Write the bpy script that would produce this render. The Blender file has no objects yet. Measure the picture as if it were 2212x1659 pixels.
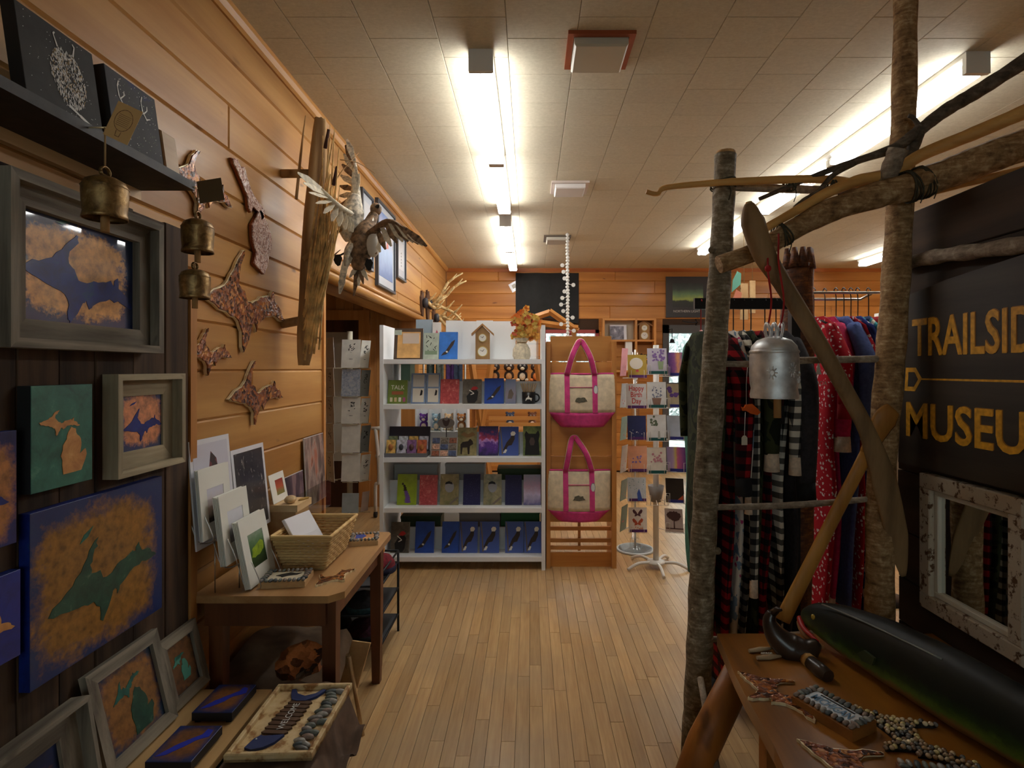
import bpy, math, random
from mathutils import Vector, Matrix
R = random.Random(7)
SC = bpy.context.scene
COL = SC.collection
# ---------------------------------------------------------------- camera, world, exposure
F, VX, VY, H = 1230.0, 1145.0, 797.0, 1.5          # focal length (px of 2212x1659), vanishing point, eye height
cam = bpy.data.cameras.new('camera'); cam.sensor_width = 36; cam.lens = F / 2212 * 36
cam.shift_x = -(VX - 1106) / 2212; cam.shift_y = (VY - 829.5) / 2212
cam.clip_start = .02; cam.clip_end = 100
co = bpy.data.objects.new('camera', cam); COL.objects.link(co)
co.location = (0, 0, H); co.rotation_euler = (math.pi / 2, 0, 0)
SC.camera = co
SC.view_settings.view_transform = 'Standard'; SC.view_settings.look = 'None'
SC.view_settings.gamma = 1; SC.view_settings.use_curve_mapping = False
SC.view_settings.exposure = 1.18
w = bpy.data.worlds.new('daylight'); SC.world = w; w.use_nodes = True
w.node_tree.nodes['Background'].inputs[0].default_value = (.88, .96, 1.0, 1)
w.node_tree.nodes['Background'].inputs[1].default_value = 1.3
TUBE = 13.0                                          # emission of the fluorescent tubes

# ---------------------------------------------------------------- room measures (metres; X right, Y away, Z up)
XL, XR, YF, YB, ZC = -1.22, 5.6, -2.6, 8.28, 2.96

def P(px, py, d): return Vector(((px - VX) * d / F, d, H - (py - VY) * d / F))
def PX(px, py, X): return P(px, py, X * F / (px - VX))      # a pixel on a wall X = const
def PZ(px, py, Z): return P(px, py, (H - Z) * F / (py - VY))  # a pixel on a level Z = const
V = Vector
# ---------------------------------------------------------------- materials
def lin(c):
    return tuple((x / 255 / 12.92 if x <= 10 else ((x / 255 + .055) / 1.055) ** 2.4) for x in c[:3]) + (1,)
MATS = {}
class NB:
    def __init__(s, name, rough=.55, metal=0, spec=.4, coat=0, coatr=.05):
        s.m = bpy.data.materials.new(name); s.m.use_nodes = True
        s.t = s.m.node_tree; s.b = s.t.nodes['Principled BSDF']
        s.b.inputs['Roughness'].default_value = rough; s.b.inputs['Metallic'].default_value = metal
        s.b.inputs['Specular IOR Level'].default_value = spec
        if coat: s.b.inputs['Coat Weight'].default_value = coat; s.b.inputs['Coat Roughness'].default_value = coatr
    def n(s, typ, ins=None, **kw):
        nd = s.t.nodes.new('ShaderNode' + typ)
        for k, v in kw.items(): setattr(nd, k, v)
        for k, v in (ins or {}).items(): s.put(nd.inputs[k], v)
        return nd
    def put(s, sock, v):
        if isinstance(v, bpy.types.NodeSocket): s.t.links.new(v, sock)
        elif isinstance(v, bpy.types.Node): s.t.links.new(v.outputs[0], sock)
        elif sock.type == 'RGBA' and not isinstance(v, (int, float)): sock.default_value = v if len(v) == 4 else lin(v)
        else: sock.default_value = v
    def set(s, name, v): s.put(s.b.inputs[name], v)
    def math(s, op, a, b=0.0, c=None):
        d = {0: a, 1: b}
        if c is not None: d[2] = c
        return s.n('Math', d, operation=op).outputs[0]
    def mix(s, f, a, b, blend='MIX'):
        nd = s.n('Mix', data_type='RGBA', blend_type=blend)
        s.put(nd.inputs[0], f); s.put(nd.inputs[6], lin(a) if isinstance(a, tuple) and len(a) == 3 else a)
        s.put(nd.inputs[7], lin(b) if isinstance(b, tuple) and len(b) == 3 else b)
        return nd.outputs[2]
    def ramp(s, f, stops, interp='LINEAR'):
        nd = s.n('ValToRGB', {0: f}); cr = nd.color_ramp; cr.interpolation = interp
        while len(cr.elements) > len(stops): cr.elements.remove(cr.elements[-1])
        while len(cr.elements) < len(stops): cr.elements.new(.5)
        for e, (p, c) in zip(cr.elements, stops): e.position = p; e.color = lin(c)
        return nd.outputs[0]
    def step(s, f, lo, hi):
        return s.n('MapRange', {0: f, 1: lo, 2: hi, 3: 0.0, 4: 1.0}, clamp=True).outputs[0]
    def vec(s, kind='pos', scale=(1, 1, 1), rnd=0.0):
        if kind == 'pos': v = s.n('NewGeometry').outputs['Position']
        elif kind == 'gen': v = s.n('TexCoord').outputs['Generated']
        else: v = s.n('TexCoord').outputs['Object']
        if rnd:
            r = s.n('ObjectInfo').outputs['Random']
            off = s.n('VectorMath', {0: (37.0 * rnd, 23.0 * rnd, 51.0 * rnd)}, operation='SCALE'); s.put(off.inputs['Scale'], r)
            v = s.n('VectorMath', {0: v, 1: off.outputs[0]}, operation='ADD').outputs[0]
        return s.n('VectorMath', {0: v, 1: scale}, operation='MULTIPLY').outputs[0]
    def noise(s, v, scale=5.0, detail=3.0, rough=.5, dist=0.0):
        return s.n('TexNoise', {'Vector': v, 'Scale': scale, 'Detail': detail, 'Roughness': rough, 'Distortion': dist}).outputs[0]
    def bump(s, h, strength=.3, dist=.005):
        s.set('Normal', s.n('Bump', {'Height': h, 'Strength': strength, 'Distance': dist}).outputs[0])

def plain(name, c, rough=.55, metal=0, var=.0, spec=.4, coat=0, scale=40, bump=0, emit=0):
    if name in MATS: return MATS[name]
    b = NB(name, rough, metal, spec, coat); MATS[name] = b.m
    if var or bump:
        v = b.vec('obj'); nz = b.noise(v, scale, 4)
        if var:
            lo = tuple(max(0, x * (1 - var)) for x in c); hi = tuple(min(255, x * (1 + var)) for x in c)
            b.set('Base Color', b.ramp(nz, [(.3, lo), (.7, hi)]))
        else: b.set('Base Color', lin(c))
        if bump: b.bump(nz, bump)
    else: b.set('Base Color', lin(c))
    if emit: b.set('Emission Color', lin(c)); b.set('Emission Strength', emit)
    return b.m

def wood(name, c1, c2, axis=0, rough=.5, grain=1.0, knots=0, spec=.35, coat=0, kind='pos', bri=.12, bump=.15, dark=(70, 40, 20)):
    """long-grained wood; axis = direction of the grain"""
    if name in MATS: return MATS[name]
    b = NB(name, rough, 0, spec, coat, .15); MATS[name] = b.m
    sc = [1.0, 1.0, 1.0]; sc[axis] = .07
    v = b.vec(kind, tuple(sc), rnd=1.0)
    n1 = b.noise(v, 9 * grain, 4, .55, .6); n2 = b.noise(v, 60 * grain, 3, .6)
    rings = b.n('TexWave', {'Vector': v, 'Scale': 3.0 * grain, 'Distortion': 9.0, 'Detail': 2.0, 'Detail Scale': 1.2}, wave_type='BANDS', bands_direction='DIAGONAL').outputs['Fac' if False else 1]
    f = b.math('ADD', b.math('MULTIPLY', n1, .55), b.math('ADD', b.math('MULTIPLY', n2, .25), b.math('MULTIPLY', rings, .2)))
    col = b.ramp(f, [(.28, c2), (.68, c1)])
    if knots:
        sk = [3.2, 3.2, 3.2]; sk[axis] = 1.3
        vk = b.vec(kind, tuple(sk), rnd=1.0)
        wob = b.n('VectorMath', {0: vk, 1: b.n('VectorMath', {0: b.n('TexNoise', {'Vector': vk, 'Scale': 4.0}).outputs['Color'], 1: (.35, .35, .35)}, operation='MULTIPLY').outputs[0]}, operation='ADD').outputs[0]
        vo = b.n('TexVoronoi', {'Vector': wob, 'Scale': 1.6}).outputs['Distance']
        k = b.step(vo, .115 * knots, .04 * knots)
        col = b.mix(b.math('MULTIPLY', k, .75), col, dark)
    r = b.n('ObjectInfo').outputs['Random']
    val = b.math('ADD', 1 - bri, b.math('MULTIPLY', r, 2 * bri))
    col = b.n('HueSaturation', {'Value': val, 'Color': col}).outputs[0]
    b.set('Base Color', col)
    if bump: b.bump(f, bump, .004)
    return b.m

def isl_var(b, col, amt):
    """brighten or darken by object and by loose piece"""
    r = b.n('ObjectInfo').outputs['Random']; i = b.n('NewGeometry').outputs['Random Per Island']
    f = b.math('FRACT', b.math('ADD', b.math('MULTIPLY', r, 7.31), i))
    return b.n('HueSaturation', {'Value': b.math('ADD', 1 - amt, b.math('MULTIPLY', f, 2 * amt)), 'Color': col}).outputs[0]

# ---------------------------------------------------------------- mesh builder
class Fr:
    """a local frame: origin, right, up, and outward normal"""
    def __init__(s, o, u, v):
        s.o = V(o); s.u = V(u).normalized(); s.v = V(v).normalized(); s.n = s.u.cross(s.v).normalized()
    def p(s, a, b, c=0): return s.o + s.u * a + s.v * b + s.n * c
    def sub(s, a, b, c=0): return Fr(s.p(a, b, c), s.u, s.v)
WORLD = Fr((0, 0, 0), (1, 0, 0), (0, 1, 0))
def face_x(y, z, x=XL): return Fr((x, y, z), (0, 1, 0), (0, 0, 1))       # on the left wall, looking into the room
def face_y(x, z, y): return Fr((x, y, z), (1, 0, 0), (0, 0, 1))          # towards the camera

class MB:
    def __init__(s): s.v = []; s.f = []; s.sm = []
    def add(s, vs, fs, smooth=False):
        o = len(s.v); s.v += [V(x) for x in vs]
        s.f += [tuple(i + o for i in f) for f in fs]; s.sm += [smooth] * len(fs); return s
    def box(s, x0, x1, y0, y1, z0, z1, ch=0.0): return s.fbox(WORLD, x0, x1, y0, y1, z0, z1, ch)
    def fbox(s, fr, a0, a1, b0, b1, c0, c1, ch=0.0):
        p = fr.p
        if ch <= 0:
            vs = [p(a0, b0, c0), p(a1, b0, c0), p(a1, b1, c0), p(a0, b1, c0), p(a0, b0, c1), p(a1, b0, c1), p(a1, b1, c1), p(a0, b1, c1)]
            return s.add(vs, [(3, 2, 1, 0), (4, 5, 6, 7), (0, 1, 5, 4), (1, 2, 6, 5), (2, 3, 7, 6), (3, 0, 4, 7)])
        vs = [p(a0, b0, c0), p(a1, b0, c0), p(a1, b1, c0), p(a0, b1, c0), p(a0, b0, c1 - ch), p(a1, b0, c1 - ch), p(a1, b1, c1 - ch), p(a0, b1, c1 - ch),
              p(a0 + ch, b0 + ch, c1), p(a1 - ch, b0 + ch, c1), p(a1 - ch, b1 - ch, c1), p(a0 + ch, b1 - ch, c1)]
        return s.add(vs, [(3, 2, 1, 0), (0, 1, 5, 4), (1, 2, 6, 5), (2, 3, 7, 6), (3, 0, 4, 7), (4, 5, 9, 8), (5, 6, 10, 9), (6, 7, 11, 10), (7, 4, 8, 11), (8, 9, 10, 11)])
    def prism(s, fr, poly, c0, c1, inset=0.0, smooth=False):
        n = len(poly)
        area = sum(poly[i][0] * poly[(i + 1) % n][1] - poly[(i + 1) % n][0] * poly[i][1] for i in range(n))
        if area < 0: poly = poly[::-1]
        vs = [fr.p(a, b, c0) for a, b in poly] + [fr.p(a, b, c1) for a, b in poly]
        fs = [tuple(range(n))[::-1], tuple(range(n, 2 * n))] + [(i, (i + 1) % n, n + (i + 1) % n, n + i) for i in range(n)]
        return s.add(vs, fs, smooth)
    def tube(s, pts, rad, n=8, cap=True, flat=1.0, up=None, smooth=True):
        pts = [V(p) for p in pts]; m = len(pts)
        if not isinstance(rad, (list, tuple)): rad = [rad] * m
        vs = []; prev = None
        for i, p in enumerate(pts):
            t = (pts[min(i + 1, m - 1)] - pts[max(i - 1, 0)])
            t = t.normalized() if t.length > 1e-9 else V((0, 0, 1))
            if prev is None:
                a = V(up) if up else (V((0, 0, 1)) if abs(t.z) < .9 else V((0, 1, 0)))
                prev = (a - t * a.dot(t)).normalized()
            else: prev = (prev - t * prev.dot(t)).normalized()
            q = t.cross(prev)
            for k in range(n):
                th = 2 * math.pi * k / n
                vs.append(p + (q * math.cos(th) + prev * (math.sin(th) * (flat[i] if isinstance(flat, list) else flat))) * rad[i])
        fs = []
        for i in range(m - 1):
            for k in range(n):
                k2 = (k + 1) % n
                fs.append((i * n + k, i * n + k2, (i + 1) * n + k2, (i + 1) * n + k))
        s.add(vs, fs, smooth)
        if cap:
            o = len(s.v) - len(vs)
            s.f += [tuple(o + k for k in range(n))[::-1], tuple(o + (m - 1) * n + k for k in range(n))]; s.sm += [False, False]
        return s
    def lathe(s, prof, c=(0, 0, 0), n=20, axis=2, cap=True, sx=1.0, sy=1.0):
        c = V(c); vs = []
        for r, z in prof:
            for k in range(n):
                th = 2 * math.pi * k / n; x, y = r * math.cos(th) * sx, r * math.sin(th) * sy
                vs.append(c + (V((x, y, z)) if axis == 2 else V((x, z, -y)) if axis == 1 else V((z, x, y))))
        fs = []
        for i in range(len(prof) - 1):
            for k in range(n): fs.append((i * n + k, i * n + (k + 1) % n, (i + 1) * n + (k + 1) % n, (i + 1) * n + k))
        s.add(vs, fs, True)
        if cap:
            o = len(s.v) - len(vs); m = len(prof)
            s.f += [tuple(o + k for k in range(n))[::-1], tuple(o + (m - 1) * n + k for k in range(n))]; s.sm += [False, False]
        return s
    def ball(s, c, r, n=8, m=6, rot=None):
        c = V(c); r = V(r if isinstance(r, (tuple, list, Vector)) else (r, r, r)); vs = []
        for i in range(m + 1):
            ph = math.pi * i / m
            for k in range(n):
                th = 2 * math.pi * k / n
                q = V((r.x * math.sin(ph) * math.cos(th), r.y * math.sin(ph) * math.sin(th), -r.z * math.cos(ph)))
                vs.append(c + (rot @ q if rot else q))
        fs = [(i * n + k, i * n + (k + 1) % n, (i + 1) * n + (k + 1) % n, (i + 1) * n + k) for i in range(m) for k in range(n)]
        return s.add(vs, fs, True)
    def text(s, body, fr, size, align='CENTER', depth=.002, base=0.0, sx=1.0, bold=0.0):
        cu = bpy.data.curves.new('lettering', 'FONT'); cu.body = body; cu.size = 1; cu.align_x = align; cu.resolution_u = 3
        cu.offset = bold
        ob = bpy.data.objects.new('lettering', cu); COL.objects.link(ob)
        dg = bpy.context.evaluated_depsgraph_get(); me = bpy.data.meshes.new_from_object(ob.evaluated_get(dg))
        vs = [fr.p(q.co.x * size * sx, q.co.y * size, base + depth) for q in me.vertices]
        fs = [tuple(p.vertices) for p in me.polygons]
        bpy.data.objects.remove(ob); bpy.data.curves.remove(cu); bpy.data.meshes.remove(me)
        return s.add(vs, fs)
    def build(s, name, mat, parent=None, local=False, label=None, cat=None, group=None, kind=None, origin=None):
        if parent is not None:
            off = V((0, 0, 0))
            if not local:
                q = parent
                while q: off += q.location; q = q.parent
        elif origin is not None: off = V(origin)
        else:
            lo = [min(q[i] for q in s.v) for i in range(3)]; hi = [max(q[i] for q in s.v) for i in range(3)]
            off = V(((lo[0] + hi[0]) / 2, (lo[1] + hi[1]) / 2, lo[2]))
        me = bpy.data.meshes.new(name); me.from_pydata([q - off for q in s.v], [], s.f); me.update()
        me.polygons.foreach_set('use_smooth', s.sm)
        me.materials.append(mat)
        o = bpy.data.objects.new(name, me); COL.objects.link(o)
        if parent is not None: o.parent = parent
        else: o.location = off
        return tag(o, label, cat, group, kind)

def tag(o, label=None, cat=None, group=None, kind=None):
    if label: o['label'] = label
    if cat: o['category'] = cat
    if group: o['group'] = group
    if kind: o['kind'] = kind
    return o
def thing(name, label, cat, loc=(0, 0, 0), group=None, rot=(0, 0, 0), kind=None):
    o = bpy.data.objects.new(name, None); COL.objects.link(o); o.location = loc; o.rotation_euler = rot
    o.empty_display_size = .05
    return tag(o, label, cat, group, kind)
def copy_obj(o, parent=None, loc=None):
    c = o.copy(); COL.objects.link(c)
    if parent is not None: c.parent = parent
    if loc is not None: c.location = loc
    return c
def copy_tree(root, loc, rotz=0.0, label=None):
    r = copy_obj(root, None, loc); r.rotation_euler = (0, 0, rotz)
    if label: r['label'] = label
    for ch in list(root.children):
        c = copy_obj(ch, r)
        for g in list(ch.children): copy_obj(g, c)
    return r
def curve(pts, n=8):
    """smooth path through the points"""
    pts = [V(p) for p in pts]; out = []
    for i in range(len(pts) - 1):
        p0 = pts[max(i - 1, 0)]; p1 = pts[i]; p2 = pts[i + 1]; p3 = pts[min(i + 2, len(pts) - 1)]
        for k in range(n):
            t = k / n
            out.append(.5 * ((2 * p1) + (p2 - p0) * t + (2 * p0 - 5 * p1 + 4 * p2 - p3) * t * t + (3 * p1 - p0 - 3 * p2 + p3) * t ** 3))
    out.append(pts[-1]); return out
def lerp_list(vals, n):
    """stretch a list of values to n samples"""
    out = []
    for i in range(n):
        t = i / (n - 1) * (len(vals) - 1); k = min(int(t), len(vals) - 2); out.append(vals[k] + (vals[k + 1] - vals[k]) * (t - k))
    return out
# ================================================================ THE ROOM
PINE_Y = wood('pine_planks_left', (196, 146, 82), (164, 110, 52), 1, .48, .8, 1.0, coat=.06, dark=(84, 48, 26))
PINE_X = wood('cedar_planks_back', (194, 132, 64), (156, 96, 38), 0, .46, .8, .8, coat=.08, dark=(92, 46, 20))
PINE_Z = wood('pine_boards_upright', (192, 138, 80), (158, 104, 52), 2, .45, .8, .9, coat=.1, dark=(80, 46, 24))
TRIM = wood('pine_trim', (198, 148, 82), (166, 110, 52), 1, .4, 1.2, 0, coat=.2)
TRIM_X = wood('cedar_trim', (186, 108, 48), (146, 78, 30), 0, .4, 1.2, 0, coat=.2)
TRIM_Z = wood('pine_trim_upright', (200, 142, 80), (166, 106, 50), 2, .4, 1.2, 0, coat=.2)
BACKING = plain('groove_shadow_board', (60, 38, 20), .8)

def planks_on(parent, fr_of, a0, a1, b0, b1, w, mat, thick=.016, ch=.008, lens=(1.6, 3.2), name='plank'):
    """rows of boards: fr gives (along, across, out)"""
    b = b0
    while b < b1 - .01:
        bt = min(b + w, b1); a = a0
        first = True
        while a < a1 - .01:
            L = R.uniform(*lens) * (R.uniform(.3, 1) if first else 1); first = False
            e = a + L
            if e > a1 - .4: e = a1
            mb = MB(); mb.fbox(fr_of, a, e, b, bt, 0, thick + R.uniform(-.001, .001), ch)
            mb.build(name, mat, parent)
            a = e
        b = bt

# floor
b = NB('maple_strip_floor', .3, 0, .45, .25, .2)
v = b.vec('pos', (1, .06, 1), rnd=1.0)
f = b.math('ADD', b.math('MULTIPLY', b.noise(v, 14, 4, .6, .4), .6), b.math('MULTIPLY', b.noise(v, 90, 2), .4))
col = b.ramp(f, [(.3, (166, 126, 78)), (.7, (208, 172, 122))])
col = isl_var(b, col, .16)
worn = b.noise(b.vec('pos', (1, 1, 1)), 1.7, 4, .6)
col = b.mix(b.math('MULTIPLY', b.step(worn, .42, .66), .6), col, (170, 144, 110))
b.set('Base Color', col); b.set('Roughness', b.math('ADD', .26, b.math('MULTIPLY', worn, .22))); b.bump(f, .06, .002)
FLOORM = b.m
floor = MB().box(-3.4, XR, YF, YB + .3, -.06, -.008).build('floor', plain('floor_joint', (58, 40, 24), .8), kind='structure')
strips = []
x = XL - 2.1
WS = .0572
cols_ = int((XR - x) / WS)
for i in range(cols_):
    xa = x + i * WS; y = YF - R.uniform(0, .9)
    while y < YB:
        L = R.choice([.35, .5, .62, .75, .9, 1.1]) * R.uniform(.9, 1.1)
        y0, y1 = max(y, YF), min(y + L, YB); y += L
        if y1 - y0 < .02: continue
        strips.append((xa, y0, y1))
def strip_score(s):
    xa, y0, y1 = s; ym = (y0 + y1) / 2
    if ym < 1.75 or not (-.72 < xa < .62): return 0
    return (y1 - y0) / (ym * ym * ym)
strips.sort(key=strip_score, reverse=True)
for (xa, y0, y1) in strips[:300]:
    mb = MB(); mb.fbox(WORLD, xa + .0006, xa + WS - .0006, y0 + .0006, y1 - .0006, -.008, R.uniform(-.0006, 0), .0009); mb.build('floor_strip', FLOORM, floor)
mb = MB()
for (xa, y0, y1) in strips[300:]:
    if y1 < .6 and False: continue
    mb.fbox(WORLD, xa + .0006, xa + WS - .0006, y0 + .0006, y1 - .0006, -.008, 0)
mb.build('floor_strips', FLOORM, floor, kind='stuff')

# ceiling: staggered one-foot fibre tiles
b = NB('fibre_ceiling_tile', .75, 0, .2)
v = b.vec('pos', (1, 1, 1))
n1 = b.noise(v, 60, 4, .7); n2 = b.noise(b.vec('pos', (.25, 1, 1)), 160, 3)
col = b.ramp(b.math('ADD', b.math('MULTIPLY', n1, .6), b.math('MULTIPLY', n2, .4)), [(.3, (190, 180, 156)), (.7, (212, 203, 180))])
b.set('Base Color', isl_var(b, col, .025)); b.bump(n2, .12, .002)
TILE = b.m
ceiling = MB().box(XL - .1, XR + .1, YF - .1, YB + .1, ZC + .012, ZC + .1).build('ceiling', plain('tile_joint', (70, 54, 34), .9), kind='structure')
TW = .305; tiles = []
i = 0; xx = XL - .10
while xx < XR:
    yy = YF - (TW / 2 if i % 2 else 0) - .07
    while yy < YB:
        tiles.append((max(xx, XL), min(xx + TW, XR), max(yy, YF), min(yy + TW, YB))); yy += TW
    xx += TW; i += 1
def tile_score(t):
    xm, ym = (t[0] + t[1]) / 2, (t[2] + t[3]) / 2
    if ym < 1.9: return -ym * 0 - 1
    px = VX + xm * F / ym
    return 1 / ym if -60 < px < 2270 else 0
tiles.sort(key=tile_score, reverse=True)
tile_me = None
mbr = MB()
for k, t in enumerate(tiles):
    fr = Fr((t[0], t[2], ZC + .012), (0, 1, 0), (1, 0, 0))
    a, c = t[3] - t[2], t[1] - t[0]
    if a < .01 or c < .01: continue
    mb = MB() if k < 300 else mbr
    mb.fbox(fr, .0008, a - .0008, .0008, c - .0008, 0, .012, .002)
    if k < 300: mb.build('ceiling_tile', TILE, ceiling)
mbr.build('ceiling_tiles', TILE, ceiling, kind='stuff')

# left wall with the wide opening to the side room
OP0, OP1, OPZ = 3.35, 6.2, 2.06
PW = .184
mb = MB(); mb.box(XL - .16, XL - .016, YF, OP0, -.06, ZC); mb.box(XL - .16, XL - .016, OP0, OP1, OPZ, ZC); mb.box(XL - .16, XL - .016, OP1, YB, -.06, ZC)
wl = mb.build('wall_left', BACKING, kind='structure')
fr = Fr((XL - .016, 0, 0), (0, 1, 0), (0, 0, 1))
planks_on(wl, fr, YF, OP0, 0.02, OPZ - .04, PW, PINE_Y, lens=(3.2, 4.8))
z0 = .02 + PW * math.ceil((OPZ - .06) / PW)
planks_on(wl, fr, YF, YB, OPZ - .04, ZC, PW, PINE_Y, lens=(3.0, 4.6))
planks_on(wl, fr, OP1, YB, .02, OPZ - .04, PW, PINE_Y)
# opening casing
mb = MB(); mb.box(XL - .18, XL + .012, OP0 - .012, OP0 + .02, 0, OPZ); mb.build('trim_1', TRIM_Z, kind='structure')
mb = MB(); mb.box(XL - .18, XL + .012, OP1 - .02, OP1 + .012, 0, OPZ); mb.build('trim_2', TRIM_Z, kind='structure')
mb = MB(); mb.tube([(XL + .02, OP0 - .06, OPZ - .01), (XL + .02, OP1 + .06, OPZ - .01)], .034, 14); mb.tube([(XL + .005, OP0 - .05, OPZ + .05), (XL + .005, OP1 + .05, OPZ + .05)], .018, 10)
mb.box(XL - .18, XL + .004, OP0, OP1, OPZ - .04, OPZ); mb.build('trim_3', TRIM, kind='structure')
# crown moulding at the left wall and the back wall
prof = [(0, 0), (.010, .0), (.022, .010), (.034, .03), (.036, .05), (0, .05)]
MB().prism(Fr((XL, YB, ZC - .05), (1, 0, 0), (0, 0, 1)), prof, 0, YB - YF).build('trim_4', TRIM, kind='structure')
# back wall
DO0, DO1, DOZ = 1.93, 2.86, 2.14          # glazed door in the back wall
W0, W1, WZ0, WZ1 = .18, 1.00, 1.40, 2.07  # small red-framed window
V0, V1, VZ0, VZ1 = 3.05, 4.60, 1.05, 2.0  # wide window behind the clothes racks
cuts = [(DO0, DO1, 0, DOZ), (W0, W1, WZ0, WZ1), (V0, V1, VZ0, VZ1)]
mb = MB()
xs = sorted({XL - .1, XR + .1, *(c[0] for c in cuts), *(c[1] for c in cuts)})
for xa, xb in zip(xs[:-1], xs[1:]):
    c = [q for q in cuts if q[0] <= xa and xb <= q[1]]
    if not c: mb.box(xa, xb, YB + .016, YB + .16, -.06, ZC)
    else:
        if c[0][2] > 0: mb.box(xa, xb, YB + .016, YB + .16, -.06, c[0][2])
        mb.box(xa, xb, YB + .016, YB + .16, c[0][3], ZC)
wb = mb.build('wall_back', BACKING, kind='structure')
fr = Fr((0, YB + .016, 0), (1, 0, 0), (0, 0, 1))
bz = .02
while bz < ZC - .01:
    bt = min(bz + PW, ZC); segs = [(XL, XR)]
    for c in cuts:
        if bt > c[2] + .01 and bz < c[3] - .01:
            segs = [s2 for s in segs for s2 in ([(s[0], min(s[1], c[0])), (max(s[0], c[1]), s[1])] if s[1] > c[0] and s[0] < c[1] else [s]) if s2[1] - s2[0] > .01]
    for s in segs: planks_on(wb, fr, s[0], s[1], bz, bt, PW, PINE_X, lens=(1.2, 2.6))
    bz = bt
MB().prism(Fr((XL, YB, ZC - .05), (0, -1, 0), (0, 0, 1)), [(0, 0), (.02, 0), (.03, .05), (0, .05)], -(XR - XL), 0).build('trim_5', TRIM_X, kind='structure')
# right and front walls (outside the picture)
wr = MB().box(XR, XR + .1, YF, YB + .1, -.06, ZC).build('wall_right', wood('pine_wall_plain', (200, 140, 80), (166, 106, 52), 1, .5, .8, .8), kind='structure')
FW0, FW1, FZ0, FZ1 = -1.0, 1.3, .95, 2.25     # shop window behind the viewer
mb = MB(); mb.box(XL - .2, FW0, YF - .1, YF, -.06, ZC); mb.box(FW1, XR + .1, YF - .1, YF, -.06, ZC); mb.box(FW0, FW1, YF - .1, YF, -.06, FZ0); mb.box(FW0, FW1, YF - .1, YF, FZ1, ZC)
wf = mb.build('wall_front', wood('pine_wall_front', (190, 132, 74), (156, 98, 48), 0, .5, .8, .8), kind='structure')
# side room behind the opening
mb = MB(); mb.box(-3.4, -3.3, 2.6, OP1 + .1, 0, 2.7); wsl = mb.build('wall_side_room_left', PINE_Y, kind='structure')
MB().box(-3.4, XL - .16, 2.5, 2.6, 0, 2.7).build('wall_side_room_front', PINE_Z, kind='structure')
MB().box(-3.4, XL - .16, 2.5, OP1 + .1, 2.42, 2.5).build('ceiling_side_room', TILE, kind='structure')
wsb = MB().box(-3.4, XL - .16, OP1 + .016, OP1 + .1, 0, 2.7).build('wall_side_room', BACKING, kind='structure')
xa = -3.3
while xa < XL - .17:
    wv = R.choice([.10, .14, .18]); xe = min(xa + wv, XL - .16)
    MB().fbox(Fr((0, OP1 + .016, 0), (1, 0, 0), (0, 0, 1)), xa, xe, 0, 2.45, 0, .016, .005).build('board', PINE_Z, wsb); xa = xe
# door in the side room: pale casing, dark leaf frame, frosted pane
DK = wood('dark_door_wood', (74, 44, 26), (48, 28, 16), 2, .45)
d1 = thing('door_1', None, None, (-2.3, OP1 - .02, 0), kind='structure')
fy = face_y(0, 0, OP1)
mb = MB(); mb.fbox(fy, -3.0, -2.88, 0, 2.1, 0, .022); mb.fbox(fy, -1.86, -1.74, 0, 2.1, 0, .022); mb.fbox(fy, -3.0, -1.74, 2.03, 2.14, .0, .024); mb.build('casing', TRIM_Z, d1)
mb = MB(); mb.fbox(fy, -2.88, -2.76, 0, 2.03, .0, .018); mb.fbox(fy, -1.98, -1.86, 0, 2.03, 0, .018); mb.fbox(fy, -2.76, -1.98, 1.9, 2.03, 0, .018); mb.fbox(fy, -2.76, -1.98, 0, .5, 0, .018); mb.build('leaf', DK, d1)
MB().fbox(fy, -2.76, -1.98, .5, 1.9, 0, .008).build('pane', plain('frosted_pane', (176, 168, 152), .35), d1)
# glazed door in the back wall
GREY = plain('grey_door_paint', (74, 72, 72), .5)
d2 = thing('door_2', None, None, ((DO0 + DO1) / 2, YB, 0), kind='structure')
fy = face_y(0, 0, YB + .06)
mb = MB(); mb.fbox(fy, DO0, DO0 + .09, 0, DOZ, -.04, .07); mb.fbox(fy, DO1 - .09, DO1, 0, DOZ, -.04, .07); mb.fbox(fy, DO0, DO1, DOZ - .12, DOZ, -.04, .07)
mb.fbox(fy, DO0 + .09, DO1 - .09, 0, .22, -.02, .04); mb.fbox(fy, DO0 + .09, DO1 - .09, 1.18, 1.30, -.02, .04); mb.build('leaf', GREY, d2)
def thin_glass(name, tint, refl):
    gl = NB(name); tr = gl.n('BsdfTransparent', {0: tint}); go = gl.n('BsdfGlossy', {0: (1, 1, 1, 1), 'Roughness': .03}); mx = gl.n('MixShader', {0: refl, 1: tr, 2: go})
    gl.t.links.new(mx.outputs[0], gl.t.nodes['Material Output'].inputs['Surface']); return gl.m
GLASS = thin_glass('window_glass', (.93, .98, .96, 1), .06)
mb = MB(); mb.fbox(fy, DO0 + .09, DO1 - .09, .22, 1.18, 0, .006); mb.fbox(fy, DO0 + .09, DO1 - .09, 1.30, DOZ - .12, 0, .006); mb.build('pane', GLASS, d2)
MB().fbox(fy, DO0 + .12, DO0 + .17, 1.02, 1.12, .04, .075, .01).build('door_handle', plain('dull_nickel', (150, 146, 138), .35, 1), d2)
REDF = plain('red_window_paint', (150, 62, 58), .5)
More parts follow.
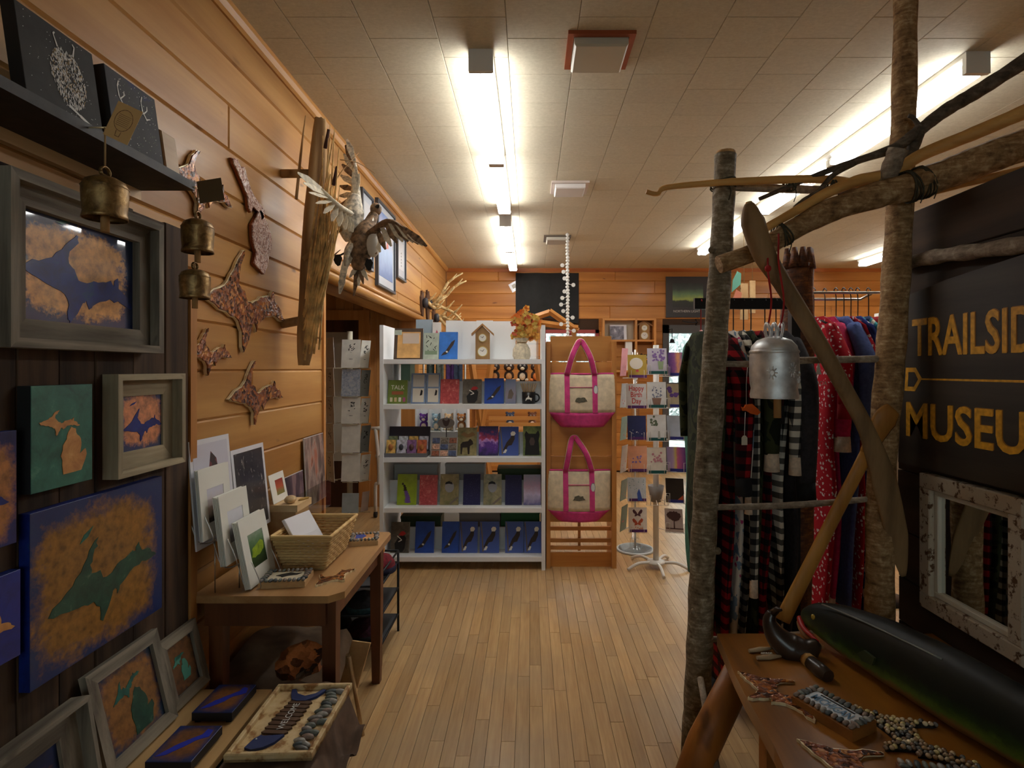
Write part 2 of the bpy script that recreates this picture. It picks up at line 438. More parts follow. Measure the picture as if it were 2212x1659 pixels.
for nm, (a0, a1, c0, c1), fm in (('window_1', (W0, W1, WZ0, WZ1), REDF), ('window_2', (V0, V1, VZ0, VZ1), GREY)):
    t = thing(nm, None, None, ((a0 + a1) / 2, YB, c0), kind='structure')
    mb = MB(); k = .05
    mb.fbox(fy, a0, a0 + k, c0, c1, -.05, .07); mb.fbox(fy, a1 - k, a1, c0, c1, -.05, .07); mb.fbox(fy, a0, a1, c1 - k, c1, -.05, .07); mb.fbox(fy, a0, a1, c0, c0 + k, -.05, .07)
    mb.fbox(fy, (a0 + a1) / 2 - .02, (a0 + a1) / 2 + .02, c0, c1, -.02, .03); mb.build('window_frame', fm, t)
    MB().fbox(fy, a0 + k, a1 - k, c0 + k, c1 - k, 0, .005).build('pane', GLASS, t)
t = thing('window_3', None, None, (.1, YF, FZ0), kind='structure'); fy3 = Fr((0, YF - .05, 0), (-1, 0, 0), (0, 0, 1))
mb = MB(); k = .05
for (a0, a1, c0, c1) in ((-FW1, -FW1 + k, FZ0, FZ1), (-FW0 - k, -FW0, FZ0, FZ1), (-FW1, -FW0, FZ0, FZ0 + k), (-FW1, -FW0, FZ1 - k, FZ1), (-.17, -.13, FZ0, FZ1)): mb.fbox(fy3, a0, a1, c0, c1, -.05, .06)
mb.build('window_frame', GREY, t); MB().fbox(fy3, -FW1 + k, -FW0 - k, FZ0 + k, FZ1 - k, 0, .005).build('pane', GLASS, t)
# outside: a lawn and a leafy hedge beyond the glass, outdoor glare painted into their pale colours
MB().box(-2, 8, YB + .3, 22, -.1, -.02).build('ground_outside', plain('glare_paled_lawn', (206, 208, 196), .9, var=.3, scale=6), kind='structure')  # lawn colour whitened to imitate the overexposed outdoors
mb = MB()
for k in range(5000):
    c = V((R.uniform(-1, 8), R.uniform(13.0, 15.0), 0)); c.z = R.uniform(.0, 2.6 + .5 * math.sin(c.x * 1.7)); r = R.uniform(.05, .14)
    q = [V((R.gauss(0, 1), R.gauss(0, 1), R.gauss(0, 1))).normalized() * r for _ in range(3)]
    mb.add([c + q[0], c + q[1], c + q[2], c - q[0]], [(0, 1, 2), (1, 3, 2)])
mb.build('hedge', plain('glare_paled_leaves', (186, 212, 200), .8, var=.4, scale=3), label='green leafy hedge outside beyond the glazed door', cat='hedge', kind='stuff')  # leaf green lightened towards white to imitate overexposure

# fluorescent strips
WHITE_EN = plain('white_enamel', (214, 212, 206), .4)
tb = NB('lit_tube', .4); tb.set('Base Color', (1, 1, 1, 1)); tb.set('Emission Color', (.98, .99, .98, 1)); tb.set('Emission Strength', TUBE); LIT = tb.m
METAL = plain('bright_steel', (180, 178, 172), .3, 1)
def strip_light(x, y0, y1, label):
    t = thing('fluorescent_light', label, 'light', (x, (y0 + y1) / 2, ZC - .1), 'fluorescent strip lights on the ceiling')
    mb = MB(); mb.prism(Fr((x, y1, ZC), (1, 0, 0), (0, 0, 1)), [(-.055, 0), (-.055, -.02), (-.035, -.055), (.035, -.055), (.055, -.02), (.055, 0)], 0, y1 - y0); mb.build('channel', WHITE_EN, t)
    nseg = 2 if y1 - y0 > 2 else 1; L = (y1 - y0) / nseg
    for k in range(nseg):
        for s in (-.035, .035):
            m2 = MB(); m2.tube([(x + s, y0 + k * L + .05, ZC - .078), (x + s, y0 + (k + 1) * L - .03, ZC - .078)], .0185, 10); tu = m2.build('tube', LIT, t)
        for yy in (y0 + k * L, y0 + (k + 1) * L - .035):
            MB().box(x - .05, x + .05, yy, yy + .03, ZC - .096, ZC - .05).build('lamp_holder', WHITE_EN, t)
    MB().box(x - .056, x + .056, y0 - .004, y0 + .018, ZC - .10, ZC).build('end_cap', WHITE_EN, t)
    return t
strip_light(-.225, 2.60, 5.05, 'long lit fluorescent strip nearest the pine wall, second vent beside it')
strip_light(-.235, 5.42, 7.95, 'shorter-looking lit fluorescent strip just before the black banner')
strip_light(2.06, 2.62, 5.06, 'lit fluorescent strip partly hidden behind the forked dark branch')
strip_light(2.06, 5.40, 6.85, 'far lit fluorescent strip seen behind the upright birch post')
strip_light(4.42, 5.15, 7.6, 'small-looking lit strip light beyond the birch post reaching the ceiling')
# square ceiling diffusers in copper-coloured frames
def diffuser(y, x, fm, pm, label):
    t = thing('ceiling_diffuser', label, 'vent', (x, y, ZC - .05), 'square ceiling diffusers')
    h = .147; k = .026
    for (a0, a1, b0, b1) in ((-h, h, -h, -h + k), (-h, h, h - k, h), (-h, -h + k, -h + k, h - k), (h - k, h, -h + k, h - k)): MB().box(x + a0, x + a1, y + b0, y + b1, ZC - .016, ZC).build('rim', fm, t)
    fr = Fr((x, y, ZC), (0, 1, 0), (1, 0, 0)); q = .118
    MB().fbox(fr, -q, q, -q, q, .0, .05, .008).build('cover', pm, t)
COPR = plain('copper_rim', (160, 84, 52), .4, .3)
diffuser(2.60, .312, COPR, plain('milky_cover', (196, 190, 172), .4), 'square milky diffuser with copper rim, nearest of three on the ceiling')
diffuser(4.56, .315, plain('pale_rim', (206, 190, 180), .4), plain('milky_cover_pale', (226, 220, 216), .4), 'square white diffuser with pale rim beside the long strip light')
diffuser(6.35, .30, plain('grey_rim', (96, 84, 72), .5), plain('milky_cover_dull', (186, 178, 164), .4), 'small grey-rimmed diffuser behind the white shell garland')
# ================================================================ SHAPES USED AS MOTIFS
# outline of the peninsula motif that recurs on the paintings and plaques (0..1 wide, y scaled by the caller)
PEN = [(0, .45), (.1, .55), (.2, .62), (.27, .72), (.33, .86), (.40, .97), (.435, 1.0), (.425, .93), (.385, .84), (.36, .73), (.37, .66), (.43, .61), (.46, .52), (.53, .50), (.60, .56), (.68, .60),
       (.75, .63), (.78, .59), (.82, .70), (.845, .57), (.92, .53), (.95, .46), (1.0, .39), (.93, .38), (.85, .41), (.76, .40), (.67, .36), (.61, .28), (.58, .22), (.555, .31), (.525, .27),
       (.48, .14), (.43, 0), (.405, .05), (.405, .2), (.36, .3), (.28, .34), (.15, .38), (.05, .42)]
MIT = [(.12, 0), (.82, .02), (.88, .18), (1.0, .36), (.92, .50), (.78, .44), (.70, .38), (.76, .55), (.74, .72), (.60, .84), (.52, .95), (.36, 1.0), (.24, .9), (.2, .75), (.08, .6), (.03, .4), (.1, .2)]
def place(poly, x, y, w, h, rot=0.0):
    c, s_ = math.cos(rot), math.sin(rot); out = []
    for a, b_ in poly:
        p, q = (a - .5) * w, (b_ - .5) * h; out.append((x + p * c - q * s_, y + p * s_ + q * c))
    return out
def rough_edge(poly, amt, n=2, rr=R):
    out = []
    for i in range(len(poly)):
        a, b_ = V(poly[i]), V(poly[(i + 1) % len(poly)])
        for k in range(n):
            q = a.lerp(b_, k / n); L = (b_ - a).length
            out.append((q.x + rr.uniform(-1, 1) * min(amt, L * .35), q.y + rr.uniform(-1, 1) * min(amt, L * .35)))
    return out

# ================================================================ MATERIALS, LEFT SIDE
GREYWOOD = [wood('weathered_grey_wood', (146, 136, 120), (82, 74, 64), 1, .8, 2.6, .6, bump=.4, dark=(60, 54, 46)), wood('weathered_grey_wood_up', (146, 136, 120), (82, 74, 64), 2, .8, 2.6, .6, bump=.4, dark=(60, 54, 46))]
TANWOOD = [wood('pale_barn_wood', (178, 164, 136), (122, 108, 84), 1, .75, 2.4, .4, bump=.3), wood('pale_barn_wood_up', (178, 164, 136), (122, 108, 84), 2, .75, 2.4, .4, bump=.3)]
BARN = wood('dark_barn_board', (84, 62, 44), (30, 22, 16), 2, .8, 1.8, .8, bri=.3, bump=.4, dark=(20, 14, 10))
BLACKW = plain('black_stained_wood', (44, 38, 34), .6, var=.25, scale=25)
PINEB = wood('raw_pine', (206, 172, 124), (176, 136, 88), 1, .5, 1, .5)
PLY = wood('plywood_top', (196, 160, 108), (170, 132, 82), 1, .6, .7, 0)
EDGE_W = plain('white_paint_edge', (214, 210, 204), .5)
TABLEW = wood('worn_oak_top', (184, 142, 94), (146, 104, 62), 1, .38, 1.0, .4, coat=.2)
TABLEL = wood('dark_oak_leg', (112, 66, 38), (82, 46, 26), 2, .45, 1.2)

def blotch(name, edge, mid, centre=(.5, .5), rad=.42, soft=.10, axes='yz', coat=.12, edge2=None):
    """canvas paint: a ragged patch of one colour on another"""
    if name in MATS: return MATS[name]
    b = NB(name, .42, 0, .5, coat, .04); MATS[name] = b.m
    g = b.n('SeparateXYZ', {0: b.vec('gen')}); u, v = g.outputs['xyz'.index(axes[0])], g.outputs['xyz'.index(axes[1])]
    dx = b.math('SUBTRACT', u, centre[0]); dy = b.math('SUBTRACT', v, centre[1])
    pw = lambda q: b.math('POWER', b.math('ABSOLUTE', q), 3.5)
    d = b.math('POWER', b.math('ADD', pw(dx), pw(dy)), 1 / 3.5)
    nz = b.noise(b.vec('gen'), 6.5, 7, .72); n2 = b.noise(b.vec('pos'), 45, 4, .6); n3 = b.noise(b.vec('gen'), 3, 3)
    d = b.math('ADD', d, b.math('MULTIPLY', b.math('SUBTRACT', nz, .5), .36))
    d = b.math('ADD', d, b.math('MULTIPLY', b.math('SUBTRACT', b.noise(b.vec('pos'), 70, 4, .7), .5), .14))
    f = b.step(d, rad, rad + soft)
    cm = b.ramp(n2, [(.25, tuple(x * .68 for x in mid)), (.5, mid), (.75, tuple(min(255, x * 1.2) for x in mid))])
    ce = b.ramp(n3, [(.35, edge), (.65, edge2 or tuple(x * .6 for x in edge))])
    b.set('Base Color', b.mix(f, cm, ce)); b.bump(n2, .12, .002)
    return b.m
def mottled(name, c1, c2, c3=None, scale=30, rough=.45, metal=0, coat=.12, bump=.15):
    if name in MATS: return MATS[name]
    b = NB(name, rough, metal, .5, coat, .08); MATS[name] = b.m
    nz = b.noise(b.vec('pos'), scale, 5, .65, .5)
    st = [(.3, c1), (.6, c2)] + ([(.75, c3)] if c3 else [])
    b.set('Base Color', b.ramp(nz, st)); b.bump(nz, bump, .004); return b.m
COPPER = (186, 112, 52)
NAVY = mottled('navy_paint', (8, 24, 88), (12, 42, 128), (14, 76, 112), 18)
TEAL = mottled('teal_paint', (22, 74, 70), (36, 110, 98), (90, 160, 144), 22)
CORAL = mottled('copper_paint', (172, 112, 60), (204, 146, 86), (216, 166, 108), 26)
def glaze(name, cols, scale, rough, metal, bump):
    b = NB(name, rough, metal, .5, .15, .1); MATS[name] = b.m
    v = b.vec('pos', (1, 1, 1)); w2 = b.n('VectorMath', {0: v, 1: b.n('VectorMath', {0: b.n('TexNoise', {'Vector': v, 'Scale': 40.0}).outputs['Color'], 1: (.03, .03, .03)}, operation='MULTIPLY').outputs[0]}, operation='ADD').outputs[0]
    vo = b.n('TexVoronoi', {'Vector': w2, 'Scale': scale}); f = b.math('ADD', b.math('MULTIPLY', b.n('SeparateXYZ', {0: vo.outputs['Color']}).outputs[0], .7), b.math('MULTIPLY', b.noise(v, scale * .6, 4), .3))
    b.set('Base Color', b.ramp(f, cols)); b.bump(b.math('ADD', vo.outputs['Distance'], b.noise(v, scale * 1.5, 3)), bump, .006); return b.m
GLAZE = glaze('glazed_copper_resin', [(.2, (62, 34, 22)), (.4, (120, 62, 30)), (.55, (168, 96, 44)), (.7, (112, 74, 66)), (.85, (206, 140, 70))], 70, .2, .2, .5)
GLAZE_L = glaze('hammered_copper', [(.2, (160, 110, 92)), (.5, (222, 184, 166)), (.8, (240, 224, 218))], 120, .35, .35, .9)
EDGEG = plain('gilded_edge', (232, 216, 176), .3, .4)

# ---------------------------------------------------------------- barn-wood panel on the wall
XP = XL + .024
pan = thing('barn_wood_panel', 'dark barn wood panel of upright boards behind the copper paintings', 'panel', (XL, 1.2, 0))
y = .55
while y < 1.995:
    wv = R.choice([.09, .12, .15, .18]); e = min(y + wv, 1.995)
    if 1.995 - e < .05: e = 1.995
    MB().fbox(face_x(0, 0), y, e, 0, 1.98 + R.uniform(-.012, .012), .001, .024 + R.uniform(-.004, 0), .003).build('board', BARN, pan); y = e
MB().box(XL + .001, XL + .03, 1.997, 2.035, 0, 1.83).build('trim_6', TRIM_Z, kind='structure')

# ---------------------------------------------------------------- wall shelf and what stands on it
t = thing('wall_shelf', 'long black shelf above the large framed painting', 'shelf', (XL, 1.2, 2.05))
MB().box(XL, -1.034, .5, 1.757, 2.05, 2.075).build('shelf_board', BLACKW, t)
MB().box(XL, XL + .02, .5, 1.757, 2.02, 2.05).build('cleat', PINEB, t)

def strokes(mb, fr, pts, r, c=.0006):
    """thin painted line"""
    for p, q in zip(pts[:-1], pts[1:]):
        p, q = V((*p, 0)), V((*q, 0)); d = q - p
        if d.length < 1e-6: continue
        n = V((-d.y, d.x, 0)).normalized() * r
        a = [p + n, p - n, q - n * .6, q + n * .6]; mb.add([fr.p(k.x, k.y, c) for k in a], [(0, 1, 2, 3)])
def canvas(name, label, fr, w, h, thick, front, side, motifs=(), cat='painting', group=None):
    """stretched canvas: deep sides, painted face, motif pieces on the face"""
    t = thing(name, label, cat, fr.o, group)
    MB().fbox(fr, 0, w, 0, h, 0, thick - .001).build('stretcher', side, t)
    face = MB().fbox(fr, 0, w, 0, h, thick - .001, thick, .0008).build('painted_face', front, t)
    for mn, poly, m in motifs: MB().prism(fr, poly, thick, thick + .0012).build(mn, m, face)
    return t, face
tilt = V((-.14, 0, 1)).normalized()
NIGHT = mottled('dark_night_canvas', (30, 28, 26), (44, 42, 40), (62, 54, 46), 12, .75, 0, 0)
BSIDE = plain('black_canvas_side', (24, 24, 26), .6)
WHITEP = plain('white_paint', (214, 212, 206), .5); OCHP = plain('ochre_paint', (168, 138, 84), .5)
fr = Fr((-1.09, 1.20, 2.075), (0, 1, 0), tilt)
t, face = canvas('owl_canvas', 'dark canvas painted with a standing owl, leaning on the black shelf', fr, .215, .205, .03, NIGHT, BSIDE)
rr = random.Random(3); mb = MB(); mo = MB(); cx, cy = .125, .112
f2 = fr.sub(0, 0, .0304)
for k in range(900):
    a, q = rr.uniform(-1, 1), rr.uniform(-1, 1)
    if a * a + q * q > 1: continue
    x0, y0 = cx + a * .050, cy - .014 + q * .07; L = rr.uniform(.003, .008)
    strokes(mb if rr.random() < .75 else mo, f2, [(x0, y0), (x0 + rr.uniform(-.002, .002), y0 - L)], .0010)
for sx in (-1, 1):
    strokes(mb, f2, [(cx + sx * .022, cy + .048), (cx + sx * .03, cy + .074), (cx + sx * .025, cy + .08)], .0022)
    strokes(mb, f2, [(cx + sx * .006, cy + .033), (cx + sx * .02, cy + .043), (cx + sx * .03, cy + .028)], .0016)
    strokes(mo, f2, [(cx + sx * .012, cy + .038), (cx + sx * .016, cy + .034)], .003)
strokes(mb, f2, [(cx, cy + .045), (cx - .001, cy + .03)], .002)
strokes(mb, f2, [(cx - .01, .03), (cx + .02, .018), (cx + .05, .008), (cx + .06, .004)], .004)
for k in range(60): x0, y0 = rr.uniform(.01, .20), rr.uniform(.01, .195); strokes(mb, f2, [(x0, y0), (x0 + .0015, y0 + .001)], .0008)
mb.build('owl_feathers', WHITEP, face, kind='stuff'); mo.build('owl_ochre_feathers', OCHP, face, kind='stuff')
fr = Fr((-1.085, 1.447, 2.075), (0, 1, 0), tilt)
NIGHT2 = mottled('blue_night_canvas', (52, 52, 56), (62, 62, 68), (40, 44, 110), 8, .75, 0, 0)
t, face = canvas('antler_canvas', 'dark blue canvas with white antler strokes beside the owl canvas', fr, .195, .2, .03, NIGHT2, BSIDE)
mb = MB(); mo = MB(); f2 = fr.sub(0, 0, .0304)
for dx in (0.01, .10):
    strokes(mb, f2, [(.045 + dx, .115), (.03 + dx, .135), (.028 + dx, .16), (.035 + dx, .178)], .0022)
    strokes(mb, f2, [(.036 + dx, .132), (.05 + dx, .145), (.052 + dx, .158)], .0018); strokes(mb, f2, [(.045 + dx, .118), (.06 + dx, .125)], .0016)
for k in range(120): x0, y0 = rr.uniform(.02, .185), rr.uniform(.01, .19); strokes(rr.choice([mb, mo]), f2, [(x0, y0), (x0 + .002, y0 + .0015)], .0011)
mb.build('antler_strokes', WHITEP, face, kind='stuff'); mo.build('leaf_strokes', plain('leaf_green_paint', (96, 120, 80), .5), face, kind='stuff')
MB().fbox(Fr((-1.10, 1.66, 2.0755), (0, 1, 0), tilt), 0, .07, 0, .12, 0, .04, .004).build('wood_block', PINEB, label='pale pine block leaning beside the antler canvas', cat='block')

# ---------------------------------------------------------------- brass bells hung from the shelf
BRASS = mottled('aged_brass', (84, 62, 36), (160, 128, 80), (206, 180, 128), 34, .42, .7, .0, .35)
TWINE = plain('jute_twine', (150, 122, 82), .9); KRAFT = plain('kraft_card', (206, 164, 108), .8); INK = plain('dark_print', (74, 44, 34), .8)
CLAP = wood('clapper_wood', (190, 148, 96), (160, 118, 70), 2, .6)
def bell(c, r, h, label, top, mat=BRASS, name='cow_bell', clap=.03, cordm=TWINE, cord2=None):
    """a sheet-metal bell: domed body with a seam, rolled lip, strap loop, wooden clapper, hanging cord"""
    t = thing(name, label, 'bell', c, 'bells')
    x, y, z = c
    prof = [(r * .92, 0), (r * .97, .0), (r * .94, h * .08), (r * .91, h * .14), (r * .95, h * .35), (r * .98, h * .6), (r * .97, h * .74), (r * .97, h * .745), (r * .84, h * .88), (r * .5, h * .97), (r * .12, h)]
    body = MB().lathe(prof, c, 24, cap=False).build('body', mat, t)
    MB().lathe([(r * .985, h * .725), (r * 1.0, h * .735), (r * .985, h * .75)], c, 24, cap=False).build('seam', mat, body)
    MB().tube([V(c) + V((0, math.cos(a) * r * .3, h + r * .22 + math.sin(a) * r * .26)) for a in [k * math.pi / 6 for k in range(-6, 7)]], r * .10, 8, flat=.45).build('loop', mat, t)
    MB().tube([(x, y, z + h * .5), (x, y, z - clap)], r * .19, 10).build('clapper', CLAP, t)
    MB().tube([(x, y, z + h + r * .4), V(top)], .0022, 6).build('cord', cordm, t)
    return t
c1 = P(227, 474, 1.335)
tp = (c1.x, c1.y, 2.075)
B1 = bell(c1, .048, .100, 'largest brass bell hanging from the shelf edge with tan tag', (c1.x, c1.y, 2.066))
tagc = P(265, 265, 1.62); up = V((.0, -.45, .9)).normalized()
def hang_tag(parent, fr, w, h, m=KRAFT, ink=True, name='tag'):
    tg = MB().fbox(fr, -w / 2, w / 2, -h / 2, h / 2, 0, .001).build(name, m, parent)
    if ink:
        mb = MB(); f2 = fr.sub(0, 0, .0012)
        oval = [(math.cos(a) * w * .34, h * .06 + math.sin(a) * h * .30) for a in [k * math.pi / 8 for k in range(17)]]
        strokes(mb, f2, oval, .0006)
        for k in range(7): strokes(mb, f2, [(-w * .24, h * (.2 - k * .05)), (w * .24, h * (.2 - k * .05))], .0004)
        strokes(mb, f2, [(-w * .1, -h * .25), (-w * .08, -h * .4), (w * .08, -h * .4), (w * .1, -h * .25)], .0006)
        mb.build('tag_print', INK, tg)
    return tg
hang_tag(B1, Fr(P(266, 266, 1.32), (.9, 0, -.42), (.42, 0, .9)), .062, .085)
c2 = P(427, 546, 1.768); B2 = bell((c2.x, c2.y, c2.z), .047, .105, 'brass bell in front of the upper glazed plaque, brown tag beside', (c2.x, c2.y, 2.072))
hang_tag(B2, Fr(P(455, 412, 1.735), (1, 0, .16), (-.16, 0, 1)), .075, .068, plain('brown_card', (92, 70, 42), .8), False)
c3 = P(421, 645, 1.752); B3 = bell((c3.x, c3.y, c3.z), .044, .09, 'smallest lowest brass bell beside the large glazed plaque', (c3.x, c3.y, 1.80))
for tt, yy in ((B2, c2), (B3, c3)): pass
MB().tube([(c2.x, 1.75, 2.06), (c2.x, c2.y, 2.06), (c2.x, c2.y, 2.072)], .002, 6).build('hook', EDGEG, B2)
MB().tube([(c3.x, c3.y, 1.75), (c3.x, c3.y, 2.05)], .001, 5).build('cord', TWINE, B3)
MB().tube([(-1.034, c1.y, 2.066), (c1.x + .004, c1.y, 2.066)], .002, 6).build('hook', EDGEG, B1)

# ---------------------------------------------------------------- framed paintings
def framed(name, label, fr, w, h, lip, lipd, rail, rdep, mats, front, motifs=(), group=None, cat='painting', glass=True, thick=.012):
    """shadow-box frame of mitred rails round a painted panel"""
    t = thing(name, label, cat, fr.o, group)
    def rails(i0, i1, c0, c1, nm):
        for k in range(4):
            if k % 2 == 0:
                yy = (0, h)[k // 2]; sg = 1 if k == 0 else -1
                poly = [(i0, yy + sg * i0), (w - i0, yy + sg * i0), (w - i1, yy + sg * i1), (i1, yy + sg * i1)]; m = mats[0]
            else:
                xx = (w, 0)[k // 2]; sg = -1 if k == 1 else 1
                poly = [(xx + sg * i0, i0), (xx + sg * i0, h - i0), (xx + sg * i1, h - i1), (xx + sg * i1, i1)]; m = mats[1]
            MB().prism(fr, poly, c0, c1).build(nm, m, t)
    rails(0, lip, 0, lipd, 'frame_rail')
    if rail: rails(lip, lip + rail, 0, rdep, 'inner_rail')
    q = lip + rail
    face = MB().fbox(fr, q, w - q, q, h - q, 0, thick).build('painted_panel', front, t)
    for mn, poly, m in motifs: MB().prism(fr, poly, thick, thick + .0012).build(mn, m, face)
    return t
# large painting: copper cloud, blue peninsula
fr = face_x(1.244, 1.548, XP)
framed('framed_painting', 'large grey-framed painting of a blue peninsula on a copper cloud', fr, .52, .397, .022, .062, .046, .034, GREYWOOD, blotch('copper_on_navy', (16, 26, 92), (216, 160, 98), (.47, .50), .40, .06, edge2=(18, 56, 98), coat=.9),
       [('peninsula', rough_edge(place(PEN, .262, .180, .385, .235, -.12), .004), NAVY), ('island', place([(0, .2), (.3, .5), (.8, .8), (1, .9), (.7, .5), (.3, .1)], .205, .326, .06, .022), TEAL)], 'grey-framed paintings')
canvas('green_canvas', 'green canvas with both peninsulas in copper, beside the small pale frame', face_x(1.327, 1.207, XP), .186, .253, .033, mottled('patina_green', (24, 74, 62), (46, 112, 96), (88, 146, 122), 14), BSIDE,
       [('peninsula', rough_edge(place(PEN, .082, .160, .125, .062, -.10), .002), CORAL), ('mitten', rough_edge(place(MIT, .125, .088, .085, .115, -.05), .002), CORAL)])
framed('small_framed_painting', 'small pale-framed painting of a blue peninsula on coral', face_x(1.592, 1.19, XP), .311, .295, .018, .045, .048, .012, TANWOOD, blotch('coral_on_grey', (58, 70, 92), (206, 136, 96), (.5, .55), .42, .10, edge2=(40, 52, 110)),
       [('peninsula', rough_edge(place(PEN, .158, .140, .175, .105, .05), .002), NAVY), ('island', place([(0, .1), (.3, .6), (1, 1), (.6, .4)], .115, .205, .03, .014), NAVY)], 'grey-framed paintings', thick=.006)
canvas('large_canvas', 'largest unframed canvas, dark green peninsula on an orange-brown ground', face_x(1.332, .742, XP), .478, .418, .026, blotch('bronze_on_blue', (14, 40, 96), (142, 98, 40), (.47, .48), .385, .10, edge2=(30, 52, 96)), NAVY,
       [('peninsula', rough_edge(place(PEN, .245, .185, .40, .235, .10), .004), mottled('dark_teal_paint', (24, 56, 48), (36, 80, 64), (110, 128, 116), 22)), ('island', place([(0, .1), (.3, .6), (1, 1), (.6, .4)], .17, .318, .045, .04), TEAL)])
canvas('blue_copper_canvas', 'blue and copper canvas cut by the picture edge below the large frame', face_x(1.04, 1.104, XP), .26, .256, .024, blotch('copper_on_blue', (14, 34, 110), (172, 112, 64), (.55, .5), .36, .12), NAVY,
       [('peninsula', place(PEN, .13, .10, .22, .13, .1), NAVY)])
canvas('deep_blue_canvas', 'deep blue canvas with orange peninsula cut by the picture edge', face_x(1.06, .843, XP), .25, .197, .024, mottled('deep_blue_paint', (24, 30, 96), (34, 50, 140), (40, 34, 90), 10), NAVY,
       [('peninsula', rough_edge(place(PEN, .13, .085, .21, .12, 0), .002), CORAL)])
# frames leaning on the low board
ZB = .40
def leaning(y, x0, z0, lean): return Fr((x0, y, z0), (0, 1, 0), (-lean, 0, 1))
MB().box(XL + .026, -.885, .6, 1.955, ZB - .022, ZB).build('plywood_board', PLY, label='plywood board on the low bench under the leaning frames', cat='board')
framed('leaning_framed_painting', 'tall grey frame leaning on plywood, green peninsulas on copper', leaning(1.50, -1.125, ZB + .005, .24), .29, .285, .034, .02, 0, 0, GREYWOOD, blotch('copper_on_teal', (24, 60, 84), (136, 92, 48), (.5, .5), .42, .12, edge2=(24, 40, 90)),
       [('peninsula', rough_edge(place(PEN, .135, .185, .125, .06, .35), .002), TEAL), ('mitten', rough_edge(place(MIT, .175, .105, .095, .125, -.05), .002), mottled('dark_teal_paint', (24, 56, 48), (36, 80, 64)))], 'grey-framed paintings', thick=.008)
framed('slim_framed_painting', 'slim grey frame with a teal motif, leaning beside the tall frame', leaning(1.80, -1.14, ZB + .004, .24), .2, .225, .032, .018, 0, 0, GREYWOOD, blotch('dark_copper_on_teal', (24, 46, 70), (112, 74, 40), (.5, .5), .45, .12),
       [('peninsula', rough_edge(place(PEN, .085, .135, .07, .035, .4), .002), plain('bright_teal', (84, 164, 148), .5)), ('mitten', rough_edge(place(MIT, .112, .095, .05, .07, -.05), .002), plain('bright_teal', (84, 164, 148), .5))], 'grey-framed paintings', thick=.006)
framed('corner_framed_painting', 'deep grey shadow-box frame in the bottom corner of the picture', leaning(1.06, -1.12, ZB + .012, .16), .38, .26, .012, .05, .055, .016, GREYWOOD, blotch('blue_teal_paint', (20, 48, 104), (130, 84, 40), (.5, .2), .34, .2),
       (), 'grey-framed paintings', thick=.006)
# small block canvases lying on the board
def block_canvas(x, y, label):
    t = thing('block_canvas', label, 'painting', (x, y, ZB), 'small block canvases on plywood')
    fr = Fr((x, y, ZB), (1, 0, 0), (0, 1, 0)); wq, hq = .125, .157
    MB().fbox(fr, 0, wq, 0, hq, .008, .032).build('block', plain('black_block_side', (18, 20, 26), .5), t)
    mb = None
    for a in (.006, wq - .022):
        for q in (.006, hq - .022): MB().fbox(fr, a, a + .016, q, q + .016, 0, .008).build('foot', plain('black_block_side', (18, 20, 26), .5), t)
    f = MB().fbox(fr, 0, wq, 0, hq, .032, .034, .001).build('painted_face', blotch('block_face', (12, 40, 100), (116, 74, 38), (.5, .5), .30, .2, axes='xy'), t)
    MB().prism(fr, rough_edge(place([(0, 0), (.25, .35), (.4, .5), (.75, .8), (.8, 1), (.95, .95), (1, .7), (.7, .55), (.55, .35), (.25, .05)], .064, .080, .10, .12), .002), .034, .0352).build('motif', plain('bright_blue_paint', (36, 52, 170), .4), f)
block_canvas(-1.05, 1.767, 'block canvas lying on plywood next to the slim frame')
block_canvas(-1.045, 1.545, 'block canvas lying on plywood nearest the bottom of the picture')

# ---------------------------------------------------------------- glazed plaques on the pine wall
def plaque(name, label, fr, poly, m, edge=EDGEG, th=.016, lift=.004, group='glazed peninsula plaques on the pine wall'):
    t = thing(name, label, 'plaque', fr.o, group)
    rr2 = random.Random(len(label)); wd = max(p[0] for p in poly) - min(p[0] for p in poly); poly = rough_edge(poly, .009 * wd, 2, rr2)
    c = V((sum(p[0] for p in poly) / len(poly), sum(p[1] for p in poly) / len(poly)))
    MB().prism(fr, poly, lift, lift + th * .7).build('rim', edge, t)
    n = len(poly); vs = []; mid = []
    ins = []
    for i in range(n):
        a, b_, d = V(poly[i - 1]), V(poly[i]), V(poly[(i + 1) % n]); tn = (d - a); nn = V((-tn.y, tn.x)).normalized() if tn.length > 1e-6 else V((0, 0)); ins.append(nn)
    area = sum(poly[i][0] * poly[(i + 1) % n][1] - poly[(i + 1) % n][0] * poly[i][1] for i in range(n)); sg = 1 if area > 0 else -1
    inner = [(poly[i][0] + ins[i].x * .006 * wd * sg, poly[i][1] + ins[i].y * .006 * wd * sg) for i in range(n)]
    MB().prism(fr, inner, lift + th * .5, lift + th).build('glazed_face', m, t)
    MB().box(fr.o.x, fr.o.x + lift + .002, fr.p(*c).y - .004, fr.p(*c).y + .004, fr.p(*c).z - .004, fr.p(*c).z + .004).build('hanger', EDGEG, t)
    return t
def wall_plaque(name, label, px0, py0, px1, py1, m, rot=0.0, squeeze=1.0, poly=PEN, **kw):
    a = PX(px0, (py0 + py1) / 2, XL + .02); b_ = PX(px1, (py0 + py1) / 2, XL + .02); ym = (a.y + b_.y) / 2
    z1 = H - (py0 - VY) * ym / F; z0 = H - (py1 - VY) * ym / F
    return plaque(name, label, face_x(0, 0), place(poly, ym, (z0 + z1) / 2, b_.y - a.y, (z1 - z0) * squeeze, rot), m, **kw)
wall_plaque('glazed_plaque', 'amber glazed peninsula plaque half hidden by the shelf end', 366, 330, 504, 475, GLAZE, .0)
wall_plaque('glazed_plaque', 'largest brown glazed peninsula plaque at the middle of the pine wall', 443, 545, 616, 764, GLAZE)
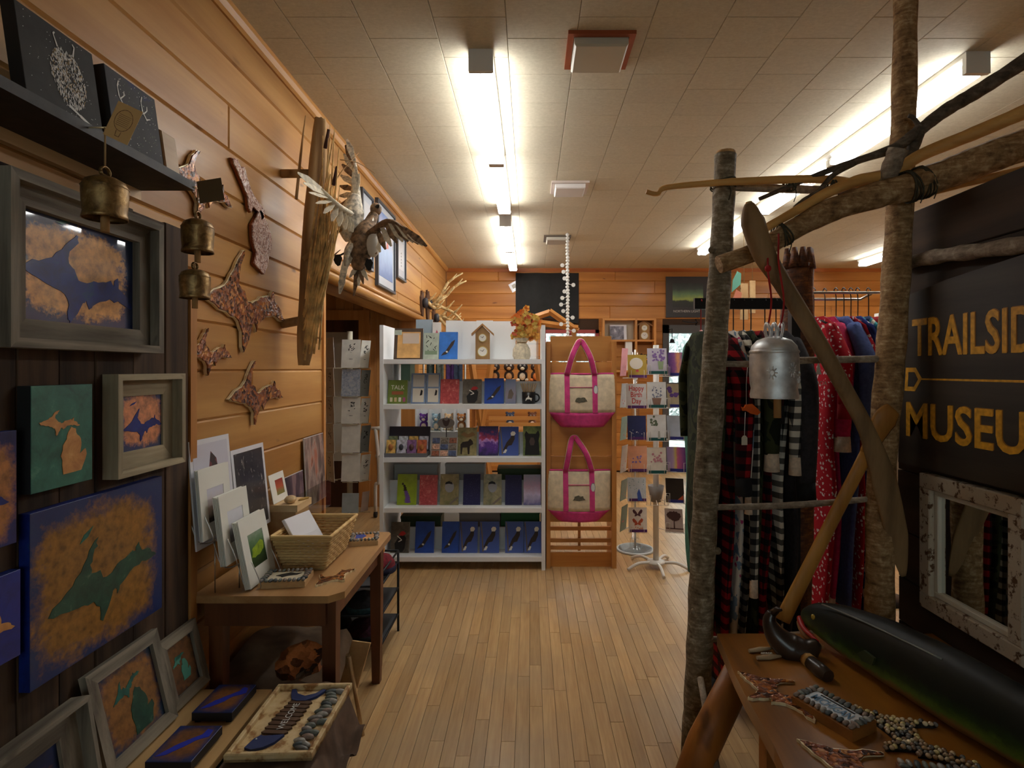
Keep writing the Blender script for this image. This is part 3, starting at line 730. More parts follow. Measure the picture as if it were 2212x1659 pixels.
wall_plaque('glazed_plaque', 'smallest glazed peninsula plaque below the brass bells', 408, 710, 502, 812, GLAZE)
wall_plaque('glazed_plaque', 'glazed peninsula plaque lowest on the wall above the matted prints', 497, 780, 612, 918, GLAZE)
wall_plaque('hammered_copper_plaque', 'upper hammered copper wall piece shaped like a bent stick', 503, 362, 572, 462, GLAZE_L, poly=[(0, .95), (.12, 1), (.25, .88), (.35, .95), (.42, .78), (.55, .55), (.75, .4), (1, .28), (.98, .1), (.9, 0), (.85, .15), (.62, .2), (.56, .05), (.48, .12), (.45, .35), (.25, .6), (.05, .85)], group='hammered copper wall pieces', edge=plain('copper_edge', (140, 82, 56), .3, .8))
wall_plaque('hammered_copper_plaque', 'lower hammered copper wall piece shaped like a long mitten', 545, 455, 588, 592, GLAZE_L, poly=[(.4, 1), (.55, .95), (.75, .85), (.95, .7), (1, .5), (.85, .3), (.75, .15), (.6, 0), (.4, .05), (.1, .12), (.2, .3), (.05, .45), (.0, .7), (.2, .85)], group='hammered copper wall pieces', edge=plain('copper_edge', (140, 82, 56), .3, .8))
# ================================================================ LOW BENCH, CLOTH, TRAY
BROWN = plain('brown_felt', (92, 72, 58), .95, var=.2, scale=14, bump=.2)
t = thing('low_bench', 'low dark bench hidden under brown cloth by the pine wall', 'bench', (-.95, 1.7, 0))
MB().box(XL + .03, -.70, .6, 2.02, .33, .36).build('bench_top', BLACKW, t)
for xx in (XL + .05, -.76):
    for yy in (1.0, 1.94): MB().box(xx, xx + .05, yy, yy + .05, 0, .33).build('leg', BLACKW, t)
def drape(xa, xb, ya, yb, zf, n=40, m=50, rr=random.Random(5)):
    mb = MB(); vs = []
    for j in range(m + 1):
        for i in range(n + 1): x = xa + (xb - xa) * i / n; y = ya + (yb - ya) * j / m; vs.append(V((x, y, zf(x, y))))
    k = len(vs); vs += [q - V((0, 0, .004)) for q in vs]
    fs = []; W_ = n + 1
    for j in range(m):
        for i in range(n):
            a = j * W_ + i; fs += [(a, a + 1, a + W_ + 1, a + W_), (k + a + W_, k + a + W_ + 1, k + a + 1, k + a)]
    mb.add(vs, fs, True); return mb
def zc(x, y):
    z = .380 + .008 * math.sin(x * 21 + y * 6) * math.sin(y * 13 + 1) + .006 * math.sin(x * 50 + 3 * y)
    xe = -.64 + .03 * math.sin(y * 9)
    if x > xe: z -= min(.16, (x - xe) * 3.2) + .02 * math.sin(y * 40) * min(1, (x - xe) * 20)
    return z
drape(-.878, -.585, .9, 2.03, zc).build('brown_cloth', BROWN, label='brown felt cloth under the welcome tray, hanging over the bench edge', cat='cloth')
MB().box(XL + .045, -.87, 2.16, 2.68, 0, .245).build('wooden_crate', BLACKW, label='dark crate under the grey-brown cloth beneath the oak table', cat='crate')
def zc2(x, y): return .268 + .09 * max(0, math.sin((y - 2.05) * 4.4)) * (.6 + .4 * math.sin(x * 9)) + .006 * math.sin(x * 40 + y * 20) - (max(0, x + .86) * 2.4)
drape(XL + .03, -.80, 2.15, 2.685, zc2, 24, 30).build('grey_brown_cloth', plain('grey_brown_felt', (104, 86, 68), .95, var=.15, scale=12, bump=.2), label='grey-brown cloth over the bench beneath the oak table', cat='cloth')
# burl slab under the table
mb = MB(); rr = random.Random(9)
poly = [(math.cos(a) * (.13 + rr.uniform(-.025, .02)), math.sin(a) * (.10 + rr.uniform(-.02, .02))) for a in [k * 2 * math.pi / 18 for k in range(18)]]
mb.prism(Fr((-.88, 2.2, .36), (.94, .3, .1), (-.25, .85, .45)), [(a * .72, q * .72) for a, q in poly], 0, .04)
mb.build('burl_slab', glaze('mottled_burl', [(.2, (40, 22, 14)), (.5, (120, 66, 32)), (.8, (176, 104, 54))], 26, .45, 0, .7), label='mottled orange and black burl slab lying on cloth under the table', cat='burl')
# welcome tray
DRIFT = wood('scorched_tray_wood', (206, 178, 132), (160, 120, 72), 1, .6, .8, 0)
b = NB('scorched_panel', .6); v = b.vec('pos'); n1 = b.noise(v, 26, 3, .6); b.set('Base Color', b.ramp(n1, [(.36, (150, 106, 58)), (.5, (206, 178, 130)), (.8, (220, 198, 156))])); SCORCH = b.m
SLATE = [plain('pebble_%d' % k, c, .45, var=.2, scale=60) for k, c in enumerate([(96, 96, 94), (120, 112, 106), (76, 82, 84), (132, 112, 100), (104, 108, 100), (146, 140, 132)])]
tilt_u = V((1, .035, .0)).normalized(); tv = V((.06, 1, .10)).normalized()
tr = thing('welcome_tray', 'scorched wood tray with a blue fish, pebble row and welcome lettering', 'tray', (-.73, 1.76, .38))
ft = Fr((-.862, 1.602, .392), tilt_u, tv); tw, th = .245, .31
MB().fbox(ft, 0, tw, 0, th, 0, .008).build('tray_panel', SCORCH, tr)
for (a0, a1, b0, b1) in ((0, tw, 0, .014), (0, tw, th - .014, th), (0, .014, .014, th - .014), (tw - .014, tw, .014, th - .014)): MB().fbox(ft, a0, a1, b0, b1, 0, .024, .003).build('tray_rim', SCORCH, tr)
BLUE = plain('navy_fish_paint', (38, 50, 96), .6); FISHB = plain('brown_fish_rib', (84, 58, 38), .7)
fish = [(.0, .0), (.0, .0)]
MB().prism(ft, place([(0, .1), (.1, .75), (.25, 1), (.3, .92), (.95, 1), (.8, .45), (.55, .1), (.25, -.05)], .085, .058, .095, .055, .0), .008, .016).build('fish_head', BLUE, tr)
MB().ball(ft.p(.055, .068, .016), .003, 6, 4).build('fish_eye', WHITEP, tr)
MB().prism(ft, place([(.1, .45), (0, 1), (.12, 1.02), (.25, .62), (.5, .4), (.75, .6), (.9, .98), (1.0, .9), (.85, .35), (.6, 0), (.35, 0), (.2, .1)], .112, .262, .115, .055, -.0), .008, .016).build('fish_tail', BLUE, tr)
for k in range(8):
    q = k / 7; c0 = .093 + .016 * q; wv = .05 - .012 * abs(q - .45)
    MB().prism(ft, place([(0, .2), (.12, .95), (.9, 1), (1, .6), (.88, .02), (.1, 0)], c0, .100 + k * .0185, wv * 2 * .9, .015, -.1), .008, .014).build('fish_rib', FISHB, tr)
MB().text('WELCOME', Fr(ft.p(.112, .165, .0145), ft.v, -ft.u), .028, depth=.0005, sx=.85).build('lettering', WHITEP, tr)
rr = random.Random(2)
for k in range(17):
    for j in range(1 + (k % 3 == 1)):
        c = ft.p(.192 + rr.uniform(-.012, .012) + j * .02, .03 + k * .0155, .013)
        MB().ball(c, (.021 * rr.uniform(.8, 1.15), .0098, .009), 8, 6, Matrix.Rotation(rr.uniform(-.3, .3), 3, 'Z')).build('pebble', SLATE[rr.randrange(6)], tr)
# small easel board behind the tray
es = thing('display_easel', 'small raw wood easel board standing behind the welcome tray', 'easel', (-.74, 2.36, 0))
MB().fbox(Fr((-.80, 2.40, .17), (1, -.25, 0), (.28, .05, 1)), 0, .085, 0, .19, 0, .008).build('board', PINEB, es)
MB().tube([(-.685, 2.33, 0), (-.755, 2.375, .30)], .009, 8).build('leg', PINEB, es)
MB().tube([(-.80, 2.45, 0), (-.765, 2.39, .3)], .009, 8).build('leg', PINEB, es)

# ================================================================ OAK SIDE TABLE
ZT = .69
t = thing('oak_table', 'worn oak side table with dark legs against the pine wall', 'table', (-.93, 2.43, 0))
ox = XL + .012
poly = [(ox, 2.03), (-.72, 2.03), (-.675, 2.075), (-.685, 2.80), (-.70, 2.83), (ox, 2.83)]
MB().prism(Fr((0, 0, ZT - .026), (1, 0, 0), (0, 1, 0)), poly, 0, .026).build('table_top', TABLEW, t)
for (a0, a1, b0, b1) in ((ox + .03, -.74, 2.06, 2.08), (ox + .03, -.74, 2.76, 2.78), (-.745, -.725, 2.08, 2.76), (ox + .03, ox + .05, 2.08, 2.76)):
    MB().box(a0, a1, b0, b1, ZT - .12, ZT - .026).build('apron', TABLEL, t)
for xx, yy in ((-.735, 2.075), (-.735, 2.70), (ox + .06, 2.075), (ox + .06, 2.70)):
    mb = MB(); mb.tube([(xx, yy + .03, ZT - .026), (xx, yy + .03, .35), (xx, yy + .03, 0)], [.037, .034, .026], 4, up=(1, 1, 0), smooth=False); mb.build('leg', TABLEL, t)

# ---------------------------------------------------------------- prints on and above the table
MATB = plain('white_mat_board', (222, 220, 210), .6); ACR = thin_glass('clear_acrylic', (.90, .92, .92, 1), .10)
def scene_paint(name, stops, axis=2, nscale=6, warp=.3, kind='gen'):
    if name in MATS: return MATS[name]
    b = NB(name, .45, 0, .4, .08, .1); MATS[name] = b.m
    g = b.n('SeparateXYZ', {0: b.vec(kind)}).outputs[axis]; nz = b.noise(b.vec(kind), nscale, 5, .6)
    f = b.math('ADD', g, b.math('MULTIPLY', b.math('SUBTRACT', nz, .5), warp)); b.set('Base Color', b.ramp(f, stops)); return b.m
def matted(label, y, x0, z0, w, h, lean, pic, op, n=1, th=.012, motif=None, group='matted prints on the oak table', name='matted_print'):
    """mat board with a cut window; op = opening (a0, a1, b0, b1)"""
    t = thing(name, label, 'print', (x0, y, z0), group); fr = leaning(y, x0, z0, lean)
    for k in range(n): MB().fbox(fr, .001 * k, w - .001 * k, 0, h - .002 * k, -th * (n - k - 1) / max(n, 1) - th / n * .85, -th * (n - k - 1) / n).build('backing_sheet', MATB, t) if n > 1 else None
    a0, a1, b0, b1 = op
    for (p0, p1, q0, q1) in ((0, w, 0, b0), (0, w, b1, h), (0, a0, b0, b1), (a1, w, b0, b1)): MB().fbox(fr, p0, p1, q0, q1, 0, .003).build('mat_strip', MATB, t)
    pc = MB().fbox(fr, a0, a1, b0, b1, -.001, .0012).build('picture', pic, t)
    if motif: motif(fr, pc, a0, a1, b0, b1)
    return t
def m_green(fr, pc, a0, a1, b0, b1):
    w, h = a1 - a0, b1 - b0
    MB().prism(fr, rough_edge(place([(0, .1), (.1, .6), (.35, .75), (.8, 1), (1, .8), (.95, .3), (.6, 0), (.2, 0)], (a0 + a1) / 2, b0 + h * .5, w * .85, h * .42), .003), .0012, .0016).build('meadow', mottled('meadow_green', (96, 124, 24), (150, 176, 30), (180, 196, 60), 40), pc)
matted('front matted print of a green meadow in the clear stand', 2.075, -1.02, ZT + .006, .205, .25, .20, scene_paint('forest_picture', [(.1, (30, 54, 22)), (.45, (46, 84, 34)), (.75, (88, 124, 84)), (1, (140, 160, 140))]), (.045, .16, .06, .185), 4, .02, m_green)
matted('middle matted print with a pale sky in the clear stand', 2.03, -1.085, ZT + .105, .20, .25, .12, scene_paint('pale_shore', [(.2, (140, 132, 130)), (.5, (196, 194, 200)), (.9, (212, 214, 222))]), (.045, .155, .07, .185), 4, .02)
matted('rear matted print with a peach sky in the clear stand', 1.985, -1.142, ZT + .205, .20, .25, .08, scene_paint('peach_shore', [(.1, (60, 52, 44)), (.35, (204, 178, 162)), (.9, (196, 194, 206))]), (.045, .155, .055, .175), 2, .01)
st = thing('acrylic_stand', 'clear acrylic three-tier stand holding matted prints', 'stand', (-1.09, 2.15, ZT))
for k, (yy, xx, zz) in enumerate(((2.075, -1.015, ZT), (2.03, -1.08, ZT + .099), (1.985, -1.14, ZT + .199))):
    fr = leaning(yy - .004, xx - .03, zz, .34 if k < 2 else .3)
    q = [xx + .012, xx + .012, xx - .02, xx - .035]
    for yp in (yy + .02, yy + .18):
        MB().tube(curve([(xx - .01, yp, zz + .10), (xx + .02, yp, zz + .03), (xx + .02, yp, zz + .003), (xx - .03, yp, zz + .003), (xx - .06, yp, zz + .09)], 4), .0022, 6).build('wire_arm', METAL, st)
    MB().tube([(xx + .02, yy + .02, zz + .003), (xx + .02, yy + .18, zz + .003)], .0022, 6).build('wire_lip', METAL, st)
    MB().tube([(xx - .06, yy + .03, ZT + .001), (xx - .06, yy + .03, zz + .09)], .0022, 6).build('wire_post', METAL, st)
def poster(name, label, y, x0, z0, w, h, lean, edge, pic, motif=None, th=.006, border=.018):
    t = thing(name, label, 'print', (x0, y, z0), 'large prints leaning on the pine wall'); fr = leaning(y, x0, z0, lean)
    MB().fbox(fr, 0, w, 0, h, -th, 0).build('backing', edge, t)
    pc = MB().fbox(fr, border, w - border, border, h - border, 0, .0008).build('picture', pic, t)
    if motif: motif(fr, pc)
    return t
WHT = plain('white_print_paper', (216, 216, 222), .35, coat=.5)
def m_rock(fr, pc):
    MB().prism(fr, [(.045, .11), (.05, .19), (.065, .21), (.07, .25), (.11, .265), (.13, .335), (.165, .305), (.175, .24), (.21, .205), (.225, .16), (.205, .10), (.11, .09)], .0008, .0012).build('mineral', glaze('garnet_rock', [(.3, (52, 38, 38)), (.5, (84, 54, 50)), (.7, (112, 56, 58))], 24, .5, 0, .2), pc)
poster('mineral_print', 'tall white print of a dark red mineral against the wall', 1.992, -1.165, .86, .265, .385, .08, WHT, plain('lilac_grey', (196, 194, 206), .4), m_rock)
b = NB('dark_print_picture', .3, 0, .5, .5, .05); v = b.vec('pos', (1, 1, .6)); n1 = b.noise(v, 30, 5, .7, 1.5); n2 = b.noise(v, 8, 3); b.set('Base Color', b.mix(b.step(n1, .60, .68), b.ramp(n2, [(.3, (34, 36, 42)), (.6, (56, 56, 60)), (.8, (96, 52, 50))]), (176, 168, 160)))
poster('dark_print', 'white-bordered dark print with sparks, beside the mineral print', 2.262, -1.155, .82, .275, .355, .10, WHT, b.m)
b = NB('pictured_rocks_picture', .3, 0, .5, .5, .05); v = b.vec('pos', (1, .8, .25)); n1 = b.noise(v, 22, 5, .6, .8); b.set('Base Color', b.ramp(n1, [(.3, (58, 44, 42)), (.45, (130, 104, 96)), (.55, (170, 150, 140)), (.62, (176, 96, 66)), (.75, (90, 50, 40))]))
poster('cliff_print', 'tall print of streaked red cliffs at the end of the pine wall', 3.03, -1.185, .76, .28, .37, .05, WHT, b.m, border=.002)
b2 = NB('purple_tree_picture', .3, 0, .5, .5, .05); v = b2.vec('pos', (1, .9, .3)); n1 = b2.noise(v, 20, 5, .6, .8); b2.set('Base Color', b2.ramp(n1, [(.3, (40, 36, 44)), (.5, (112, 88, 100)), (.6, (150, 120, 120)), (.75, (60, 44, 60))]))
poster('purple_print', 'purple-brown print in a clear wall pocket beside the cliff print', 2.70, -1.180, .70, .29, .27, .05, WHT, b2.m, border=.002)
# clear pocket in front of them
MB().fbox(leaning(2.68, -1.16, .71, .0), 0, .63, 0, .16, 0, .003).build('wall_pocket', ACR, label='clear acrylic pocket holding the cliff print and purple print', cat='holder')
matted('small matted print with a red corner behind the pine box', 2.55, -1.15, .892, .15, .13, .2, scene_paint('red_autumn', [(.2, (130, 120, 60)), (.5, (176, 80, 44)), (.9, (150, 52, 36))]), (.05, .13, .03, .10))
# pine box with stone on top
t = thing('pine_box', 'open pine display box with a stone and leaf on its ledge', 'box', (-1.1, 2.5, ZT))
MB().box(-1.19, -1.05, 2.55, 2.70, ZT, ZT + .17).build('box_body', PINEB, t)
MB().box(-1.20, -1.04, 2.545, 2.71, ZT + .17, ZT + .20).build('box_lid', wood('pale_pine_lid', (222, 192, 148), (200, 166, 116), 1, .5), t)
MB().ball((-1.09, 2.59, ZT + .217), (.026, .034, .018), 10, 8).build('beach_stone', plain('tan_stone', (188, 158, 116), .7, var=.15), label='oval tan stone resting on the pine box', cat='stone')
MB().prism(Fr((-1.07, 2.63, ZT + .201), (.3, 1, 0), (-1, .3, 0)), [(0, 0), (.03, .016), (.06, .01), (.075, 0), (.055, -.014), (.02, -.012)], 0, .004).build('dried_leaf', plain('dry_leaf', (150, 116, 52), .7), label='yellow-brown dried leaf on the pine box', cat='leaf')
# woven basket
WICK = wood('seagrass', (216, 184, 128), (172, 136, 84), 0, .75, 3, 0, bri=.15)
bk = thing('woven_basket', 'woven seagrass basket holding small prints on the oak table', 'basket', (-.91, 2.43, ZT))
bx0, bx1, by0, by1 = -.995, -.83, 2.30, 2.56; rx0, rx1, ry0, ry1 = -1.03, -.795, 2.265, 2.61; hb = .135
def ring_pts(f, z, wob=0.0, ph=0.0, n=60):
    c = [(bx0 + (rx0 - bx0) * f, by0 + (ry0 - by0) * f), (bx1 + (rx1 - bx1) * f, by0 + (ry0 - by0) * f), (bx1 + (rx1 - bx1) * f, by1 + (ry1 - by1) * f), (bx0 + (rx0 - bx0) * f, by1 + (ry1 - by1) * f)]
    out = []
    for k in range(4):
        a, q = V(c[k]), V(c[(k + 1) % 4]); m = n // 4; nn = V(((q - a).y, -(q - a).x)).normalized()
        for j in range(m):
            p = a.lerp(q, j / m) + nn * (wob * math.sin((k * m + j) * math.pi / 2 + ph)); out.append(V((p.x, p.y, z)))
    return out + [out[0]]
mb = MB()
for k in range(11):
    f = (k + .5) / 11; mb.tube(ring_pts(f, ZT + .004 + f * hb, .0028, (k % 2) * math.pi, 96), .0062, 5, cap=False)
mb.build('weave', WICK, bk, kind='stuff')
MB().tube(ring_pts(1.0, ZT + hb + .006, .0, 0, 60), .0075, 7, cap=False).build('rim', WICK, bk)
MB().box(bx0, bx1, by0, by1, ZT, ZT + .006).build('basket_base', WICK, bk)
for k, (yy, xx, zz, lab, n) in enumerate(((2.36, -.945, ZT + .05, 'white boxed print leaning at the back of the basket', 1), (2.35, -.915, ZT + .02, 'small white print in front inside the basket', 1))):
    t = thing('basket_print', lab, 'print', (xx, yy, zz), 'prints in the basket'); fr = Fr((xx, yy, zz), (.25, 1, 0), (-.55, 0, 1))
    MB().fbox(fr, 0, .17 - k * .03, 0, .155 - k * .05, -.014, 0, .002).build('sleeve', WHT, t)
    MB().fbox(fr, .08, .12, .03, .06, 0, .0008).build('sticker', plain('grey_sticker', (120, 132, 138), .6) if k == 0 else plain('cream_sticker', (214, 184, 140), .6), t)
# pebble-edged plaques
def pebble_plaque(label, x, y, z, w, h, rot, panel, motifs, seed, base=PINEB, name='pebble_plaque', th=.022):
    t = thing(name, label, 'plaque', (x, y, z), 'pebble-edged plaques'); u = V((math.cos(rot), math.sin(rot), 0)); fr = Fr((x, y, z), u, (-u.y, u.x, 0)); rr = random.Random(seed)
    MB().fbox(fr, -w / 2, w / 2, -h / 2, h / 2, 0, th, .003).build('block', base, t)
    f = MB().fbox(fr, -w / 2 + .02, w / 2 - .02, -h / 2 + .02, h / 2 - .02, th, th + .002).build('panel', panel, t)
    for nm, poly, m in motifs: MB().prism(fr, poly, th + .002, th + .0032).build(nm, m, f)
    per = []
    nx, ny = int(w / .016), int(h / .016)
    for k in range(nx): per += [(-w / 2 + (k + .5) * w / nx, -h / 2 + .01, 0), (-w / 2 + (k + .5) * w / nx, h / 2 - .01, 0)]
    for k in range(1, ny - 1): per += [(-w / 2 + .01, -h / 2 + (k + .5) * h / ny, 1), (w / 2 - .01, -h / 2 + (k + .5) * h / ny, 1)]
    for a, q, s in per:
        rx, ry = (.007, .013) if s == 0 else (.013, .007)
        m = Matrix((fr.u, fr.v, fr.n)).transposed() @ Matrix.Rotation(rr.uniform(-.3, .3), 3, 'Z')
        MB().ball(fr.p(a, q, th + .005), (rx * rr.uniform(.85, 1.15), ry * rr.uniform(.85, 1.15), .006), 8, 5, m).build('pebble', SLATE[rr.randrange(6)], t)
    return t
CREAM = plain('cream_panel', (206, 194, 170), .6); BLK = plain('black_paint', (26, 24, 24), .6)
pebble_plaque('pebble-edged plaque with black bird shapes in front of the basket', -.925, 2.165, ZT, .165, .125, .12, CREAM, [('bird', place([(0, .4), (.2, .7), (.5, 1), (.75, .8), (1, .85), (.85, .45), (.5, .3), (.3, 0), (.2, .25)], .005, .008, .09, .05), BLK)], 4)
pebble_plaque('pebble-edged plaque with blue and orange paint at the table end', -.775, 2.665, ZT, .13, .12, .2, CORAL, [('blue_patch', place([(0, 0), (0, 1), (.6, 1), (.8, .5), (.5, 0)], -.01, .01, .06, .06), plain('cobalt_paint', (54, 70, 150), .5))], 6)
def flat_plaque(label, x, y, z, w, h, rot, m=GLAZE, group='glazed peninsula plaques lying flat'):
    t = thing('glazed_plaque', label, 'plaque', (x, y, z), group); fr = Fr((x, y, z), (1, 0, 0), (0, 1, 0)); poly = rough_edge(place(PEN, 0, 0, w, h, rot), .003, 2, random.Random(3))
    MB().prism(fr, poly, 0, .008).build('rim', EDGEG, t)
    MB().prism(fr, [(a * .95, q * .95) for a, q in poly], .006, .010).build('glazed_face', m, t)
flat_plaque('amber glazed peninsula plaque lying beside the basket on the table', -.757, 2.205, ZT, .2, .13, 1.1)

# ================================================================ METAL RACK WITH HATS
BLKM = plain('black_wire', (40, 40, 42), .45, .6); MESHM = plain('grey_mesh_shelf', (74, 76, 80), .5, .5)
t = thing('hat_rack', 'low black metal rack with three mesh tiers beyond the oak table', 'rack', (-.97, 3.0, 0))
rx0, rx1, ry0, ry1 = -1.17, -.755, 2.88, 3.26
for xx in (rx0, rx1):
    for yy in (ry0, ry1): MB().tube([(xx, yy, 0), (xx, yy, .46)], .007, 8).build('post', BLKM, t)
for zz in (.10, .25, .40):
    MB().box(rx0, rx1, ry0, ry1, zz - .004, zz).build('mesh_shelf', MESHM, t)
    for (p, q) in (((rx0, ry0), (rx1, ry0)), ((rx1, ry0), (rx1, ry1))): MB().tube([(*p, zz), (*q, zz)], .006, 6).build('shelf_rail', BLKM, t)
MB().tube([(rx1, ry0, .46), (rx1, ry1, .46)], .006, 6).build('top_rail', BLKM, t); MB().tube([(rx0, ry1, .46), (rx1, ry1, .46)], .006, 6).build('top_rail', BLKM, t)
def beanie(x, y, z, r, m, band, pom, label):
    t = thing('knit_hat', label, 'hat', (x, y, z), 'knit hats on the metal rack')
    MB().lathe([(r, 0), (r * 1.02, r * .3), (r * .95, r * .6), (r * .7, r * .95), (r * .2, r * 1.15)], (x, y, z), 16).build('crown', m, t)
    MB().lathe([(r * 1.03, 0), (r * 1.08, r * .1), (r * 1.08, r * .32), (r * 1.02, r * .38)], (x, y, z), 16, cap=False).build('brim', band, t)
    if pom: MB().ball((x, y, z + r * 1.4), r * .36, 10, 8).build('pom_pom', pom, t)
def knit(n, c): return plain(n, c, .95, var=.25, scale=60, bump=.5)
beanie(-.82, 3.1, .40, .085, knit('maroon_knit', (104, 26, 36)), knit('navy_knit', (36, 36, 60)), knit('orange_knit', (220, 150, 76)), 'maroon knit hat with orange pom-pom on the top tier')
beanie(-.945, 2.975, .40, .08, knit('red_knit', (150, 34, 44)), knit('cream_knit', (190, 176, 140)), None, 'bright red knit hat with cream band on the top tier')
beanie(-1.07, 3.13, .40, .08, knit('navy_knit', (36, 36, 60)), knit('navy_knit', (36, 36, 60)), None, 'navy knit hat at the back of the top tier')
beanie(-.87, 2.97, .25, .08, knit('black_knit', (34, 32, 34)), knit('dark_teal_knit', (40, 66, 70)), None, 'black knit hat with teal band on the middle tier')
beanie(-1.04, 3.05, .25, .08, knit('maroon_knit', (104, 26, 36)), knit('black_knit', (34, 32, 34)), None, 'maroon and black knit hat on the middle tier')
beanie(-.87, 2.98, .10, .085, knit('plum_knit', (60, 30, 44)), knit('black_knit', (34, 32, 34)), None, 'plum knit hat with black band on the bottom tier')
beanie(-1.04, 3.06, .10, .08, knit('black_knit', (34, 32, 34)), knit('black_knit', (34, 32, 34)), None, 'plain black knit hat at the back of the bottom tier')

# ================================================================ DRIFTWOOD MOUNT WITH FLYING DUCKS
DW = wood('driftwood', (186, 148, 100), (124, 90, 56), 2, .85, 1.6, 0, bump=.8)
REED = plain('dry_reed', (206, 168, 108), .8, var=.25, scale=20)
mt = thing('driftwood_mount', 'tall driftwood slab with dry reeds carrying two flying ducks', 'mount', (XL, 2.9, 1.5))
D0 = 2.80
def Q(px, py, dd=0.0): return P(px, py, D0 + dd)
axis = [Q(655, 788), Q(660, 720), Q(668, 600), Q(676, 460), Q(684, 340), Q(690, 256)]
c_ = curve(axis, 6); rad = lerp_list([.026, .046, .055, .054, .045, .026], len(c_))
mb = MB(); rr = random.Random(4)
n = 14; vs = []
for i, p in enumerate(c_):
    for k in range(n):
        th = 2 * math.pi * k / n; rr_ = rad[i] * (1 + .28 * math.sin(th * 3 + 1) + .16 * math.sin(th * 5 + i * .18))
        vs.append(p + V((math.cos(th) * rr_ * .9, math.sin(th) * rr_ * .55, rr.uniform(-.004, .004))))
fs = [(i * n + k, i * n + (k + 1) % n, (i + 1) * n + (k + 1) % n, (i + 1) * n + k) for i in range(len(c_) - 1) for k in range(n)]
fs += [tuple(range(n))[::-1], tuple((len(c_) - 1) * n + k for k in range(n))]
mb.add(vs, fs, True); mb.build('driftwood', DW, mt)
MB().tube([(XL, Q(640, 375).y, Q(640, 375).z), Q(676, 375)], .022, 8).build('bracket', DW, mt)
MB().tube([(XL, Q(640, 700).y, Q(640, 700).z), Q(662, 690)], .022, 8).build('bracket', DW, mt)
for k in range(46):
    a = Q(rr.uniform(655, 690), rr.uniform(640, 780), -.07); e = Q(rr.uniform(690, 735), rr.uniform(270, 520), -.08 + rr.uniform(-.04, .04)); m_ = a.lerp(e, .5) + V((rr.uniform(-.02, .03), 0, 0))
    MB().tube(curve([a, m_, e], 3), lerp_list([.005, .006, .0015], 7), 5).build('reed', REED, mt)
for (p, q, r_) in (((655, 560), (770, 480), .012), ((690, 600), (735, 540), .006), ((700, 430), (775, 330), .004), ((735, 345), (810, 375), .003), ((640, 430), (660, 250), .008)):
    MB().tube(curve([Q(*p, -.06), (Q(*p, -.06) + Q(*q, .05)) / 2 + V((0, 0, .02)), Q(*q, .05)], 3), lerp_list([r_, r_ * .8, r_ * .3], 7), 6).build('branch', DW, mt)
for (px, py) in ((702, 320), (720, 400)): MB().tube([Q(px, py, -.08), Q(px + 8, py - 40, -.08)], [.009, .007], 7).build('cattail', plain('cattail_brown', (70, 44, 36), .95), mt)
GREYF = plain('grey_feathers', (196, 186, 168), .8, var=.3, scale=60); CREAMF = plain('cream_feathers', (226, 216, 194), .8, var=.12, scale=50); BROWNF = plain('dark_brown_feathers', (116, 92, 70), .8, var=.45, scale=50); WHITEF = plain('white_feathers', (222, 216, 204), .8)
def feather(mb, a, e, w_, up_):
    a, e, up_ = V(a), V(e), V(up_); d = e - a; s = d.cross(up_).normalized() * w_; nn = s.cross(d).normalized() * .002
    vs = [a - s * .5, a + s * .5, a + d * .6 + s, e + s * .25, e - s * .25, a + d * .6 - s]
    mb.add(vs + [q + nn for q in vs], [(5, 4, 3, 2, 1, 0), (6, 7, 8, 9, 10, 11)] + [(i, (i + 1) % 6, 6 + (i + 1) % 6, 6 + i) for i in range(6)])
def wing(parent, root, elbow, tip, spread, m1, m2, nm, n=9, L=.16):
    """arm bone covered by coverts and a fan of flight feathers"""
    root, elbow, tip, spread = V(root), V(elbow), V(tip), V(spread)
    ar = curve([root, elbow, tip], 5); MB().tube(ar, lerp_list([.032, .024, .008], len(ar)), 8, flat=.5).build(nm, m1, parent)
    for k in range(n):
        q = ar[int(k / (n - 1) * (len(ar) - 1))]; f = k / (n - 1)
        d = (spread * (1 - f * .6) + (tip - elbow).normalized() * f * .9).normalized(); mb = MB()
        feather(mb, q, q + d * L * (.75 + .35 * f), .017, V((0, -1, .2))); mb.build('flight_feather', m2 if k % 2 else m1, parent)
def duck(label, spine, rad, bodym, head, billd, headm, wings, tail, group='flying ducks on the driftwood mount'):
    t = thing('flying_duck', label, 'duck', spine[0], group)
    c = curve(spine, 6); MB().tube(c, lerp_list(rad, len(c)), 12).build('body', bodym, t)
    h = MB().ball(head, (.03, .034, .032), 10, 8).build('head', headm, t)
    hb_ = V(head); MB().tube([hb_, hb_ + V(billd) * .05, hb_ + V(billd) * .075], [.014, .011, .006], 8, flat=.6).build('bill', BLK, h)
    for w_ in wings: wing(t, *w_)
    for k in range(len(tail) - 1):
        mb = MB(); feather(mb, tail[0], tail[k + 1], .012, (0, -1, .1)); mb.build('tail_feather', bodym if k % 2 else CREAMF, t)
    return t
# upper duck: pale belly, tail pointing up
duck('pale grey duck with raised wing and long upright tail feather', [Q(768, 420, .05), Q(762, 455, .05), Q(756, 490, .06), Q(762, 520, .08)], [.02, .058, .062, .035], GREYF, Q(764, 548, .1), (.2, -.2, -.9), BROWNF,
     [(Q(752, 462, .0), Q(722, 440, -.12), Q(694, 408, -.18), (.25, -.1, -.9), CREAMF, CREAMF, 'wing', 10, .13), (Q(770, 450, .08), Q(768, 410, .1), Q(766, 350, .12), (-.55, .3, -.4), GREYF, BROWNF, 'wing', 11, .14)],
     [Q(768, 425, .05), Q(762, 372, .05), Q(770, 360, .06), Q(776, 375, .06)])
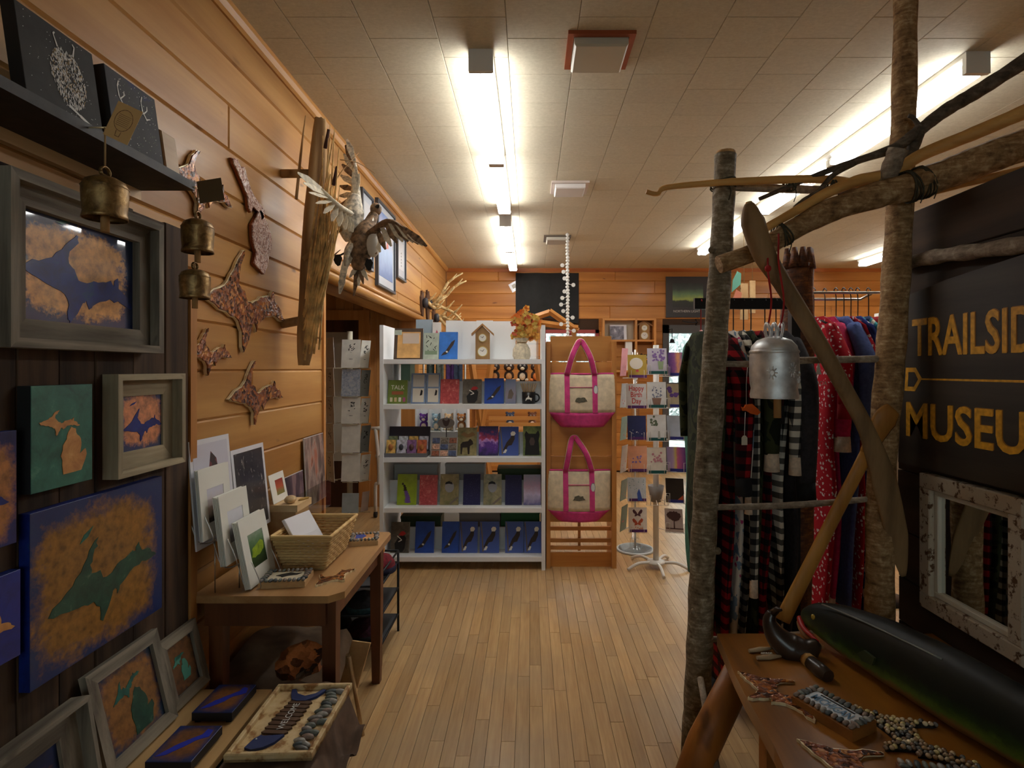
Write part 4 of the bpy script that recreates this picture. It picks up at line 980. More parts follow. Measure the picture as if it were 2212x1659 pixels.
# lower duck: dark, neck up, wings spread, hanging tail and feet
d2_ = duck('dark brown duck with striped neck and spread wing in front', [Q(808, 462, .10), Q(800, 480, .08), Q(788, 505, .05), Q(778, 545, .03), Q(775, 585, .03)], [.022, .03, .056, .06, .025], BROWNF, Q(812, 452, .11), (.35, -.7, .1), BROWNF,
     [(Q(802, 505, .02), Q(840, 478, -.05), Q(872, 492, -.08), (.25, -.2, -.85), BROWNF, CREAMF, 'wing', 11, .15), (Q(770, 515, .03), Q(752, 540, -.02), Q(745, 575, -.04), (-.1, -.1, -.9), GREYF, CREAMF, 'wing', 9, .13)],
     [Q(776, 570, .03), Q(755, 600, .0), Q(765, 612, .0), Q(775, 618, .0), Q(785, 614, .0), Q(795, 606, .0), Q(764, 640, .0)])
MB().tube([Q(806, 470, .07), Q(798, 500, .03)], [.006, .008], 6).build('neck_stripe', WHITEF, d2_)
MB().ball(Q(806, 530, .01), (.035, .03, .06), 10, 8).build('flank', WHITEF, d2_)
for (px, py) in ((730, 562), (797, 572)):
    MB().prism(Fr(Q(px, py, .0), (1, 0, 0), (0, 0, 1)), [(-.02, 0), (-.012, .025), (.012, .028), (.022, .01), (.012, -.025), (.0, -.03), (-.012, -.018)], 0, .006).build('webbed_foot', BLK, d2_)
    MB().tube([Q(px, py - 8, .003), Q((px + 776) / 2, py - 20, .02), Q(776, 545, .03)], .005, 6).build('shank', BLK, d2_)

# ================================================================ FAR LEFT WALL: framed pictures, antlers
FRAMEK = plain('grey_black_frame', (70, 72, 78), .4)
def wall_picture(label, y0, y1, z0, z1, pic, motif=None, fm=FRAMEK, matw=.05):
    t = thing('framed_picture', label, 'picture', (XL, y0, z0), 'framed pictures high on the pine wall'); fr = face_x(y0, z0); w, h = y1 - y0, z1 - z0; k = .022
    for (a0, a1, b0, b1) in ((0, w, 0, k), (0, w, h - k, h), (0, k, k, h - k), (w - k, w, k, h - k)): MB().fbox(fr, a0, a1, b0, b1, 0, .028, .002).build('frame_rail', fm, t)
    MB().fbox(fr, k, w - k, k, h - k, 0, .014).build('mat', plain('pale_blue_mat', (206, 214, 224), .3, coat=.8), t)
    p = MB().fbox(fr, k + matw, w - k - matw, k + matw * 1.4, h - k - matw, .014, .0155).build('picture_sheet', pic, t)
    if motif: motif(fr, p, w, h)
SKY = scene_paint('blue_wash', [(.1, (92, 116, 168)), (.45, (150, 176, 214)), (.7, (204, 196, 206)), (1, (110, 140, 196))])
def m_sail(fr, p, w, h): MB().prism(fr, [(w * .5, h * .5), (w * .62, h * .52), (w * .58, h * .82)], .0155, .017).build('sail', plain('coral_sail', (206, 120, 104), .5), p)
wall_picture('blue picture with a coral sail shape in a tall grey frame', 4.48, 5.06, 2.16, 2.85, SKY, m_sail)
def m_script(fr, p, w, h):
    mb = MB()
    for k in range(5): strokes(mb, fr.sub(0, 0, .0158), [(w * .45, h * (.3 + k * .07)), (w * .5, h * (.33 + k * .07)), (w * .56, h * (.3 + k * .07))], .005)
    mb.build('ink_strokes', plain('ink_grey', (110, 112, 110), .6), p, kind='stuff')
wall_picture('small white picture with ink strokes nearest the antlers', 5.15, 5.50, 2.33, 2.75, plain('white_sheet', (214, 216, 220), .3, coat=.5), m_script)
wall_picture('pale framed picture mostly hidden behind the ducks', 4.06, 4.36, 2.24, 2.80, plain('white_sheet', (214, 216, 220), .3, coat=.5), None)
ANT = plain('antler_bone', (190, 164, 116), .6, var=.2, scale=30); PLQ = wood('antler_plaque_wood', (92, 66, 52), (56, 40, 34), 2, .4)
def antler_mount(label, y, z, s, pts_sets, seed):
    t = thing('antler_mount', label, 'antlers', (XL, y, z), 'antler mounts on the pine wall')
    MB().prism(face_x(y, z), place([(.5, 0), (.75, .12), (.92, .45), (1, .75), (.8, .85), (.75, 1), (.5, .93), (.25, 1), (.2, .85), (0, .75), (.08, .45), (.25, .12)], 0, 0, .2 * s, .32 * s), 0, .022).build('plaque', PLQ, t)
    MB().ball((XL + .05, y, z + .02), (.04, .05, .06), 10, 8).build('skull_cap', plain('leather_cap', (60, 60, 66), .5), t)
    for pts in pts_sets:
        c = curve([V((XL + .06, y, z + .05))] + [V((XL + p[0], y + p[1], z + p[2])) for p in pts], 5); an = MB().tube(c, lerp_list([.024, .02, .017, .008], len(c)), 7).build('antler', ANT, t)
        for k in range(2, len(c) - 2, 4):
            b_ = c[k]; MB().tube(curve([b_, b_ + V((.05, -.02, .04)), b_ + V((.10, -.01, .10))], 3), lerp_list([.015, .011, .004], 7), 6).build('tine', ANT, an)
antler_mount('large branching antlers on the middle dark plaque', 6.72, 2.24, 1.15, [[(.16, -.05, .10), (.26, -.02, .28), (.42, .05, .40)], [(.18, .16, .12), (.30, .22, .26), (.44, .26, .34)], [(.2, .02, -.02), (.32, .0, -.08), (.42, .02, -.18)]], 1)
antler_mount('small antlers on the first dark plaque beside the header', 6.38, 2.22, .95, [[(.10, .0, .0), (.16, .04, -.04), (.22, .06, -.02)]], 2)
antler_mount('low spread of pale antlers on the plaque nearest the corner', 7.15, 2.12, .95, [[(.16, .0, .02), (.26, -.04, -.02), (.36, -.06, .04)], [(.16, .06, .0), (.28, .1, -.08), (.4, .12, -.06)], [(.14, .0, -.05), (.24, .0, -.14), (.34, .02, -.24)]], 3)
# ================================================================ WHITE BOOKSHELF
YS = 4.24; S_ = YS / F
def bx(px): return (px - VX) * S_
def bz(py): return H - (py - VY) * S_
WSH = plain('white_shelf_paint', (230, 232, 234), .45, var=.02, scale=6)
SX0, SX1 = bx(820), bx(1178)
SHZ = [bz(q) for q in (776, 874, 989, 1098, 1204)]
t = thing('bookshelf', 'tall white double-sided bookshelf full of journals', 'bookshelf', ((SX0 + SX1) / 2, YS, 0))
for xx in (SX0, SX1 - .028): MB().box(xx, xx + .028, YS, YS + .58, 0, bz(702)).build('side_panel', WSH, t)
for k, z in enumerate(SHZ):
    MB().box(SX0 + .028, SX1 - .028, YS + .005, YS + .29, z - .034, z, .0).build('shelf_board', WSH, t)
    MB().box(SX0 + .028, SX1 - .028, YS + .30, YS + .575, z - .034, z, .0).build('shelf_board', WSH, t)
    if k: MB().box(SX0 + .028, SX1 - .028, YS + .20, YS + .215, z, z + .17).build('display_ledge', WSH, t)
for k, (a, b_, yy) in enumerate(((952, 992, .26), (990, 1022, .245), (1022, 1060, .26), (1058, 1112, .245))):
    MB().box(bx(a), bx(b_) , YS + yy, YS + yy + .008, SHZ[0], bz(686 + (k % 2) * 2)).build('backing_board', plain('white_backing', (226, 228, 230), .35), label='white backing board behind the %s on the top shelf' % ('flying-eagle journal', 'gap left of the house clock', 'house clock', 'flower bouquet')[k], cat='board', group='white boards on the top shelf')
MB().box(bx(1114), bx(1164), YS + .25, YS + .256, SHZ[0], bz(700)).build('clear_sheet', ACR, label='clear acrylic sheet beside the bouquet on the top shelf', cat='sheet')

# ---------------------------------------------------------------- journals
PAGE = plain('paper_edge', (214, 208, 194), .7)
def cov(name, c, coat=.08, var=.08): return plain(name, c, .5, coat=coat, var=var, scale=20)
def speck(name, base, dots, scale=60, thr=.12):
    if name in MATS: return MATS[name]
    b = NB(name, .55, 0, .3); MATS[name] = b.m
    vo = b.n('TexVoronoi', {'Vector': b.vec('obj'), 'Scale': scale}).outputs['Distance']; b.set('Base Color', b.mix(b.step(vo, thr, thr * .6), base, dots)); return b.m
BRN = plain('eagle_brown', (54, 40, 34), .6); WHD = plain('eagle_white', (226, 222, 212), .6); BARK2 = plain('branch_grey', (112, 98, 86), .7); REDC = plain('crest_red', (170, 34, 36), .5)
def mo_fly(fr, p, w, h):
    MB().prism(fr, place([(.0, .0), (.16, .2), (.3, .28), (.42, .45), (.7, .85), (.95, 1), (.85, .7), (.6, .38), (.5, .22), (.35, .1), (.16, .06)], w * .5, h * .42, w * .8, h * .6), .0, .0012).build('eagle', BRN, p)
    MB().prism(fr, place([(0, .5), (.3, 1), (.8, .9), (1, .4), (.6, 0)], w * .42, h * .27, w * .13, h * .07), .0012, .002).build('eagle_head', WHD, p)
def mo_perch(fr, p, w, h):
    MB().prism(fr, place([(0, .05), (.2, .0), (.45, .3), (.75, .35), (1, .7), (1, .95), (.8, 1), (.6, .75), (.3, .5)], w * .5, h * .45, w * .6, h * .58), 0, .0012).build('eagle', BRN, p)
    MB().prism(fr, place([(.1, 0), (0, .6), (.3, 1), (.8, .95), (1, .5), (.7, 0)], w * .72, h * .76, w * .27, h * .15), .0012, .002).build('eagle_head', WHD, p)
    MB().prism(fr, [(w * .02, h * .98), (w * .1, h * .5), (w * .14, .01), (w * .22, .01), (w * .15, h * .55), (w * .08, h * .98)], 0, .0008).build('branch', BARK2, p)
    MB().prism(fr, [(w * .2, .02), (w * .32, h * .22), (w * .42, h * .2), (w * .34, .02)], .0012, .0018).build('eagle_tail', WHD, p)
def mo_wood(fr, p, w, h):
    MB().prism(fr, place([(.1, 0), (.0, .45), (.35, .8), (.7, 1), (1, .75), (.9, .2), (.7, 0)], w * .52, h * .33, w * .62, h * .6), 0, .0012).build('bird', BLK, p)
    MB().prism(fr, place([(0, .2), (.3, .9), (.7, 1), (1, .5), (.6, .1)], w * .62, h * .62, w * .42, h * .17), .0012, .002).build('red_crest', REDC, p)
    mb = MB(); strokes(mb, fr, [(w * .35, h * .55), (w * .6, h * .42), (w * .42, h * .36)], .004, .0021); mb.build('face_stripe', WHD, p)
def mo_chick(fr, p, w, h):
    MB().prism(fr, place([(.5 + .5 * math.cos(a), .5 + .5 * math.sin(a)) for a in [k * math.pi / 7 for k in range(14)]], w * .5, h * .58, w * .5, h * .36), 0, .0012).build('bird', plain('chickadee_grey', (156, 158, 164), .6), p)
    MB().prism(fr, place([(0, .1), (.1, .7), (.5, 1), (.9, .7), (1, .1), (.5, .3)], w * .47, h * .71, w * .42, h * .12), .0012, .002).build('black_cap', BLK, p)
    MB().prism(fr, [(w * .45, .005), (w * .95, h * .28), (w, h * .22), (w * .6, .005)], 0, .001).build('branch', BARK2, p)
def mo_lupine(fr, p, w, h):
    pm = plain('lupine_purple', (110, 74, 150), .6); rr = random.Random(1)
    for k in range(10):
        q = k / 9; MB().prism(fr, place([(0, .3), (.3, 1), (.8, .9), (1, .3), (.5, 0)], w * (.3 + .4 * q * (1 - .3 * q)) + rr.uniform(-.004, .004), h * (.68 - .58 * q), w * (.12 + .25 * q), h * .08), 0, .001).build('blossom', pm if q > .35 else BRN, p)
def mo_moose(fr, p, w, h):
    MB().prism(fr, place([(.05, 0), (.15, 0), (.2, .4), (.55, .42), (.6, 0), (.72, 0), (.75, .5), (1, .62), (.95, .8), (.75, .95), (.6, .8), (.2, .75), (.03, .6)], w * .48, h * .34, w * .7, h * .58), 0, .0012).build('moose', plain('moose_brown', (44, 32, 26), .7), p)
    MB().prism(fr, place([(0, .5), (.2, 1), (.5, .6), (.8, 1), (1, .5), (.6, 0), (.4, 0)], w * .55, h * .74, w * .8, h * .2), 0, .0012).build('moose_antlers', plain('moose_antler', (136, 104, 66), .7), p)
def mo_bear(fr, p, w, h):
    MB().prism(fr, [(w * .1, .005), (w * .14, h * .5), (w * .08, h * .72), (w * .16, h * .84), (w * .3, h * .74), (w * .7, h * .74), (w * .84, h * .86), (w * .92, h * .72), (w * .86, h * .5), (w * .92, .005)], 0, .0012).build('bear', BLK, p)
    MB().prism(fr, place([(.2, 0), (0, .5), (.25, 1), (.75, 1), (1, .5), (.8, 0)], w * .5, h * .48, w * .32, h * .26), .0012, .002).build('bear_muzzle', plain('bear_muzzle', (84, 70, 66), .7), p)
def mo_talk(fr, p, w, h):
    MB().text('TALK', fr.sub(w * .5, h * .60, 0), h * .26, sx=.9, depth=.001).build('lettering', WHD, p)
    MB().text('BIRDIE', fr.sub(w * .5, h * .38, 0), h * .16, sx=.9, depth=.001).build('lettering', plain('title_rust', (160, 80, 50), .6), p) if False else MB().fbox(fr, w * .2, w * .8, h * .38, h * .52, 0, .001).build('title_bar', plain('title_rust', (150, 84, 50), .6), p)
    for a, c in ((.12, (206, 190, 160)), (.34, (200, 170, 130)), (.56, (220, 214, 200)), (.78, (170, 80, 120))): MB().fbox(fr, w * a, w * (a + .13), h * .08, h * .26, 0, .001).build('picture_square', plain('sq_%d' % int(a * 100), c, .6), p)
def mo_pad(fr, p, w, h):
    MB().fbox(fr, w * .12, w * .88, h * .55, h * .95, 0, .001).build('grey_panel', plain('pad_panel', (190, 186, 178), .6), p)
    MB().fbox(fr, w * .12, w * .88, h * .05, h * .50, 0, .001).build('cream_panel', plain('pad_cream', (214, 206, 190), .6), p)
    MB().prism(fr, place([(0, 0), (.4, 1), (1, .8), (.8, .1)], w * .7, h * .36, w * .2, h * .2), .001, .002).build('black_bird', BLK, p)
def mo_sketch(fr, p, w, h):
    rr = random.Random(int(w * 1e5)); mb = MB()
    for k in range(14): a, q = rr.uniform(.2, .75) * w, rr.uniform(.35, .9) * h; strokes(mb, fr, [(a, q), (a + rr.uniform(-.02, .02), q + rr.uniform(-.025, .025))], .003, .0008)
    mb.build('ink_drawing', BLK, p, kind='stuff')
    MB().fbox(fr, w * .1, w * .9, h * .18, h * .32, 0, .001).build('green_bar', plain('sage_bar', (118, 138, 112), .6), p)
def journal(label, px0, px1, py0, shelf, mat, motif=None, yoff=.10, lean=.18, th=.014, name='journal', group='journals on the white bookshelf', cat='journal'):
    z = SHZ[shelf]; x0, x1 = bx(px0), bx(px1); h = (bz(py0) - z) * 1.01; y = YS + yoff
    k = (YS + yoff) / YS; x0 *= k; x1 *= k
    fr = Fr((x0, y, z + .001), (1, 0, 0), (0, lean, 1)); w = x1 - x0; h = h * k
    t = thing(name, label, cat, (x0, y, z), group)
    MB().fbox(fr, .001, w - .001, .001, h - .001, -th, 0).build('page_block', PAGE, t)
    p = MB().fbox(fr, 0, w, 0, h, 0, .0016).build('cover', mat, t)
    MB().fbox(fr, 0, w, 0, h, -th - .0016, -th).build('back_cover', mat, t)
    if motif: motif(fr.sub(0, 0, .0016), p, w, h)
    return t
BL1 = cov('sky_blue_cover', (48, 112, 196)); BL2 = cov('deep_blue_cover', (36, 72, 160)); BL3 = scene_paint('dusk_blue_cover', [(.1, (70, 92, 168)), (.9, (52, 72, 150))], kind='gen')
NAVYC = speck('starry_navy_cover', (40, 38, 82), (140, 138, 180), 130, .16); REDF = mottled('red_floral_cover', (150, 40, 50), (196, 84, 84), (226, 200, 190), 40)
GRN = cov('lime_cover', (146, 168, 36)); BRK = mottled('bark_cover', (70, 64, 56), (104, 96, 84), (130, 122, 108), 25); OLV = mottled('olive_blur_cover', (96, 92, 50), (150, 136, 90), (186, 168, 120), 16)
NEB = scene_paint('nebula_cover', [(.0, (40, 30, 80)), (.35, (96, 50, 150)), (.5, (196, 150, 220)), (.62, (170, 50, 80)), (.8, (60, 40, 110)), (1, (40, 34, 80))], nscale=4, warp=.9)
PLK = scene_paint('violet_lake_cover', [(0, (96, 84, 140)), (.35, (206, 190, 220)), (.6, (190, 150, 180)), (1, (150, 150, 180))], warp=.5)
GRB = mottled('green_leaf_cover', (64, 84, 34), (126, 140, 70), (170, 172, 110), 24); KRFT = cov('kraft_cover', (206, 160, 100)); DKB = cov('dark_brown_cover', (78, 62, 52)); GRYG = cov('grey_green_cover', (168, 178, 164)); TLK = cov('talk_green_cover', (104, 122, 48)); PADB = cov('pad_blue_cover', (120, 140, 172)); SLB = scene_paint('slim_blue_cover', [(0, (120, 124, 150)), (.4, (150, 140, 150)), (1, (130, 150, 190))])
def mo_album(fr, p, w, h):
    MB().fbox(fr, w * .12, w * .92, h * .04, h * .88, 0, .004).build('kraft_panel', KRFT, p)
    MB().fbox(fr, w * .3, w * .88, h * .5, h * .84, .004, .005).build('shiny_window', plain('foil_window', (226, 224, 220), .15, .5), p)
    MB().fbox(fr, 0, w * .26, h * .78, h * .94, .004, .006).build('label', GRYG, p)
journal('brown spiral album with a foil window on the top shelf', 850, 912, 708, 0, DKB, mo_album)
journal('grey-green booklet with an ink sketch beside the brown album', 914, 947, 718, 0, GRYG, mo_sketch)
journal('sky blue journal with a flying eagle on the top shelf', 948, 988, 716, 0, BL1, mo_fly)
journal('pale blue picture card behind the grey-green booklet', 898, 934, 690, 0, scene_paint('misty_blue', [(0, (120, 140, 150)), (1, (160, 176, 190))]), None, .22, .04)
journal('white card with a pink cardinal behind the eagle journal', 934, 952, 696, 0, plain('white_card', (216, 212, 210), .5), lambda fr, p, w, h: MB().prism(fr, place([(0, 0), (.5, 1), (1, .3)], w * .5, h * .7, w * .6, h * .2), 0, .001).build('pink_bird', plain('pink_bird', (190, 90, 110), .6), p), .21, .04)
journal('green journal lettered TALK on the second shelf', 837, 879, 823, 1, TLK, mo_talk)
journal('first blue-bordered bird note pad on the second shelf', 887, 919, 808, 1, PADB, mo_pad)
journal('second blue-bordered bird note pad next to the red floral journal', 920, 950, 808, 1, PADB, mo_pad)
journal('red floral journal on the second shelf', 951, 991, 821, 1, REDF)
journal('woodpecker journal on the second shelf', 999, 1040, 821, 1, BRK, mo_wood)
journal('blue journal with a flying eagle on the second shelf', 1046, 1088, 819, 1, BL2, mo_fly)
journal('slim blue-grey notebook beside the black mug', 1092, 1114, 821, 1, SLB, lambda fr, p, w, h: MB().prism(fr, place([(0, 0), (.2, .8), (.6, 1), (1, .5), (.7, 0)], w * .5, h * .4, w * .6, h * .4), 0, .001).build('bird', BARK2, p))
journal('moose journal on the third shelf', 988, 1029, 929, 2, OLV, mo_moose)
journal('purple nebula journal on the third shelf', 1034, 1076, 926, 2, NEB)
journal('perched eagle journal on the third shelf', 1078, 1120, 927, 2, BL3, mo_perch)
journal('black bear journal on the third shelf', 1130, 1169, 926, 2, GRB, mo_bear)
journal('lime green lupine journal on the fourth shelf', 857, 899, 1033, 3, GRN, mo_lupine)
journal('red floral journal on the fourth shelf', 905, 944, 1035, 3, REDF)
journal('chickadee journal next to the red floral one', 950, 990, 1033, 3, OLV, mo_chick)
journal('starry navy journal between the two chickadee journals', 1000, 1037, 1033, 3, NAVYC)
journal('chickadee journal between the two starry navy journals', 1044, 1083, 1033, 3, OLV, mo_chick)
journal('starry navy journal beside the violet lake journal', 1091, 1127, 1035, 3, NAVYC)
journal('violet lake journal at the end of the fourth shelf', 1131, 1168, 1034, 3, PLK)
journal('woodpecker journal on the bottom shelf', 843, 883, 1140, 4, BRK, mo_wood)
journal('flying eagle journal on the bottom shelf, next to the woodpecker', 896, 937, 1139, 4, BL2, mo_fly)
journal('flying eagle journal on the bottom shelf touching a perched eagle', 954, 991, 1139, 4, BL2, mo_fly)
journal('perched eagle journal, first of four on the bottom shelf', 992, 1031, 1139, 4, BL3, mo_perch)
journal('perched eagle journal, second of four on the bottom shelf', 1036, 1078, 1139, 4, BL3, mo_perch)
journal('perched eagle journal, third of four on the bottom shelf', 1091, 1131, 1139, 4, BL3, mo_perch)
journal('perched eagle journal at the end of the bottom shelf', 1132, 1170, 1139, 4, BL3, mo_perch)

# house clock
def house_clock(x, y, z, w, h, label, m, sc=1.0):
    t = thing('house_clock', label, 'clock', (x, y, z), 'house-shaped clocks'); fr = face_y(x, z, y)
    MB().prism(fr, [(-w / 2, 0), (w / 2, 0), (w / 2, h * .74), (0, h * .93), (-w / 2, h * .74)], -.04, 0).build('case', m, t)
    for s in (-1, 1):
        d = V((s * w * .78, -h * .28)); nn = V((d.y, -d.x)).normalized() * .012 * (1 if s > 0 else -1)
        MB().prism(fr, [(0, h * .94), (0, h * 1.0), (d.x, h + d.y), (d.x, h * .94 + d.y)], -.05, .012).build('roof_board', wood('clock_roof', (176, 130, 80), (140, 98, 56), 0, .5), t)
    for zz, r in ((h * .22, w * .38), (h * .6, w * .30)):
        MB().lathe([(r, 0), (r, .008), (r * .85, .010)], fr.p(0, zz, 0), 20, axis=1).build('dial_rim', plain('gilt', (190, 160, 96), .3, .8), t) if False else None
        f2 = Fr(fr.p(0, zz, 0), fr.u, fr.v); circ = [(math.cos(a) * r, math.sin(a) * r) for a in [k * math.pi / 10 for k in range(20)]]
        MB().prism(f2, circ, 0, .006).build('dial_rim', plain('gilt', (190, 160, 96), .3, .8), t)
        dl = MB().prism(f2, [(a * .84, q * .84) for a, q in circ], .006, .008).build('dial', plain('dial_white', (222, 220, 212), .4), t)
        mb = MB(); strokes(mb, f2.sub(0, 0, .0084), [(0, 0), (r * .3, r * .4)], .0022); strokes(mb, f2.sub(0, 0, .0084), [(0, 0), (-r * .5, r * .3)], .0016); mb.build('hands', BLK, dl)
    return t
house_clock(bx(1040), YS + .10, SHZ[0], .108, .275, 'house-shaped wooden clock with two dials on the white bookshelf', wood('clock_case', (164, 128, 84), (132, 98, 60), 2, .5))
# bouquet in a burlap sack
t = thing('flower_bouquet', 'orange and yellow bouquet in a burlap sack on the top shelf', 'flowers', (bx(1126), YS + .14, SHZ[0]))
BUR = plain('burlap', (206, 194, 170), .9, var=.12, scale=50, bump=.4); c = (bx(1126), YS + .14, SHZ[0])
MB().lathe([(.058, 0), (.07, .03), (.066, .08), (.046, .115), (.03, .128), (.045, .15), (.056, .165)], c, 16, cap=False).build('sack', BUR, t)
MB().lathe([(.033, .124), (.037, .128), (.033, .133)], c, 14, cap=False).build('twine', TWINE, t)
rr = random.Random(8); PET = [plain('petal_%d' % k, q, .7) for k, q in enumerate([(226, 136, 60), (232, 176, 84), (222, 192, 104), (212, 104, 70), (214, 184, 96)])]
for k in range(84):
    a, q = rr.uniform(0, 2 * math.pi), rr.uniform(0, 1) ** .6; c2 = V(c) + V((math.cos(a) * .10 * q + .03, -.02 + math.sin(a) * .06 * q, .17 + rr.uniform(.0, .22) * (1.1 - .45 * q)))
    m_ = MB()
    for j in range(5):
        an = j * 2 * math.pi / 5 + rr.random(); e = V((math.cos(an), rr.uniform(-.5, .2), math.sin(an))).normalized() * .03; s = V((-math.sin(an), 0, math.cos(an))) * .013
        m_.add([c2, c2 + e * .6 + s, c2 + e, c2 + e * .6 - s], [(0, 1, 2, 3), (3, 2, 1, 0)])
    m_.build('blossom', PET[rr.randrange(5)], t)
for k in range(9):
    a = rr.uniform(0, 6.28); e = V(c) + V((math.cos(a) * .08 + .02, math.sin(a) * .05, rr.uniform(.18, .26))); MB().tube(curve([V(c) + V((0, 0, .12)), V(c).lerp(e, .5) + V((0, 0, .06)), e], 3), lerp_list([.003, .009, .001], 7), 5, flat=.2).build('leaf', plain('bouquet_leaf', (104, 112, 56), .7), t)
# mug of pencils
c = (bx(1142), YS + .12, SHZ[1]); t = thing('pencil_mug', 'black mug with a white moose print holding pencils', 'mug', c)
MB().lathe([(.05, 0), (.052, .09), (.047, .09), (.045, .01)], c, 20).build('mug_body', plain('black_glaze', (34, 32, 32), .3), t)
MB().tube([V(c) + V((.05 + .03 * math.sin(a), 0, .045 - .03 * math.cos(a))) for a in [k * math.pi / 8 for k in range(9)]], .006, 8).build('mug_handle', plain('black_glaze', (34, 32, 32), .3), t)
MB().prism(Fr((c[0] - .03, c[1] - .0525, c[2] + .015), (1, 0, 0), (0, 0, 1)), place([(0, 0), (.1, .5), (.3, .6), (.5, 1), (.6, .6), (1, .5), (.9, 0), (.7, .3), (.3, .3)], .03, .03, .05, .045), 0, .002).build('moose_print', WHD, t)
for k in range(8):
    e = V(c) + V(((k - 3.5) * .017, rr.uniform(-.02, .02), .155)); MB().tube([V(c) + V(((k - 3.5) * .007, 0, .05)), e], .0042, 6).build('pencil', wood('pencil_wood', (206, 176, 136), (180, 146, 104), 2, .6), label='%s wooden pencil from the left in the black mug' % ('first', 'second', 'third', 'fourth', 'fifth', 'sixth', 'seventh', 'eighth')[k], cat='pencil', group='pencils in the black mug')
# counter display of small figures and cards
t = thing('counter_display', 'dark cardboard counter display of small toy cards on the third shelf', 'display', (bx(876), YS + .08, SHZ[2]))
x0, x1 = bx(828), bx(920); z = SHZ[2]; yy = YS + .02
MB().box(x0, x1, yy, yy + .16, z, z + .03).build('tray_base', plain('display_grey', (104, 104, 108), .6), t)
MB().fbox(Fr((x0, yy + .13, z + .03), (1, 0, 0), (0, .25, 1)), 0, x1 - x0, 0, .19, -.004, 0).build('header_card', plain('display_dark', (60, 54, 66), .6), t)
CARDC = [(190, 196, 204), (196, 160, 90), (176, 176, 190), (120, 84, 130), (170, 90, 60), (110, 120, 90)]
k = 0
for row in range(2):
    for col_ in range(4):
        a = x0 + .012 + col_ * .078; fr = Fr((a, yy + .01 + row * .07, z + .03 + row * .02), (1, 0, 0), (0, .2, 1)); k += 1
        c0 = CARDC[k % 6]; tt = thing('toy_card', '%s toy card, %s in the %s row of the counter display' % (('silver', 'amber', 'lilac', 'plum', 'rust', 'olive')[k % 6], ('first', 'second', 'third', 'last')[col_], ('front', 'back')[row]), 'card', fr.o, 'toy cards in the counter display')
        MB().fbox(fr, 0, .07, 0, .10, -.004, 0).build('card', plain('toy_card_%d' % (k % 6), c0, .4, var=.25, scale=40), tt)
        MB().ball(fr.p(.035, .045, .006), (.018, .01, .024), 8, 6).build('figure', plain('toy_fig_%d' % (k % 3), [(90, 60, 60), (170, 110, 60), (60, 60, 70)][k % 3], .6), tt)
t = thing('oval_sign', 'grey oval sign with an animal face above the toy trays', 'sign', (bx(957), YS + .12, SHZ[2] + .12))
fr = face_y(bx(957), bz(918), YS + .16); MB().prism(fr, [(math.cos(a) * .066, math.sin(a) * .04) for a in [k * math.pi / 12 for k in range(24)]], 0, .006).build('plate', plain('oval_grey', (150, 146, 148), .5), t)
MB().prism(fr, [(-.03, .02), (-.02, .032), (-.008, .018), (.008, .018), (.02, .032), (.03, .02), (.018, -.016), (0, -.028), (-.018, -.016)], .006, .008).build('animal_face', plain('oval_face', (84, 70, 74), .6), t)
MB().tube([fr.p(0, 0, -.006), (fr.o.x, fr.o.y + .006, SHZ[2])], .003, 6).build('stem', BLKM, t)
t = thing('bead_tray', 'open compartment tray of small trinkets next to the moose journal', 'tray', (bx(955), YS + .05, SHZ[2]))
fr = Fr((bx(927), YS + .04, SHZ[2]), (1, 0, 0), (0, .45, 1)); MB().fbox(fr, 0, .2, 0, .155, -.02, 0).build('tray_body', plain('tray_grey', (150, 144, 138), .6), t)
for i in range(3):
    for j in range(3): MB().fbox(fr, .01 + i * .064, .066 + i * .064, .008 + j * .05, .048 + j * .05, 0, .006).build('compartment', plain('trinket_%d' % ((i + j) % 4), [(120, 70, 50), (170, 130, 110), (60, 70, 100), (100, 90, 80)][(i + j) % 4], .5, var=.4, scale=80), t)
# gift boxes on the rear half of the shelf
def gift(label, px0, px1, py0, py1, y, c, name='gift_box'):
    k = y / F; z0 = H - (py1 - VY) * k; z1 = H - (py0 - VY) * k
    base = max(z for z in SHZ + [0.0] if z <= z0 + .05)
    t = thing(name, label, 'box', ((px0 - VX) * k, y, base), 'boxes on the rear side of the bookshelf')
    m = plain('box_%d_%d_%d' % c, c, .6); MB().box((px0 - VX) * k, (px1 - VX) * k, y, y + .18, base, z1 - .02).build('box_base', m, t)
    MB().box((px0 - VX) * k - .003, (px1 - VX) * k + .003, y - .003, y + .183, z1 - .02, z1).build('box_lid', m, t)
gift('pale grey box behind the lime and red journals', 852, 944, 1003, 1028, YS + .31, (170, 172, 172))
gift('second pale grey box behind the navy and chickadee journals', 962, 1046, 1002, 1028, YS + .31, (176, 178, 178))
gift('dark green box behind the last journals of the fourth shelf', 1075, 1168, 1012, 1026, YS + .31, (60, 80, 52))
gift('long dark green box behind the bottom shelf eagles', 866, 952, 1115, 1130, YS + .31, (58, 76, 48))
gift('taupe box behind the bottom shelf perched eagles', 992, 1080, 1104, 1130, YS + .31, (150, 140, 132))
gift('bright green and grey box behind the last bottom shelf journals', 1082, 1166, 1104, 1132, YS + .31, (60, 112, 64))
gift('green label box behind the green TALK journal', 866, 886, 782, 818, YS + .33, (120, 148, 128))
PL = [(112, 60, 150), (150, 176, 190), (214, 180, 140), (170, 110, 60)]
